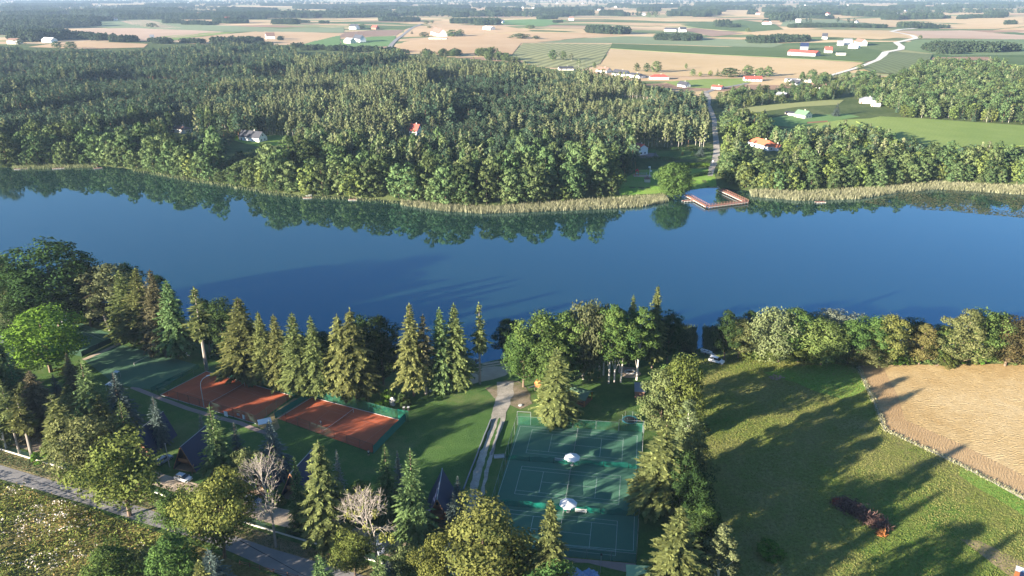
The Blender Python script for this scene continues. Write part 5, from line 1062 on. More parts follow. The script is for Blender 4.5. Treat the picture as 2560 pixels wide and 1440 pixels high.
# clay courts
clay1 = [G(u, v) for u, v in [(401,988),(516,929),(733,991),(640,1060)]]; clay2 = [G(u, v) for u, v in [(694,1047),(780,994),(1008,1053),(930,1132)]]
sheet('clay_court', clay1, .09, M['clay'], 5); sheet('clay_court', clay2, .09, M['clay'], 5)
M['clay_line'] = mat('clay_court_line', (0.42, 0.22, 0.16), .9, var=.1); ml = MB()
for (o3, th, lab) in (((-84.131, 183.935), 1.080, 'net of the left clay court'), ((-49.373, 169.054), 1.092, 'net of the right clay court beside the player')):
    uy = Vector((math.cos(th), math.sin(th))); ux = Vector((uy.y, -uy.x)); c = Vector(o3)+uy*6.4; o = c-ux*L_/2-uy*W_/2
    quad_lines(ml, o, ux, uy, COURT, .06, .097); net(o, ux, uy, lab, .095, col='mesh_dark')
lo = ml.build('court_lines', M['clay_line']); lo['kind'] = 'structure'
def mrg(P, d):
    A = [Vector(p) for p in P]; c = sum(A, Vector((0, 0)))/len(A); return [tuple(p+(p-c).normalized()*d) for p in A]
c1 = mrg(clay1, .7); c2 = mrg(clay2, .7)
fence('court_fence', 'dark mesh fence on the lawn side of the left clay court', [c1[0], c1[3]], 2.9, 4.2, M['mesh_dark'], M['dark_metal'])
fence('court_fence', 'dark mesh fence on the lake side of the left clay court', [c1[1], c1[2]], 2.9, 4.2, M['mesh_green'], M['dark_metal'])
fence('court_fence', 'mesh fence closing the right end of the left clay court', [c1[2], c1[3]], 2.9, 4.2, M['mesh_green'], M['dark_metal'])
fence('court_fence', 'mesh fence closing the left end of the left clay court', [c1[1], c1[0]], 2.9, 4.2, M['mesh_green'], M['dark_metal'])
fence('court_fence', 'dark mesh fence on the lawn side of the right clay court', [c2[0], c2[3]], 2.9, 4.2, M['mesh_dark'], M['dark_metal'])
fence('court_fence', 'mesh fence on the lake side of the right clay court', [c2[1], c2[2]], 2.9, 4.2, M['mesh_green'], M['dark_metal'])
screen('windscreen', 'teal windscreen at the right end of the right clay court', c2[2], c2[3], 2.4, M['screen'])
screen('windscreen', 'green windscreen between the two clay courts', c2[1], c2[0], 1.8, M['screen'])
screen('windscreen', 'thin green windscreen above the left end of the left clay court', Vector(c1[1])+Vector((-2.5, 1.5)), Vector(c1[0])+Vector((-2.5, 1.5)), 1.6, M['netting'])
screen('windscreen', 'short green windscreen at the upper right corner of the right clay court', G(995,1050), G(1022,1056), 3.4, M['netting'])
for a, b in ((clay1[0], clay1[3]), (clay1[1], clay1[2]), (clay1[0], clay1[1]), (clay2[1], clay2[2]), (clay2[0], clay2[1])):
    d = Vector(b)-Vector(a); k = MB(); k.box((d.length/2, 0, .06), (d.length, .16, .16)); o = k.build('court_kerb', M['concrete']); o.location = (a[0], a[1], .04); o.rotation_euler.z = math.atan2(d.y, d.x); o['kind'] = 'structure'
sheet('court_path', ribbon([G(u, v) for u, v in [(330,968),(400,996),(470,1022),(540,1043),(600,1058),(648,1078),(690,1088)]], 1.5), .083, M['paving'], 3)
sheet('court_yard', [G(u, v) for u, v in [(640,1063),(735,996),(778,996),(693,1048),(700,1070),(680,1085)]], .084, M['dry'], 3)
# pitched sport fields upper left
sheet('volleyball_field', [G(u, v) for u, v in [(212,902),(300,862),(385,882),(492,912),(400,978),(290,962)]], .085, M['hard2'], 6)
tpad = [G(u, v) for u, v in [(40,800),(165,795),(303,844),(204,892),(60,862)]]; sheet('turf_court', tpad, .085, M['hard2'], 6)
sheet('field_edge_path', ribbon([G(u, v) for u, v in [(208,900),(255,880),(306,856)]], 1.6), .09, M['dirt'], 3)
p1, p2, p3 = Vector(G(273,849)), Vector(G(188,825)), Vector(G(206,874)); ux = (p1-p3).normalized(); uy = Vector((-ux.y, ux.x)); ml = MB(); o = p1-ux*W_
quad_lines(ml, o, ux, uy, [(b, a, d, c) for (a, b, c, d) in COURT], .08, .094); lo = ml.build('court_lines', M['line']); lo['kind'] = 'structure'
screen('windscreen', 'dark green windscreen along the near end of the far left court', G(205,893), G(304,846), 1.9, M['screen_dark'])
vb = thing('volleyball_net', 'loose net between two pale posts on the green sports field', 'net', (*G(336,914), .08), 0)
q = Vector(G(379,894))-Vector(G(336,914)); MB().tube((0, 0, 0), (0, 0, .9), .05, n=6).build('post', M['net_tape'], vb); MB().tube((q.x, q.y, 0), (q.x, q.y, 2.5), .07, n=6).build('post', M['net_tape'], vb)
MB().tube((0, 0, .8), (q.x, q.y, .95), .035, n=4).build('rope', M['net_tape'], vb)
lm = thing('light_mast', 'tall curved light mast standing at the left clay court', 'lamp', (*G(510,1017), .05), math.radians(35))
mb = MB(); pts_ = [(0, 0, 0), (0, 0, 6.5), (0.2, 0, 7.6), (.9, 0, 8.5), (2.1, 0, 9.0)]
for a, b in zip(pts_[:-1], pts_[1:]): mb.tube(a, b, .09, .07, 7)
mb.build('pole', M['net_tape'], lm); MB().box((2.4, 0, 9.0), (.9, .3, .14)).build('lamp_head', M['white'], lm)
# boards, signs on the clay fence
for k, (u, v, w, h_) in enumerate([(566,1045,1.3,1.5),(597,1047,.9,.6),(611,1053,.9,1.3)]):
    tag(MB().box((0, 0, 0), (w, .04, h_)).build('notice_board', M['white']), ('tall white board on the clay court fence beside the big green spruce', 'small low white board in the middle of the clay court fence', 'square white board nearest to the white canopy')[k], 'board').location = (*G(u, v), 1.3)
    bpy.context.scene.collection.objects[-1].rotation_euler.z = R(-25)
def canopy(p, w, d, h, rz, label, col='canvas'):
    t = thing('canopy', label, 'canopy', (*p[:2], .08), rz)
    MB().add([(-w/2, -d/2, h), (w/2, -d/2, h), (w/2, d/2, h), (-w/2, d/2, h), (-w*.12, 0, h+.55), (w*.12, 0, h+.55)], [(0, 1, 5, 4), (1, 2, 5), (2, 3, 4, 5), (3, 0, 4)]).build('roof', M[col], t)
    MB().box((0, 0, h-.06), (w*.98, d*.98, .1)).build('frame', M['metal'], t)
    for x in (-1, 1):
        for y in (-1, 1): MB().tube((x*w*.46, y*d*.46, 0), (x*w*.46, y*d*.46, h), .04, n=5).build('leg', M['metal'], t)
canopy(G(664,1072), 3.4, 2.8, 2.3, R(25), 'white pitched canopy at the gate between the two clay courts'); canopy(G(284,975), 3.0, 2.4, 2.1, R(-12), 'white roofed shelter hidden behind the blue spruce, left')
canopy(G(294,944), 1.5, 1.1, 1.9, R(-12), 'tiny white shelter at the corner of the sports field')
ct = thing('container', 'white ribbed container at the dark treeline, upper left', 'container', (*G(160,808), 0), R(-14)); MB().box((0, 0, 1.25), (3.0, 2.4, 2.3)).build('body', M['white'], ct)
for k in range(7): MB().box((-1.3+.43*k, -1.22, 1.25), (.12, .06, 2.2)).build('rib', M['roof_grey'], ct)
wbld = thing('building', 'white flat walled building cut by the left edge', 'building', (*G(-22,900), 0), R(-8)); MB().box((0, 0, 3.0), (11, 9, 6.0)).build('wall', M['white'], wbld); MB().box((0, 0, 6.12), (11.4, 9.4, .25)).build('roof', M['roof_grey'], wbld)
# ------------------------------------------------------------------ people
def person(p, rz, label, shirt, lower, bend=0.25, arms=((.35, .2, 1.15), (-.3, .25, .95)), z=.1):
    t = thing('person', label, 'person', (*p[:2], z), rz)
    V = [(0, 0, .95), (0, .05*bend*4, 1.2), (0, .1*bend*4, 1.42), (0, .13*bend*4, 1.54), (0, .16*bend*4, 1.66), (.2, .1*bend*4, 1.40), (-.2, .1*bend*4, 1.40), (arms[0][0], arms[0][1], arms[0][2]), (arms[1][0], arms[1][1], arms[1][2]),
         (.11, 0, .9), (-.11, 0, .9), (.15, .1, .5), (-.14, -.02, .5), (.16, 0, .06), (-.15, -.1, .06), (.17, .14, .03), (-.15, .04, .03), (arms[0][0]*1.25, arms[0][1]+.2, arms[0][2]-.06), (arms[1][0]*1.25, arms[1][1]+.2, arms[1][2]-.06)]
    E = [(0, 1), (1, 2), (2, 3), (3, 4), (2, 5), (2, 6), (5, 7), (6, 8), (0, 9), (0, 10), (9, 11), (10, 12), (11, 13), (12, 14), (13, 15), (14, 16), (7, 17), (8, 18)]
    Rr = [.16, .15, .15, .06, .105, .07, .07, .045, .045, .1, .1, .07, .07, .05, .05, .035, .035, .035, .035]
    def skin(name, idx, col, grow_=1.0, root=0):
        mp_ = {v: i for i, v in enumerate(idx)}; me = bpy.data.meshes.new(name); me.from_pydata([V[i] for i in idx], [(mp_[a], mp_[b]) for a, b in E if a in mp_ and b in mp_], []); o = link(name, me, t); m = o.modifiers.new('skin', 'SKIN')
        for k, i in enumerate(idx): me.skin_vertices[0].data[k].radius = (Rr[i]*grow_, Rr[i]*grow_)
        me.skin_vertices[0].data[0].use_root = True; o.modifiers.new('sub', 'SUBSURF').levels = 1; me.materials.append(M[col])
        dg = bpy.context.evaluated_depsgraph_get(); ev = o.evaluated_get(dg); nm = bpy.data.meshes.new_from_object(ev); o.modifiers.clear(); o.data = nm
        if not nm.materials: nm.materials.append(M[col])
        return o
    for o_ in (0,):
        me = bpy.data.meshes.new('x'); 
    body = skin_ok(skin, 'body', list(range(19)), 'skin'); skin_ok(skin, 'shirt', [1, 0, 2, 5, 6], shirt, 1.18); skin_ok(skin, 'trousers', [0, 9, 10, 11, 12], lower, 1.18)
    MB().box((0, .16*bend*4-.02, 1.74), (.19, .2, .08)).build('hair', M['cloth_dark'] if shirt != 'cloth_dark' else M['bark'], t); return t
def skin_ok(f, name, idx, col, g_=1.0):
    return f(name, idx, col, g_)
# ------------------------------------------------------------------ cabins with roofs down to the ground
def cabin(p, rz, label, sc=1.0, L0=9.0):
    t = thing('cabin', label, 'cabin', (*p[:2], .02), rz, None); t.scale = (sc, sc, sc); w, h = 3.0, 6.6      # gable faces -y, ridge along +y
    for s in (-1, 1):
        a = Vector((s*(w+.25), 0, 0)); n = Vector((s*h, 0, w)).normalized()*.14
        vs = []
        for y in (-1.3, L0): vs += [(s*(w+.05), y, .05), (0, y, h+.05), (0, y, h-.2), (s*(w-.12), y, .05)]
        MB().add(vs, [(0, 1, 5, 4), (1, 2, 6, 5), (2, 3, 7, 6), (3, 0, 4, 7), (0, 3, 2, 1), (4, 5, 6, 7)]).build('roof_slope', M['roof_navy'], t)
        MB().tube((s*(w+.12), -1.36, .05), (0, -1.36, h+.12), .11, n=4).build('bargeboard', M['brown_wood'], t)
    MB().tube((0, -1.4, h+.14), (0, L0, h+.14), .10, n=5).build('ridge_cap', M['metal'], t)
    MB().side([(-w+.15, .05), (w-.15, .05), (0, h-.25)], 1.0, 1.12).build('gable_wall', M['brown_wood'], t); MB().side([(-w+.15, .05), (w-.15, .05), (0, h-.25)], L0-.3, L0-.18).build('gable_wall', M['brown_wood'], t)
    MB().box((0, -.1, 2.55), (3.1, 2.3, .12)).build('balcony', M['brown_wood'], t); MB().box((0, -1.25, 3.0), (2.6, .06, .8)).build('balcony_rail', M['brown_wood'], t)
    MB().box((.25, .95, 1.15), (.95, .08, 2.0)).build('door', M['orange_wood'], t); MB().box((-1.2, .95, 1.3), (.9, .08, .9)).build('window', M['glass'], t)
    MB().box((-.32, .95, 4.1), (.5, .08, .8)).build('window', M['glass'], t); MB().box((.32, .95, 4.1), (.5, .08, .8)).build('window', M['glass'], t)
    MB().box((0, -.2, .12), (5.4, 2.4, .2)).build('deck', M['wood'], t)
    MB().tube((2.6, -2.1, 0), (2.9, -1.4, 2.4), .1, n=6).build('log_post', M['pine_bark'], t)
    return t
fl, fr_ = Vector(G(434,1172)), Vector(G(491,1182)); cabrz = math.atan2((fr_-fl).y, (fr_-fl).x); cen = (fl+fr_)/2; yv = Vector((-math.sin(cabrz), math.cos(cabrz)))
rdg0, rdg1 = Vector(G(462,1118,6.4)), Vector(G(485,1074,6.4))
d0 = G(462,1177)
for k, (dx, dy, lab, dr, s_) in enumerate([(0,0,'navy roofed cabin with orange door beside the white car',0,1),(-112,-38,'navy roofed cabin mostly hidden left of the blue lawn spruce',0,1),(180,60,'navy roofed cabin hidden behind the bare grey tree',0,1),(272,72,'dark roofed cabin right of the bare grey tree, its long bargeboard lit',0,1.05),(630,142,'steep navy cabin next to the blue spruces by the gravel drive',R(14),1.1)]):
    p = Vector(G(462+dx, 1177+dy)); cabin(p+yv*1.3, cabrz+dr, lab, s_)
# ------------------------------------------------------------------ cars
def car(p, rz, label, col, ln=4.3, w=1.78, h=1.47, suv=False, z=.09):
    t = thing('car', label, 'car', (*p[:2], z), rz, None); l = ln/2
    prof = [(-l, .35), (-l+.02, .72), (-l+.10, .88), (-l*.55, .95), (l*.42, .92), (l-.30, .80), (l-.04, .62), (l, .38), (l-.1, .22), (-l+.1, .22)]
    if suv: prof = [(-l, .4), (-l+.02, .95), (-l*.55, 1.02), (l*.48, 1.0), (l-.2, .9), (l-.03, .7), (l, .4), (l-.1, .26), (-l+.1, .26)]
    mb = MB(); n = len(prof)
    for y, f in ((-w/2, .96), (-w/2+.1, 1.0), (w/2-.1, 1.0), (w/2, .96)):
        mb.v += [(x*f, y, z0 if 0.5 < f and abs(y) < w/2-.05 else .3+(z0-.3)*.93) for x, z0 in prof]
    for k in range(3):
        for i in range(n): mb.f.append((k*n+i, k*n+(i+1) % n, (k+1)*n+(i+1) % n, (k+1)*n+i)); mb.m.append(0)
    mb.f += [tuple(range(n)), tuple(range(3*n, 4*n))]; mb.m += [0, 0]
    mb.build('body', M[col], t)
    zb = .96 if not suv else 1.02; x0, x1, x2, x3 = (-l+.18, -l+.62, l*.12, l*.50) if not suv else (-l+.08, -l+.35, l*.18, l*.5)
    g_ = MB(); b, u = w/2-.09, w/2-.28; hh = h-.05
    g_.add([(x0, -b, zb-.06), (x3, -b, zb-.06), (x3, b, zb-.06), (x0, b, zb-.06), (x1, -u, hh), (x2, -u, hh), (x2, u, hh), (x1, u, hh)], [(0, 1, 5, 4), (1, 2, 6, 5), (2, 3, 7, 6), (3, 0, 4, 7), (4, 5, 6, 7)]); g_.build('windows', M['glass'], t)
    r_ = MB(); r_.add([(x1-.05, -u-.02, hh), (x2+.05, -u-.02, hh), (x2+.05, u+.02, hh), (x1-.05, u+.02, hh), (x1+.1, -u+.08, h+.02), (x2-.1, -u+.08, h+.02), (x2-.1, u-.08, h+.02), (x1+.1, u-.08, h+.02)], [(0, 1, 5, 4), (1, 2, 6, 5), (2, 3, 7, 6), (3, 0, 4, 7), (4, 5, 6, 7), (3, 2, 1, 0)]); r_.build('roof', M[col], t)
    for s in (-1, 1):
        for xx in ((x1+x2)/2,): MB().tube((xx, s*(b-.0), zb-.04), (xx, s*(u+.02), hh), .04, n=4).build('pillar', M[col], t)
        for xx in (-l*.62, l*.64):
            wo = MB().tube((xx, s*(w/2-.2), .32), (xx, s*(w/2+.02), .32), .32, n=14).build('wheel', M['tyre'], t); MB().tube((xx, s*(w/2+.02), .32), (xx, s*(w/2+.035), .32), .2, n=10).build('rim', M['metal'], wo)
        MB().box((l-.10, s*(w/2-.28), .64), (.16, .34, .14)).build('headlight', M['glass'], t); MB().box((-l+.04, s*(w/2-.22), .74), (.1, .22, .2)).build('taillight', M['red'], t)
        MB().box((x3-.1, s*(w/2+.06), zb), (.14, .16, .12)).build('mirror', M[col], t)
    return t
ldir = R(-27)
car(G(459,1200), R(-22), 'white hatchback parked on the dirt lane below the navy cabin', 'car_white')
car(G(411,1154), R(62), 'pale car parked on the grass left of the navy cabin', 'car_silver')
car(G(318,1160), R(-15), 'white car half hidden behind the yellow green forked tree', 'car_white')
car(G(632,1256), R(-22), 'silver car behind the bare grey tree', 'car_silver')
car(G(756,1282), R(75), 'silver car standing beside the shaggy spruce', 'car_silver')
car(G(828,1292), R(20), 'dark car in the shade right of the shaggy spruce', 'car_dark')
car(G(948,1374), R(-60), 'pale car glimpsed through the nearly bare tree at the bottom', 'car_silver')
car(G(1186,908), R(70), 'dark car by the beach left of the lone narrow spruce', 'car_dark')
car(G(1791,906), R(-36), 'white estate car on the meadow towing the boat trailer', 'car_white', 4.7, 1.85, 1.68, True)
tr = thing('boat_trailer', 'small trailer carrying a white boat behind the white car', 'trailer', (*G(1768,886), .1), R(-36))
MB().box((0, 0, .42), (4.2, 1.2, .08)).build('frame', M['metal'], tr); MB().box((2.4, 0, .42), (1.3, .08, .08)).build('drawbar', M['metal'], tr)
for s in (-1, 1): MB().tube((-.3, s*.62, .3), (-.3, s*.8, .3), .3, n=12).build('wheel', M['tyre'], tr)
def boat(p, rz, label, z=.1, ln=3.8, w=1.3, col='white', grp=None):
    t = thing('boat', label, 'boat', (*p[:2], z), rz, grp); prof = [(-.5, .42), (-.3, .5), (0, .5), (.25, .42), (.4, .25), (.5, .02)]; hull = MB(); inn = MB()
    def ring(sc, zz, s): return [(x*ln*s, y*w*sc, zz) for x, y in prof]+[(x*ln*s, -y*w*sc, zz) for x, y in prof[::-1]]
    a, b, c = ring(.6, 0, .9), ring(1, .5, 1), ring(.82, .42, .92); n = len(a)
    hull.add(a+b, [tuple(range(n))]+[(i, (i+1) % n, n+(i+1) % n, n+i) for i in range(n)]); hull.add(b+c, [(i, (i+1) % n, n+(i+1) % n, n+i) for i in range(n)]); hull.build('hull', M[col], t)
    inn.add([(x, y, z_-.22) for x, y, z_ in c], [tuple(range(n))]); inn.build('floor', M['roof_grey'], t)
    for x in (-.2, .12): MB().box((x*ln, 0, .42), (.22, w*.85, .04)).build('thwart', M['wood'], t)
boat(G(1766,884), R(-36), 'white rowing boat lying on the trailer behind the white car', .58, 3.9); boat(G(470,888), R(-35), 'small white boat lying ashore behind the sports field', .05, 2.2, .9)
# ------------------------------------------------------------------ park things near the beach
pv = thing('pavilion', 'open wooden pavilion with a pale green metal roof', 'pavilion', (*G(1440,1000), .05), R(-30))
w, d, h = 4.2, 3.1, 2.3
for s in (-1, 1): MB().add([(-w, s*d, h), (w, s*d, h), (w, 0, h+1.5), (-w, 0, h+1.5), (-w, s*d, h-.08), (w, s*d, h-.08), (w, 0, h+1.4), (-w, 0, h+1.4)], [(0, 1, 2, 3), (7, 6, 5, 4), (0, 4, 5, 1), (1, 5, 6, 2), (3, 7, 4, 0)]).build('roof_slope', M['roof_green'], pv)
for k in range(-9, 10):
    for s in (-1, 1): MB().tube((k*.44, s*d, h+.02), (k*.44, 0, h+1.52), .022, n=3).build('roof_seam', M['roof_green'], pv)
for x in (-3.7, 0, 3.7):
    for s in (-1, 1): MB().box((x, s*2.6, h/2), (.16, .16, h)).build('post', M['orange_wood'], pv)
MB().box((0, 0, .06), (7.6, 5.4, .1)).build('floor', M['brown_wood'], pv)
for k in (-1, 1):
    tb = MB().box((k*1.8, 0, .75), (2.4, .9, .06)); tb.box((k*1.8, 0, .4), (.2, .7, .7)); tb.build('table', M['wood'], pv)
    for s in (-1, 1): MB().box((k*1.8, s*.85, .45), (2.4, .3, .05)).box((k*1.8, s*.85, .2), (.2, .2, .45)).build('bench', M['wood'], pv)
for s in (-1, 1): MB().box((0, s*2.6, .85), (7.2, .05, .12)).build('rail', M['orange_wood'], pv)
ph = thing('playhouse', 'orange play tower with a steep wooden roof behind the big spruce', 'play tower', (*G(1347,975), .05), R(-20))
for x in (-.9, .9):
    for y in (-.9, .9): MB().box((x, y, 1.2), (.14, .14, 2.4)).build('post', M['wood'], ph)
MB().box((0, 0, 1.3), (2.0, 2.0, .1)).build('platform', M['wood'], ph); MB().box((0, -.93, 1.8), (1.8, .06, .9)).build('panel', M['orange_wood'], ph); MB().box((.93, 0, 1.8), (.06, 1.8, .9)).build('panel', M['orange_wood'], ph)
MB().add([(-1.2, -1.2, 2.4), (1.2, -1.2, 2.4), (1.2, 1.2, 2.4), (-1.2, 1.2, 2.4), (0, 0, 4.3)], [(0, 1, 4), (1, 2, 4), (2, 3, 4), (3, 0, 4)]).build('roof', M['orange_wood'], ph)
MB().add([(-1, -.4, 1.3), (-1, .4, 1.3), (-3.2, .4, .1), (-3.2, -.4, .1)], [(0, 1, 2, 3)]).build('slide', M['roof_dark'], ph)
pr = thing('fire_ring', 'round stone fire ring on the sand circle under the trees', 'fire ring', (*G(1575,931), .08), 0)
for k in range(16): a = 2*PI*k/16; MB().box((math.cos(a)*1.5, math.sin(a)*1.2, .15), (.55, .35, .3), a+PI/2).build('stone', M['net_tape'] if k % 3 else M['concrete'], pr)
MB().tube((0, 0, 0), (0, 0, .08), .7, .5, 10).build('ash', M['black'], pr)
sh = thing('shed', 'pale flat roofed shed beside the tree row above the green courts', 'shed', (*G(1598,986), .05), R(82)); MB().box((0, 0, 1.1), (5.2, 2.6, 2.2)).build('wall', M['redwood'], sh)
for k in range(5): MB().box((-2.2+1.1*k, 0, 2.3), (1.06, 3.0, .1)).build('roof_panel', M['roof_grey'], sh)
tp = thing('trampoline', 'round trampoline with a blue rim behind the green courts', 'trampoline', (*G(1574,1056), .05), 0)
MB().tube((0, 0, .78), (0, 0, .80), 1.75, n=24).build('mat', M['black'], tp); rm = MB()
for k in range(24):
    a, b = 2*PI*k/24, 2*PI*(k+1)/24; rm.add([(math.cos(a)*1.75, math.sin(a)*1.75, .84), (math.cos(b)*1.75, math.sin(b)*1.75, .84), (math.cos(b)*2.1, math.sin(b)*2.1, .84), (math.cos(a)*2.1, math.sin(a)*2.1, .84), (math.cos(a)*2.1, math.sin(a)*2.1, .74), (math.cos(b)*2.1, math.sin(b)*2.1, .74)], [(0, 1, 2, 3), (3, 2, 5, 4)])
rm.build('rim', mat('teal_blue_pad', (0.03, 0.22, 0.28), .6), tp)
for k in range(6): a = 2*PI*k/6; MB().tube((math.cos(a)*2, math.sin(a)*2, 0), (math.cos(a)*2, math.sin(a)*2, 2.4), .03, n=5).build('pole', M['metal'], tp)
ns = MB()
for k in range(24): a, b = 2*PI*k/24, 2*PI*(k+1)/24; ns.add([(math.cos(a)*2, math.sin(a)*2, .85), (math.cos(b)*2, math.sin(b)*2, .85), (math.cos(b)*2, math.sin(b)*2, 2.4), (math.cos(a)*2, math.sin(a)*2, 2.4)], [(0, 1, 2, 3)])
ns.build('safety_net', M['mesh_dark'], tp)
def timber(a, b, label):
    a, b = Vector(G(*a)), Vector(G(*b)); d = b-a; t = thing('timber_edging', label, 'edging', (a.x, a.y, .08), math.atan2(d.y, d.x)); n = int(d.length/3)
    for k in range(n): MB().box(((k+.5)*d.length/n, random.uniform(-.04, .04), .2), (d.length/n-.06, .26, .34)).build('beam', M['roof_grey'], t)
timber((1227,1050), (1158,1226), 'long pale timber edging along the left side of the gravel drive'); timber((1256,1056), (1228,1138), 'shorter timber edging on the right side of the gravel drive')
tbl = thing('paved_platform', 'pale paved platform at the fence left of the upper divider', 'platform', (*G(1248,1143), .08), R(8)); MB().box((0, 0, .1), (2.6, 1.2, .2)).build('slab', M['concrete'], tbl); MB().box((0, .5, .3), (2.6, .15, .3)).build('kerb', M['concrete'], tbl)
mh = thing('well_cover', 'round pale well cover beside the top of the gravel drive', 'well cover', (*G(1301,1014), .06), 0); MB().tube((0, 0, 0), (0, 0, .15), .6, n=16).build('ring', M['concrete'], mh); MB().tube((0, 0, .15), (0, 0, .2), .5, n=16).build('lid', M['net_tape'], mh)
rk = bmesh.new(); bmesh.ops.create_icosphere(rk, subdivisions=2, radius=1); 
for v in rk.verts: v.co *= random.uniform(.8, 1.1); v.co.z *= 1.5; v.co.z += .9
rme = bpy.data.meshes.new('boulder'); rk.to_mesh(rme); rk.free(); rme.materials.append(M['concrete']); o = tag(link('boulder', rme), 'tall pale rock between shrubs near the second clay court', 'rock'); o.location = (*G(983,1012), 0)
bn = [tag(None or thing('waste_bin', 'waste bin with pale lid right of the dark bush, %s' % s, 'bin', (*G(u, 1026), .05), 0), None, None) for u, s in ((1010, 'left one'), (1021, 'right one'))]
for b_ in bn: MB().box((0, 0, .5), (.6, .7, 1.0)).build('bin_body', M['black'], b_); MB().box((0, 0, 1.03), (.64, .74, .08)).build('lid', M['net_tape'], b_)
# road side fence on its concrete base
fp_ = [G(u, v) for u, v in [(-60,1103),(0,1124),(60,1142),(120,1160),(175,1178)]]; fence('road_fence', 'green mesh fence on a pale concrete base along the road, left', fp_, 1.7, 2.6, M['mesh_dark'], M['dark_metal'])
for a, b in zip(fp_[:-1], fp_[1:]):
    d = Vector(b)-Vector(a); o = MB().box((d.length/2, 0, .15), (d.length, .25, .4)).build('fence_base', M['offwhite']); o.location = (a[0], a[1], 0.03); o.rotation_euler.z = math.atan2(d.y, d.x); o['kind'] = 'structure'
fq = [G(u, v) for u, v in [(388,1232),(422,1244),(520,1278),(640,1316),(740,1346),(830,1372),(960,1410)]]; fence('road_fence', 'dark mesh fence on a pale base between road and dirt lane', fq, 1.6, 2.8, M['mesh_dark'], M['dark_metal'])
for a, b in zip(fq[:-1], fq[1:]):
    d = Vector(b)-Vector(a); o = MB().box((d.length/2, 0, .12), (d.length, .25, .3)).build('fence_base', M['offwhite']); o.location = (a[0], a[1], 0.03); o.rotation_euler.z = math.atan2(d.y, d.x); o['kind'] = 'structure'
pf = [G(u, v) for u, v in [(600,1412),(650,1425),(720,1442),(800,1466)]]; t = thing('picket_fence', 'dark reddish wooden fence at the bottom edge beside the road', 'fence', (*pf[0], 0), 0); O = Vector(pf[0])
for a, b in zip(pf[:-1], pf[1:]):
    d = Vector(b)-Vector(a); n = int(d.length/2.2)
    for k in range(n): q = Vector(a)+d*k/n-O; MB().box((q.x, q.y, .6), (.14, .14, 1.2)).build('post', M['redwood'], t)
    for zz in (.45, .95): MB().tube((*(Vector(a)-O), zz), (*(Vector(b)-O), zz), .05, n=4).build('rail', M['redwood'], t)
pole = thing('utility_pole', 'slim concrete pole beside the pale car and the navy cabin', 'pole', (*G(424,1168), 0), 0); MB().tube((0, 0, 0), (0, 0, 6.6), .14, .09, 8).build('shaft', M['concrete'], pole); MB().box((0, 0, 6.7), (.35, .2, .15)).build('lamp_head', M['metal'], pole)
lp = thing('garden_lamp', 'small lamp post at the bottom of the lowest green court', 'lamp', (*G(1501,1432), .05), 0); MB().tube((0, 0, 0), (0, 0, 4.4), .06, .05, 7).build('post', M['metal'], lp); MB().tube((0, 0, 4.4), (0, 0, 4.75), .25, .1, 8).build('lamp_head', M['black'], lp)
# tarp heap, green shed roof, corner roof, brushwood
tg = MB(); nn = 18; gg = random.Random(4); zz = [[max(0.1, 1.5+.5*math.sin(i*.9+j*.5)+gg.uniform(-.35, .35)-(.012*((i-9)**2+(j-9)**2))) for j in range(nn)] for i in range(nn)]
tg.add([(i*.46, j*.42, zz[i][j]) for i in range(nn) for j in range(nn)], [(i*nn+j, (i+1)*nn+j, (i+1)*nn+j+1, i*nn+j+1) for i in range(nn-1) for j in range(nn-1)]); o = tag(tg.build('tarpaulin', M['blue']), 'crumpled pale blue tarpaulin at the bottom edge below the courts', 'tarpaulin'); o.location = (*G(1402,1497), 0)
gs = thing('shed', 'shed with a pale green roof at the lower right corner of the courts', 'shed', (*G(1598,1478), .03), R(-5)); MB().box((0, 0, 1.2), (4.6, 8.0, 2.4)).build('wall', M['offwhite'], gs); MB().box((0, 0, 2.48), (5.0, 8.4, .14)).build('roof', M['roof_lime'], gs)
MB().box((0, -1.2, 2.57), (5.0, .08, .05)).build('roof_seam', M['roof_grey'], gs)
cr = thing('building', 'corner of a building with blue and white roof at lower right', 'building', (*G(2580,1490), 0), R(-38)); MB().box((0, 0, 1.2), (7, 5, 2.4)).build('wall', M['orange_wood'], cr); MB().box((1, 0, 2.5), (7.4, 5.4, .15)).build('roof', M['roof_navy'], cr); MB().box((-.5, 3.4, 2.3), (6, 2.0, .12)).build('awning', M['white'], cr)
def heap(name, label, pts, n, hh, w, cols, cat):
    g = np.random.default_rng(5); C, D, Nn, S, T = [], [], [], [], []
    for _ in range(n):
        t_ = g.random()*(len(pts)-1); i = int(t_); a, b = np.array(pts[i]), np.array(pts[i+1]); q = a+(b-a)*(t_-i); r_ = g.normal(size=2)*w*.42; z = abs(g.normal())*hh*max(.15, 1-np.hypot(*r_)/w)*.6
        C.append([q[0]+r_[0], q[1]+r_[1], z+.1]); D.append([g.normal(), g.normal(), g.normal()*.4+.2]); Nn.append(g.normal(size=3)+[0, 0, .6]); S.append(g.uniform(.25, .8)); T.append(g.random())
    V, F, T = along_cards(*map(np.array, (C, D, Nn, S)), 0.14, np.array(T), g); me = bpy.data.meshes.new(name); me.from_pydata(V.tolist(), [], F.tolist()); me.materials.append(cols); a = me.attributes.new('tint', 'FLOAT', 'FACE'); a.data.foreach_set('value', T.astype(np.float32)); o = link(name, me); return tag(o, label, cat)
M['brush'] = leaf_mat('dry_brushwood', (0.065, 0.040, 0.032), (0.18, 0.115, 0.09), transl=0); M['brush_red'] = leaf_mat('rust_brushwood', (0.22, 0.07, 0.03), (0.40, 0.14, 0.06), transl=0)
heap('brushwood_pile', 'long pile of reddish brown cut brushwood lying in the meadow', [G(2100,1262), G(2135,1275), G(2175,1300), G(2208,1318)], 3400, 2.2, 2.6, M['brush'], 'brushwood')
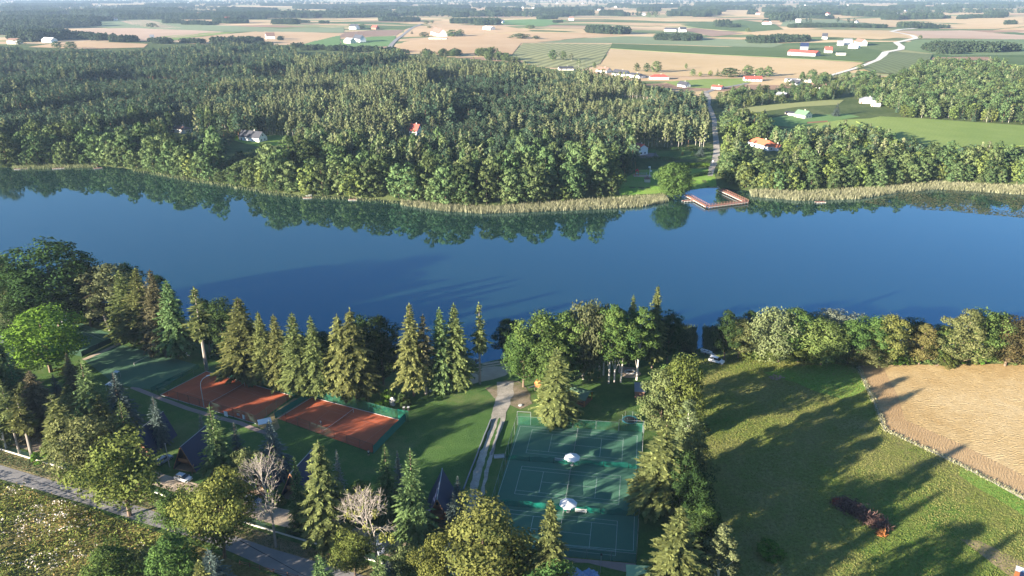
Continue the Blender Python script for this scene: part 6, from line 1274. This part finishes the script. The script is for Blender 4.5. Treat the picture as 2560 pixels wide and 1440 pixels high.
heap('brushwood_pile', 'small rust orange heap at the end of the long brushwood pile', [G(2200,1336), G(2206,1338)], 260, 1.1, 1.0, M['brush_red'], 'brushwood'); heap('brushwood_pile', 'rust coloured tip heap at the upper end of the brushwood pile', [G(2088,1256), G(2098,1262)], 260, 1.1, 1.0, M['brush_red'], 'brushwood')
for k in range(14):
    q = G(random.uniform(1925, 1960), random.uniform(938, 950)); o = tag(MB().box((0, 0, .1), (random.uniform(.5, 1.3), random.uniform(.3, .7), .25), random.uniform(0, 3)).build('stone', M['wood']), 'pale stone of the small rubble spot in the shaded meadow', 'stone', 'stones of the rubble spot'); o.location = (*q, .03)
person(G(803,1064), R(150), 'player in a white shirt and cap standing on the right clay court', 'white', 'cloth_dark'); person(G(922,1140), R(20), 'person in dark trousers at the near corner of the right clay court', 'offwhite', 'cloth_dark', 0.1)
person(G(1232,1268), R(60), 'person in dark clothes beside the gravel drive and courts', 'cloth_dark', 'cloth_dark', 0.1)
# ------------------------------------------------------------------ boardwalk and jetties
def walk(name, label, P, w, z, posts=True, rail=True, cat='boardwalk'):
    P = [Vector(p) for p in P]; t = thing(name, label, cat, (P[0].x, P[0].y, 0), 0); O = P[0]; pm = None; rm_ = None; plank = None
    for a, b in zip(P[:-1], P[1:]):
        d = b-a; ln = d.length; rz = math.atan2(d.y, d.x); nx = Vector((-d.y, d.x)).normalized(); n = max(2, int(ln/1.9))
        for k in range(int(ln/.62)+1):
            if plank is None: plank = MB().box((0, 0, 0), (.56, w, .09)).mesh('plank', M['redwood'])
            q = a+d.normalized()*min(k*.62, ln)-O; o = link('plank', plank, t); o.location = (q.x, q.y, z); o.rotation_euler.z = rz
        for s in (-1, 1):
            A = a+nx*s*w/2-O; B = b+nx*s*w/2-O; MB().tube((*A, z-.22), (*B, z-.22), .13, n=4).build('beam', M['offwhite'], t)
            if rail:
                for zz in (.55, 1.05): MB().tube((*A, z+zz), (*B, z+zz), .06, n=4).build('handrail', M['redwood'], t)
            for k in range(n+1):
                q = A.lerp(B, k/n)
                if pm is None: pm = MB().tube((0, 0, -3.4-z+z), (0, 0, (1.1 if rail else .15)), .09, n=5).mesh('post', M['offwhite'] if not rail else M['redwood'])
                o = link('post', pm, t); o.location = (q.x, q.y, z)
    return t
zw = WATER+.95
walk('boardwalk', 'angular reddish boardwalk with railings round the bathing place', [G(u, v, zw) for u, v in [(1716,487),(1769,516),(1866,504),(1800,474)]], 2.6, zw)
walk('jetty', 'low side platform at the left arm of the boardwalk', [G(1708,502,zw-.2), G(1738,499,zw-.2)], 2.4, zw-.2, rail=False, cat='jetty')
for a, b, lab in [((36,422),(68,420),'leftmost of the low fishing jetties on the far shore'), ((132,421),(160,419),'second low fishing jetty from the left on the far shore'), ((235,421),(255,419),'fishing jetty with a white hut on the far shore'), ((758,494),(778,493),'small jetty at the far shore left of the centre'), ((872,498),(892,498),'tiny jetty hidden in reeds right of the small one'), ((2026,484),(2044,484),'small jetty in the reeds right of the boardwalk'), ((2040,505),(2062,504),'low weathered jetty on the water right of the boardwalk')]:
    walk('jetty', lab, [G(*a, WATER+.5), G(*b, WATER+.5)], 2.2, WATER+.5, rail=False, cat='jetty')
boat(G(772,490,WATER), R(10), 'white boat moored at the small jetty on the far shore', WATER+.02, 3.6); 
# ------------------------------------------------------------------ far houses
HN = 0
def house(A, B, depth, hw, hr, label, roof='roof_dark', wall='white', hip=False, wins=3, zoff=0.0, chim=True, name='house', cat='house', dormer=False, gable_wins=True, grp=None, solar=False):
    a3, b3 = at(*A), at(*B); a, b = Vector(a3[:2]), Vector(b3[:2]); d = b-a; ln = max(d.length, 4); rz = math.atan2(d.y, d.x); z = min(a3[2], b3[2])-.2
    t = thing(name, label, cat, (a.x, a.y, z+zoff), rz, grp); D_ = depth; e = .5
    MB().prism([(0, 0), (ln, 0), (ln, D_), (0, D_)], 0, hw).build('wall', M[wall], t)
    if hip:
        k = min(D_/2, ln/2-.3); rf = MB().add([(-e, -e, hw), (ln+e, -e, hw), (ln+e, D_+e, hw), (-e, D_+e, hw), (k, D_/2, hw+hr), (ln-k, D_/2, hw+hr)], [(0, 1, 5, 4), (1, 2, 5), (2, 3, 4, 5), (3, 0, 4), (3, 2, 1, 0)])
    else:
        for x in (.02, ln-.14): MB().add([(x, 0, hw), (x, D_, hw), (x, D_/2, hw+hr-.1), (x+.12, 0, hw), (x+.12, D_, hw), (x+.12, D_/2, hw+hr-.1)], [(0, 1, 2), (5, 4, 3), (0, 2, 5, 3), (1, 4, 5, 2)]).build('gable', M[wall], t)
        s_ = hr/(D_/2); rf = MB()
        for s in (0, 1):
            y0 = -e if s == 0 else D_+e; vs = [(-e, y0, hw-e*s_+.02), (ln+e, y0, hw-e*s_+.02), (ln+e, D_/2, hw+hr+.02), (-e, D_/2, hw+hr+.02)]; vs += [(x, y, q-.22) for x, y, q in vs]; rf.add(vs, [(0, 1, 2, 3), (7, 6, 5, 4), (0, 4, 5, 1), (1, 5, 6, 2), (3, 7, 4, 0)])
    r_ = rf.build('roof', M[roof], t)
    if chim: MB().box((ln*.6, D_/2+.4, hw+hr+.2), (.6, .6, 1.4)).build('chimney', M['offwhite'], r_)
    wm = MB().box((0, 0, 0), (1.1, .06, 1.2)).mesh('window', M['glass']); fm = MB().box((0, 0, 0), (1.3, .04, 1.4)).mesh('window_frame', M['roof_grey'])
    for k in range(wins):
        o = link('window', wm, t); o.location = (ln*(k+.6)/(wins+.2), -.04, min(hw*.55, 1.6)); f = link('window_frame', fm, o); f.location = (0, .02, 0)
    if gable_wins:
        for yy in (.3, .7): o = link('window', wm, t); o.location = (ln+.03, D_*yy, min(hw*.55, 1.6)); o.rotation_euler.z = PI/2
        if not hip and hr > 2.4: o = link('window', wm, t); o.location = (ln+.03, D_*.5, hw+hr*.35); o.rotation_euler.z = PI/2
    MB().box((ln*.12, -.03, 1.05), (1.0, .06, 2.1)).build('door', M['brown_wood'], t)
    if dormer:
        s_ = hr/(D_/2); MB().box((ln*.5, D_*.22, hw+hr*.45), (2.4, 2.4, 1.9)).build('dormer', M['redwood'], t); MB().add([(ln*.5-1.5, -.2, hw+hr*.45+.9), (ln*.5+1.5, -.2, hw+hr*.45+.9), (ln*.5, -.2, hw+hr*.45+2.1), (ln*.5-1.5, D_*.4, hw+hr*.45+.9), (ln*.5+1.5, D_*.4, hw+hr*.45+.9), (ln*.5, D_*.4, hw+hr*.45+2.1)], [(0, 1, 2), (0, 2, 5, 3), (1, 4, 5, 2), (3, 5, 4)]).build('dormer_roof', M[roof], t)
    if solar:
        for k in range(3): MB().box((ln*.42+k*1.0, D_*.24, hw+hr*.48+.12), (.8, 1.4, .05)).build('skylight', M['roof_grey'], r_)
    return t
house((598,350),(648,356),8.5,3.6,4.0,'white house with a dark gabled roof in the clearing above the far shore','roof_dark','white',wins=5,solar=True)
house((478,305),(505,306),7,3.0,4.0,'house with a light grey roof and a dormer in the left wood','roof_grey','offwhite',dormer=True)
house((430,330),(462,334),7,3.2,2.2,'brown hip roofed house left of the white one in the wood','roof_brown','offwhite',hip=True)
house((422,322),(430,323),4,2.4,.5,'tiny pale annex beside the brown roofed house in the wood','roof_grey','white',wins=1,chim=False)
house((1023,338),(1042,340),8,4.2,4.5,'half timbered white house with a red roof in the middle wood','roof_red','white',wins=2)
for k in range(3): pass
house((1580,384),(1596,389),8,5.2,2.4,'white two storey house with a red roof by the garden at the far shore','roof_red','white',wins=2)
house((1868,362),(1920,378),9,3.2,3.4,'house with a bright orange tiled roof right of the lane','roof_orange','white',hip=True,wins=4); house((1922,374),(1945,378),7,3.0,1.6,'small annex with an orange roof at the orange roofed house','roof_orange','white',wins=1)
house((1985,292),(2012,297),9,3.4,3.2,'cream house with a pale green gabled roof on the slope','roof_green','offwhite',wins=3); house((1962,287),(1985,290),6,2.6,.8,'dark roofed carport left of the pale green roofed house','roof_dark','offwhite',wins=0,chim=False,gable_wins=False)
house((2148,258),(2190,260),9,3.4,2.8,'farmhouse with a weathered grey roof at the edge of the right wood','roof_grey','offwhite',hip=True,wins=4); house((2178,266),(2200,267),6,2.4,.8,'low white outbuilding below the grey roofed farmhouse','white','white',wins=1,chim=False)
house((1938,243),(1960,246),8,3,2.6,'old grey roofed house between the trees left of the strip field','roof_grey','brown_wood',wins=2)
house((2028,222),(2062,224),9,3,3.0,'long house with a brownish roof among the village trees','roof_brown','offwhite',wins=3); house((1974,212),(1996,214),8,3,3.4,'white gabled house with a dark roof in the village','roof_dark','white',wins=2)
house((1962,205),(2000,206),8,4,.5,'long pale flat roofed building behind the white gabled village house','roof_grey','white',wins=4,chim=False); house((2000,205),(2028,206),8,3.4,.8,'low grey building with pale walls in the village','roof_grey','offwhite',wins=2,chim=False)
house((1862,203),(1905,203),10,3.0,3.0,'long house with a faded pinkish red roof at the village edge','roof_red','white',wins=4)
house((1778,222),(1802,224),7,2.8,1.6,'small house with a dull red roof beside the village road','roof_red','white',wins=2); house((1693,216),(1712,219),8,3.2,3.2,'small white house with a black roof by the birch wood','roof_dark','white',wins=2)
house((1626,199),(1672,199),11,3.2,3.0,'white house with a bright red hipped roof at the wheat field','roof_red','white',hip=True,wins=4)
house((1565,192),(1600,196),10,3.2,2.6,'bungalow with a dark roof left of the red hipped house','roof_dark','white',hip=True,wins=3); house((1530,188),(1562,192),10,3.6,4.4,'new white house with steep dark gables in the field row','roof_dark','white',wins=3)
house((1490,180),(1516,183),10,3.6,3.6,'white house with a greyish gabled roof in the field row','roof_brown','white',wins=3); house((1398,176),(1434,176),11,3,2.4,'dark roofed bungalow peeking over the wood, leftmost of the field row','roof_dark','offwhite',wins=3)
house((1968,139),(2038,142),16,7.0,3.5,'very long grey barn with a dark red roof in the green field','roof_red','roof_grey',wins=0,chim=False,gable_wins=False,name='barn',cat='barn'); house((2000,126),(2020,126),14,8,6,'dark blue roofed barn behind the long red one','roof_navy','roof_grey',wins=0,chim=False,gable_wins=False,name='barn',cat='barn')
house((2062,133),(2080,133),12,5,6,'white house with a red roof right of the long barn','roof_red','white',wins=2); house((2092,139),(2114,139),9,4,.6,'pale straw coloured shed below the farm, right of the red house','offwhite','offwhite',wins=0,chim=False,name='shed',cat='shed')
for k, (a, b, dp, hw, hr, lab, rf) in enumerate([((2094,114),(2108,114),12,7,3,'pale farm building, leftmost of the white farm cluster','roof_grey'), ((2110,112),(2130,112),14,8,4,'large grey roofed barn of the white farm cluster','roof_grey'), ((2134,112),(2152,115),12,7,6,'white gabled farmhouse at the right of the farm cluster','roof_brown'), ((2120,121),(2144,122),10,6,1,'long white shed in front of the farm cluster','white')]): house(a, b, dp, hw, hr, lab, rf, 'white', wins=2, chim=False)
for k, (a, b, dp, hw, hr, lab, rf, wl) in enumerate([((2055,98),(2068,98),14,6,7,'lone white barn with a dark roof in the green field','roof_dark','white'), ((666,98),(688,98),20,8,7,'white gabled barn standing alone in the stubble at upper left','roof_brown','white'), ((1077,86),(1096,92),22,8,10,'white farmhouse complex in the golden field','roof_brown','white'), ((1072,98),(1116,98),6,3,.4,'long pale wall before the white farmhouse complex','offwhite','offwhite'),
  ((1207,74),(1226,75),16,7,3,'long white barn behind the golden field','white','white'), ((873,73),(890,74),16,8,7,'white house with dark roof at the tree group above the left fields','roof_dark','white'), ((928,73),(940,74),12,6,5,'small red barn at the tree group above the left fields','roof_red','redwood'), ((882,104),(900,106),14,8,8,'pale house at the road by the forest corner','roof_dark','white'), ((860,108),(876,109),14,7,5,'grey house left of the pale one by the forest corner','roof_grey','offwhite'),
  ((105,106),(128,107),14,6,4,'long bluish white building among the trees at far left','white','white'), ((18,110),(44,110),14,7,4,'pinkish old building among the trees at far left','roof_brown','offwhite'), ((1700,80),(1716,80),16,7,6,'white farmhouse above the copse in the middle distance','roof_dark','white'), ((1660,78),(1690,79),16,6,4,'long dark roofed barn above the copse in the middle distance','roof_dark','offwhite'), ((1246,58),(1256,58),16,7,6,'white farmhouse hidden in the middle distance trees','roof_dark','white'),
  ((1422,51),(1434,51),16,8,6,'white house standing by a round copse','roof_brown','white'), ((1905,61),(1918,62),16,7,5,'pale house beside the distant dark farm','roof_brown','white'), ((302,49),(312,49),20,9,7,'white house at the left wood edge','roof_grey','white'), ((481,46),(494,46),24,10,8,'white house before the left dark wood','roof_grey','white'), ((562,54),(574,54),20,9,7,'farmhouse right of the left dark wood','roof_red','white'), ((376,101),(386,101),14,7,5,'tiny white house by the green strip at left','roof_grey','white')]): house(a, b, dp, hw, hr, lab, rf, wl, wins=2, chim=False)
hp = MB(); w, d = 12, 10
proto = thing('distant_house', 'distant pale house in the hazy farmland below the horizon', 'house', at(1496, 26), .3, 'distant houses in the hazy farmland'); MB().prism([(0, 0), (16, 0), (16, 11), (0, 11)], 0, 6).build('wall', M['white'], proto)
rfo = MB().add([(-.6, -.6, 5.8), (16.6, -.6, 5.8), (16.6, 5.5, 11), (-.6, 5.5, 11), (16.6, 11.6, 5.8), (-.6, 11.6, 5.8)], [(0, 1, 2, 3), (3, 2, 4, 5), (0, 3, 5), (1, 4, 2)]).build('roof', M['roof_brown'], proto)
rc = [M['roof_brown'], M['roof_red'], M['roof_grey'], M['white'], M['roof_dark']]
HT = []
for k in range(60):
    u = random.uniform(20, 2540) if k % 3 else random.uniform(1050, 2400); v = random.uniform(8, 60)**1.0; v = min(v, random.uniform(8, 60)); c = copy_tree(proto); c.location = at(u, v); c.rotation_euler.z = random.uniform(-.8, 1.2); s = random.uniform(.6, 1.15); c.scale = (s, s, s)
    for _ in range(random.randrange(3, 11)): q = (c.location.x+random.gauss(0, 28), c.location.y+random.uniform(5, 50)); HT.append((*q, h1(*q), vi('distant'), random.uniform(.8, 1.3), random.uniform(.7, 1.2), random.uniform(0, 6)))
    ch = [x for x in c.children if x.name.startswith('roof')][0]; ch.material_slots[0].link = 'OBJECT'; ch.material_slots[0].material = random.choice(rc)
scatter('farm_trees', HT, 'hazy garden trees around the distant farmhouses')
# playground on the far shore
pg = thing('playground', 'small far shore playground with a red slide on a pale pad', 'playground', at(1606,440), R(-4)); MB().box((0, 0, .12), (11, 6, .15)).build('pad', M['sand'], pg); MB().box((-3.4, 0, 1.6), (1.8, 1.8, .15)).build('platform', M['metal'], pg)
for x in (-4.2, -2.6):
    for y in (-.8, .8): MB().tube((x, y, 0), (x, y, 3.2), .1, n=5).build('post', M['red'], pg)
MB().add([(-4.5, -1.1, 3.2), (-2.3, -1.1, 3.2), (-2.3, 1.1, 3.2), (-4.5, 1.1, 3.2), (-3.4, 0, 4.6)], [(0, 1, 4), (1, 2, 4), (2, 3, 4), (3, 0, 4)]).build('roof', M['red'], pg)
MB().add([(-4.3, -.5, 1.7), (-4.3, .5, 1.7), (-6.3, .5, .3), (-6.3, -.5, .3)], [(0, 1, 2, 3)]).build('slide', M['red'], pg)
MB().tube((-2.4, 0, 1.8), (2.6, 0, 1.8), .12, n=5).build('beam', M['metal'], pg); MB().tube((2.6, .8, 0), (2.6, 0, 2.4), .1, n=5).build('post', M['metal'], pg); MB().tube((2.6, -.8, 0), (2.6, 0, 2.4), .1, n=5).build('post', M['metal'], pg)
mast = thing('loudspeaker_mast', 'white mast with fittings beside the far shore playground', 'mast', at(1624,441), 0); MB().tube((0, 0, 0), (0, 0, 6.4), .14, n=6).build('shaft', M['white'], mast); MB().box((-.4, 0, 5.8), (1.2, .8, .7)).build('fitting', M['white'], mast); MB().box((.7, 0, 3.4), (1.0, .2, 1.0)).build('board', M['white'], mast)
hut = thing('hut', 'small brown hut with pale base below the far shore playground', 'hut', at(1618,455), 0); MB().box((0, 0, 1), (3.2, 3, 2)).build('wall', M['offwhite'], hut); MB().add([(-2, -2, 2), (2, -2, 2), (2, 2, 2), (-2, 2, 2), (0, 0, 3.6)], [(0, 1, 4), (1, 2, 4), (2, 3, 4), (3, 0, 4)]).build('roof', M['roof_brown'], hut)
sg = thing('road_sign', 'round white road sign at the end of the lane', 'sign', at(1781,414), 0); MB().tube((0, 0, 0), (0, 0, 2.6), .06, n=5).build('post', M['metal'], sg); MB().tube((0, -.02, 2.9), (0, .03, 2.9), .55, n=14).build('disc', M['white'], sg)
rf_ = [at(u, v) for u, v in [(2018,309),(2068,305)]]; fence('paddock_fence', 'red brown low fence on the lawn below the green roofed house', rf_, 1.3, 2.2, M['redwood'], M['redwood'], z=rf_[0][2], pr=.1)
# hedges at the far garden and the lone alder by the beach
def hedge(a, b, w, h, label, col='bright'):
    a, b = Vector(at(*a)), Vector(at(*b)); d = b-a; g = np.random.default_rng(8); n = int(d.length*w*14); C = np.stack([g.random(n)*d.length, g.uniform(-.5, .5, n)*w, g.random(n)**.5*h], 1); Nn = np.stack([g.normal(size=n)*.4, np.sign(C[:, 1])*.8*(np.abs(C[:, 1])/w*2)**2, C[:, 2]/h+.2], 1)
    V, F, T = cards(C, Nn, g.uniform(.22, .42, n), .7, g.random(n), g); me = bpy.data.meshes.new('hedge'); me.from_pydata(V.tolist(), [], F.tolist()); me.materials.append(M[col]); at_ = me.attributes.new('tint', 'FLOAT', 'FACE'); at_.data.foreach_set('value', T.astype(np.float32)); o = tag(link('hedge', me), label, 'hedge'); o.location = a; o.rotation_euler.z = math.atan2(d.y, d.x)
hedge((1690,416),(1772,416),7,2.6,'bright green clipped hedge at the end of the lane on the far shore'); hedge((1592,398),(1700,402),3,2.4,'green hedge in front of the garden on the far shore','lime_far'); hedge((1720,445),(1776,434),2.4,2.0,'row of round dark bushes above the bathing lawn','dark'); hedge((1640,376),(1770,378),3,2.6,'dark hedge behind the far shore garden','dark')
def FT2(bx, by, ty, w, kd, lab, grp=None):
    p = at(bx, by); me, h0 = FAR[kd][1]; rr = {'alder': 4.6, 'birch': 2.6, 'lime': 4.8, 'spruce': 2.8, 'pine': 3}[kd]; o = link(NAME[kd], me); o.location = p; s = w/2*mpp(p)/rr; o.scale = (s, s, top_height(p, ty)/h0); tag(o, lab, 'tree', grp); return o
tree('alder_tree', 'ball', 'green', at(1682,492), top_height(at(1682,492), 412), 45*mpp(at(1682,492)), 'big round alder standing alone left of the boardwalk')
for (u, v, ty, w, lab) in [(1638,393,379,14,'silvery young spruce on the paved yard'), (1752,390,362,26,'blue spruce left of the lane end in the garden'), (1706,388,378,8,'small reddish column shrub in the garden'), (1731,388,376,8,'small green column shrub in the garden'), (2090,290,256,26,'blue spruce right of the green roofed house'), (1910,294,272,18,'blue spruce left of the green roofed house')]:
    tree('spruce_tree' if w > 10 else 'shrub', 'fir', 'spruce_silver' if 'silver' in lab else ('orange' if 'reddish' in lab else ('green' if 'column' in lab else 'spruce_blue')), at(u, v), top_height(at(u, v), ty), w/2*mpp(at(u, v)), lab)
# ------------------------------------------------------------------ reeds, lily pads, weeds, rough grass
def blades(name, label, polys, n, h, cols, lvl, wid=.12, seed=1, lean=.25, hv=.3, tintfun=None):
    g = np.random.default_rng(seed); V, F, T = [], [], []; A = [np.array(P) for P in polys]; ar = [abs(np.sum(a[:, 0]*np.roll(a[:, 1], -1)-np.roll(a[:, 0], -1)*a[:, 1]))/2 for a in A]; tot = sum(ar)
    for P, a_, s_ in zip(polys, A, ar):
        m = int(n*s_/tot*2.2); x = g.uniform(a_[:, 0].min(), a_[:, 0].max(), m*2); y = g.uniform(a_[:, 1].min(), a_[:, 1].max(), m*2); k = in_poly(x, y, P); x, y = x[k][:int(n*s_/tot)], y[k][:int(n*s_/tot)]
        z = hgt(x, y); z = np.maximum(z, lvl) if lvl is not None else z; c = len(x); az = g.uniform(0, PI, c); hh = h*g.uniform(1-hv, 1+hv, c); w = wid*g.uniform(.7, 1.4, c); lx, ly = g.normal(size=c)*lean*hh, g.normal(size=c)*lean*hh
        b = np.stack([x, y, z-.05], 1); u = np.stack([np.cos(az)*w, np.sin(az)*w, 0*w], 1); tp = b+np.stack([lx, ly, hh], 1); md = b+np.stack([lx*.4, ly*.4, hh*.55], 1)
        V.append(np.stack([b-u*.6, b+u*.6, md+u, tp, md-u], 1).reshape(-1, 3)); T.append(g.random(c) if tintfun is None else tintfun(x, y, g))
    V = np.concatenate(V); T = np.concatenate(T); F = np.arange(len(V)).reshape(-1, 5); me = bpy.data.meshes.new(name); me.from_pydata(V.tolist(), [], F.tolist()); me.materials.append(cols); at_ = me.attributes.new('tint', 'FLOAT', 'FACE'); at_.data.foreach_set('value', T.astype(np.float32))
    return tag(link(name, me), label, None, None, 'stuff')
W = lambda L2: [G(u, v, WATER) for u, v in L2]
M['reed'] = leaf_mat('dry_reeds', (0.16, 0.17, 0.08), (0.46, 0.44, 0.28), transl=.2); M['reed_mid'] = leaf_mat('green_tan_reeds', (0.10, 0.12, 0.05), (0.28, 0.29, 0.15)); M['reed_green'] = leaf_mat('green_reeds', (0.05, 0.08, 0.035), (0.13, 0.17, 0.08)); M['lily'] = leaf_mat('water_lily_pads', (0.06, 0.08, 0.03), (0.20, 0.19, 0.10))
blades('reeds', 'pale tan reeds along the far shore', [W([(1000,504),(1100,514),(1200,520),(1300,514),(1400,506),(1550,498),(1665,490),(1672,506),(1600,519),(1500,524),(1400,528),(1300,532),(1200,535),(1100,528),(1000,514)]), W([(1872,478),(2000,482),(2200,472),(2340,458),(2345,474),(2250,482),(2150,498),(2000,503),(1878,492)]), W([(2340,458),(2420,462),(2560,468),(2900,474),(2900,492),(2560,488),(2420,478),(2345,474)])], 24000, 1.9, M['reed'], WATER, .13, 2, hv=.5)
blades('reeds', 'thin greenish reeds along the left part of the far shore', [W([(30,416),(240,411),(242,420),(100,424),(30,424)]), W([(330,423),(430,440),(520,454),(600,467),(690,481),(760,490),(860,493),(1000,504),(1000,512),(860,500),(760,498),(690,490),(600,475),(520,462),(430,447),(330,429)])], 5000, 1.3, M['reed_mid'], WATER, .11, 5, hv=.5)
blades('reeds', 'shaded green reeds on the near shore beside the open channel', [W([(1560,835),(1640,822),(1690,820),(1737,826),(1742,850),(1735,892),(1690,880),(1560,860)]), W([(1757,826),(1800,826),(1830,838),(1860,852),(1850,880),(1800,884),(1762,885)]), W([(560,835),(640,835),(720,850),(800,852),(860,860),(860,895),(740,885),(600,852)])], 12000, 2.2, M['reed_green'], WATER, .13, 3)
g_ = np.random.default_rng(9); P = W([(2150,505),(2260,482),(2350,474),(2560,488),(2900,492),(2900,560),(2560,545),(2420,532),(2250,520)]); a_ = np.array(P); x = g_.uniform(a_[:, 0].min(), a_[:, 0].max(), 26000); y = g_.uniform(a_[:, 1].min(), a_[:, 1].max(), 26000); k = in_poly(x, y, P) & (np.sin(x/9+y/13)+np.sin(x/4-y/17)+g_.normal(size=26000)*.8 > -.3); x, y = x[k], y[k]
V, F, T = cards(np.stack([x, y, np.full(len(x), WATER+.05)+g_.random(len(x))*.12], 1), np.stack([g_.normal(size=len(x))*.1, g_.normal(size=len(x))*.1, np.ones(len(x))], 1), g_.uniform(.25, .6, len(x)), .8, g_.random(len(x)), g_); me = bpy.data.meshes.new('lily_pads'); me.from_pydata(V.tolist(), [], F.tolist()); me.materials.append(M['lily']); at_ = me.attributes.new('tint', 'FLOAT', 'FACE'); at_.data.foreach_set('value', T.astype(np.float32)); tag(link('lily_pads', me), 'floating water lily leaves off the far right shore', None, None, 'stuff')
# weedy bank at the lower left: leaf clumps, flower heads
BK = [G(u, v) for u, v in [(-200,1140),(0,1212),(210,1275),(300,1308),(390,1338),(470,1372),(560,1440),(640,1700),(-200,1700)]]; ab = np.array(BK)
def bank(name, label, n, mat_, hmax, size, dens, seed, zlo=0.0, tn=None):
    g = np.random.default_rng(seed); x = g.uniform(ab[:, 0].min(), ab[:, 0].max(), n); y = g.uniform(ab[:, 1].min(), ab[:, 1].max(), n); k = in_poly(x, y, BK) & dens(x, y, g); x, y = x[k], y[k]; m = len(x)
    top = .3+1.5*np.abs(np.sin(x/2.3+y/3.3)*np.sin(x/3.7-y/2.1))+.9*np.sin(x/7+y/6)**2; z = top*hmax*(zlo+(1-zlo)*g.random(m)); C = np.stack([x, y, z], 1); Nn = g.normal(size=(m, 3))*.5+[0, 0, .8]
    V, F, T = cards(C, Nn, g.uniform(.6, 1.3, m)*size, .6, g.random(m) if tn is None else tn(x, y, g), g); me = bpy.data.meshes.new(name); me.from_pydata(V.tolist(), [], F.tolist()); me.materials.append(M[mat_]); a = me.attributes.new('tint', 'FLOAT', 'FACE'); a.data.foreach_set('value', np.clip(T, 0, 1).astype(np.float32)); return tag(link(name, me), label, None, None, 'stuff')
M['weed'] = leaf_mat('weed_leaves', (0.07, 0.11, 0.025), (0.30, 0.32, 0.08)); M['weed_brown'] = leaf_mat('withered_weeds', (0.16, 0.11, 0.04), (0.42, 0.29, 0.13)); M['flower'] = leaf_mat('white_seed_heads', (0.42, 0.38, 0.32), (0.72, 0.68, 0.60)); 
pat = lambda x, y: np.sin(x/6.3+y/9.1)+np.sin(x/3.3-y/5.9+2)*.8
bank('weeds', 'tall green weeds covering the bank at lower left', 60000, 'weed', 1.3, .26, lambda x, y, g: pat(x, y)+g.normal(size=len(x))*.9 > -1.1, 31)
bank('withered_weeds', 'brownish withered weeds on the bank at lower left', 34000, 'weed_brown', 1.4, .24, lambda x, y, g: pat(x+20, y-9)+g.normal(size=len(x))*.8 > .5, 32, .3)
def fl(x, y, g):
    u, v = x, y; s = np.zeros(len(x), bool)
    for (a, b, rx, ry) in ((100,1330,150,32),(150,1285,60,22),(290,1400,190,20),(60,1420,140,20),(40,1240,50,14)):
        c = G(a, b); q = G(a+rx, b); t1 = G(a, b-ry); s |= ((x-c[0])/(q[0]-c[0]))**2+((y-c[1])/(t1[1]-c[1]))**2 < g.random(len(x))*1.3
    return s & (np.sin(x*1.3+y)+np.sin(y*1.7-x*.6)+g.normal(size=len(x))*.7 > .1)
bank('seed_heads', 'whitish fluffy seed heads on the weedy bank', 42000, 'flower', 1.5, .2, fl, 33, .75)
MEADOW = [G(u, v) for u, v in [(1700,890),(1830,885),(2000,897),(2140,910),(2183,1002),(2210,1080),(2350,1142),(2480,1207),(2560,1250),(2650,1290),(2700,1460),(1790,1480),(1745,1200)]]
M['meadow_grass'] = leaf_mat('meadow_grass_blades', (0.10, 0.165, 0.03), (0.26, 0.26, 0.09), transl=.3)
blades('meadow_grass', 'rough grass tufts of the meadow on the right', [MEADOW], 75000, .22, M['meadow_grass'], None, .11, 41, .5, .5, lambda x, y, g: np.clip(.5+.22*np.sin(x/7+y/11)+.2*np.sin(x/3.1-y/4.7)+g.normal(size=len(x))*.22, 0, 1))
blades('border_stalks', 'dry pale stalks on the strip between meadow and stubble', [ribbon(PX([(2143,912),(2165,962),(2190,1015),(2213,1076),(2280,1107),(2350,1139),(2480,1204),(2620,1275)], 0), 1.6)], 6000, .5, M['reed'], None, .08, 42)
blades('verge_grass', 'dry grass on the verge between road and fence', [[G(u, v) for u, v in [(-50,1112),(180,1180),(300,1215),(420,1250),(560,1300),(700,1345),(860,1395),(860,1425),(675,1370),(600,1343),(400,1282),(232,1228),(0,1160),(-50,1145)]]], 14000, .3, M['reed_green'], None, .1, 43)
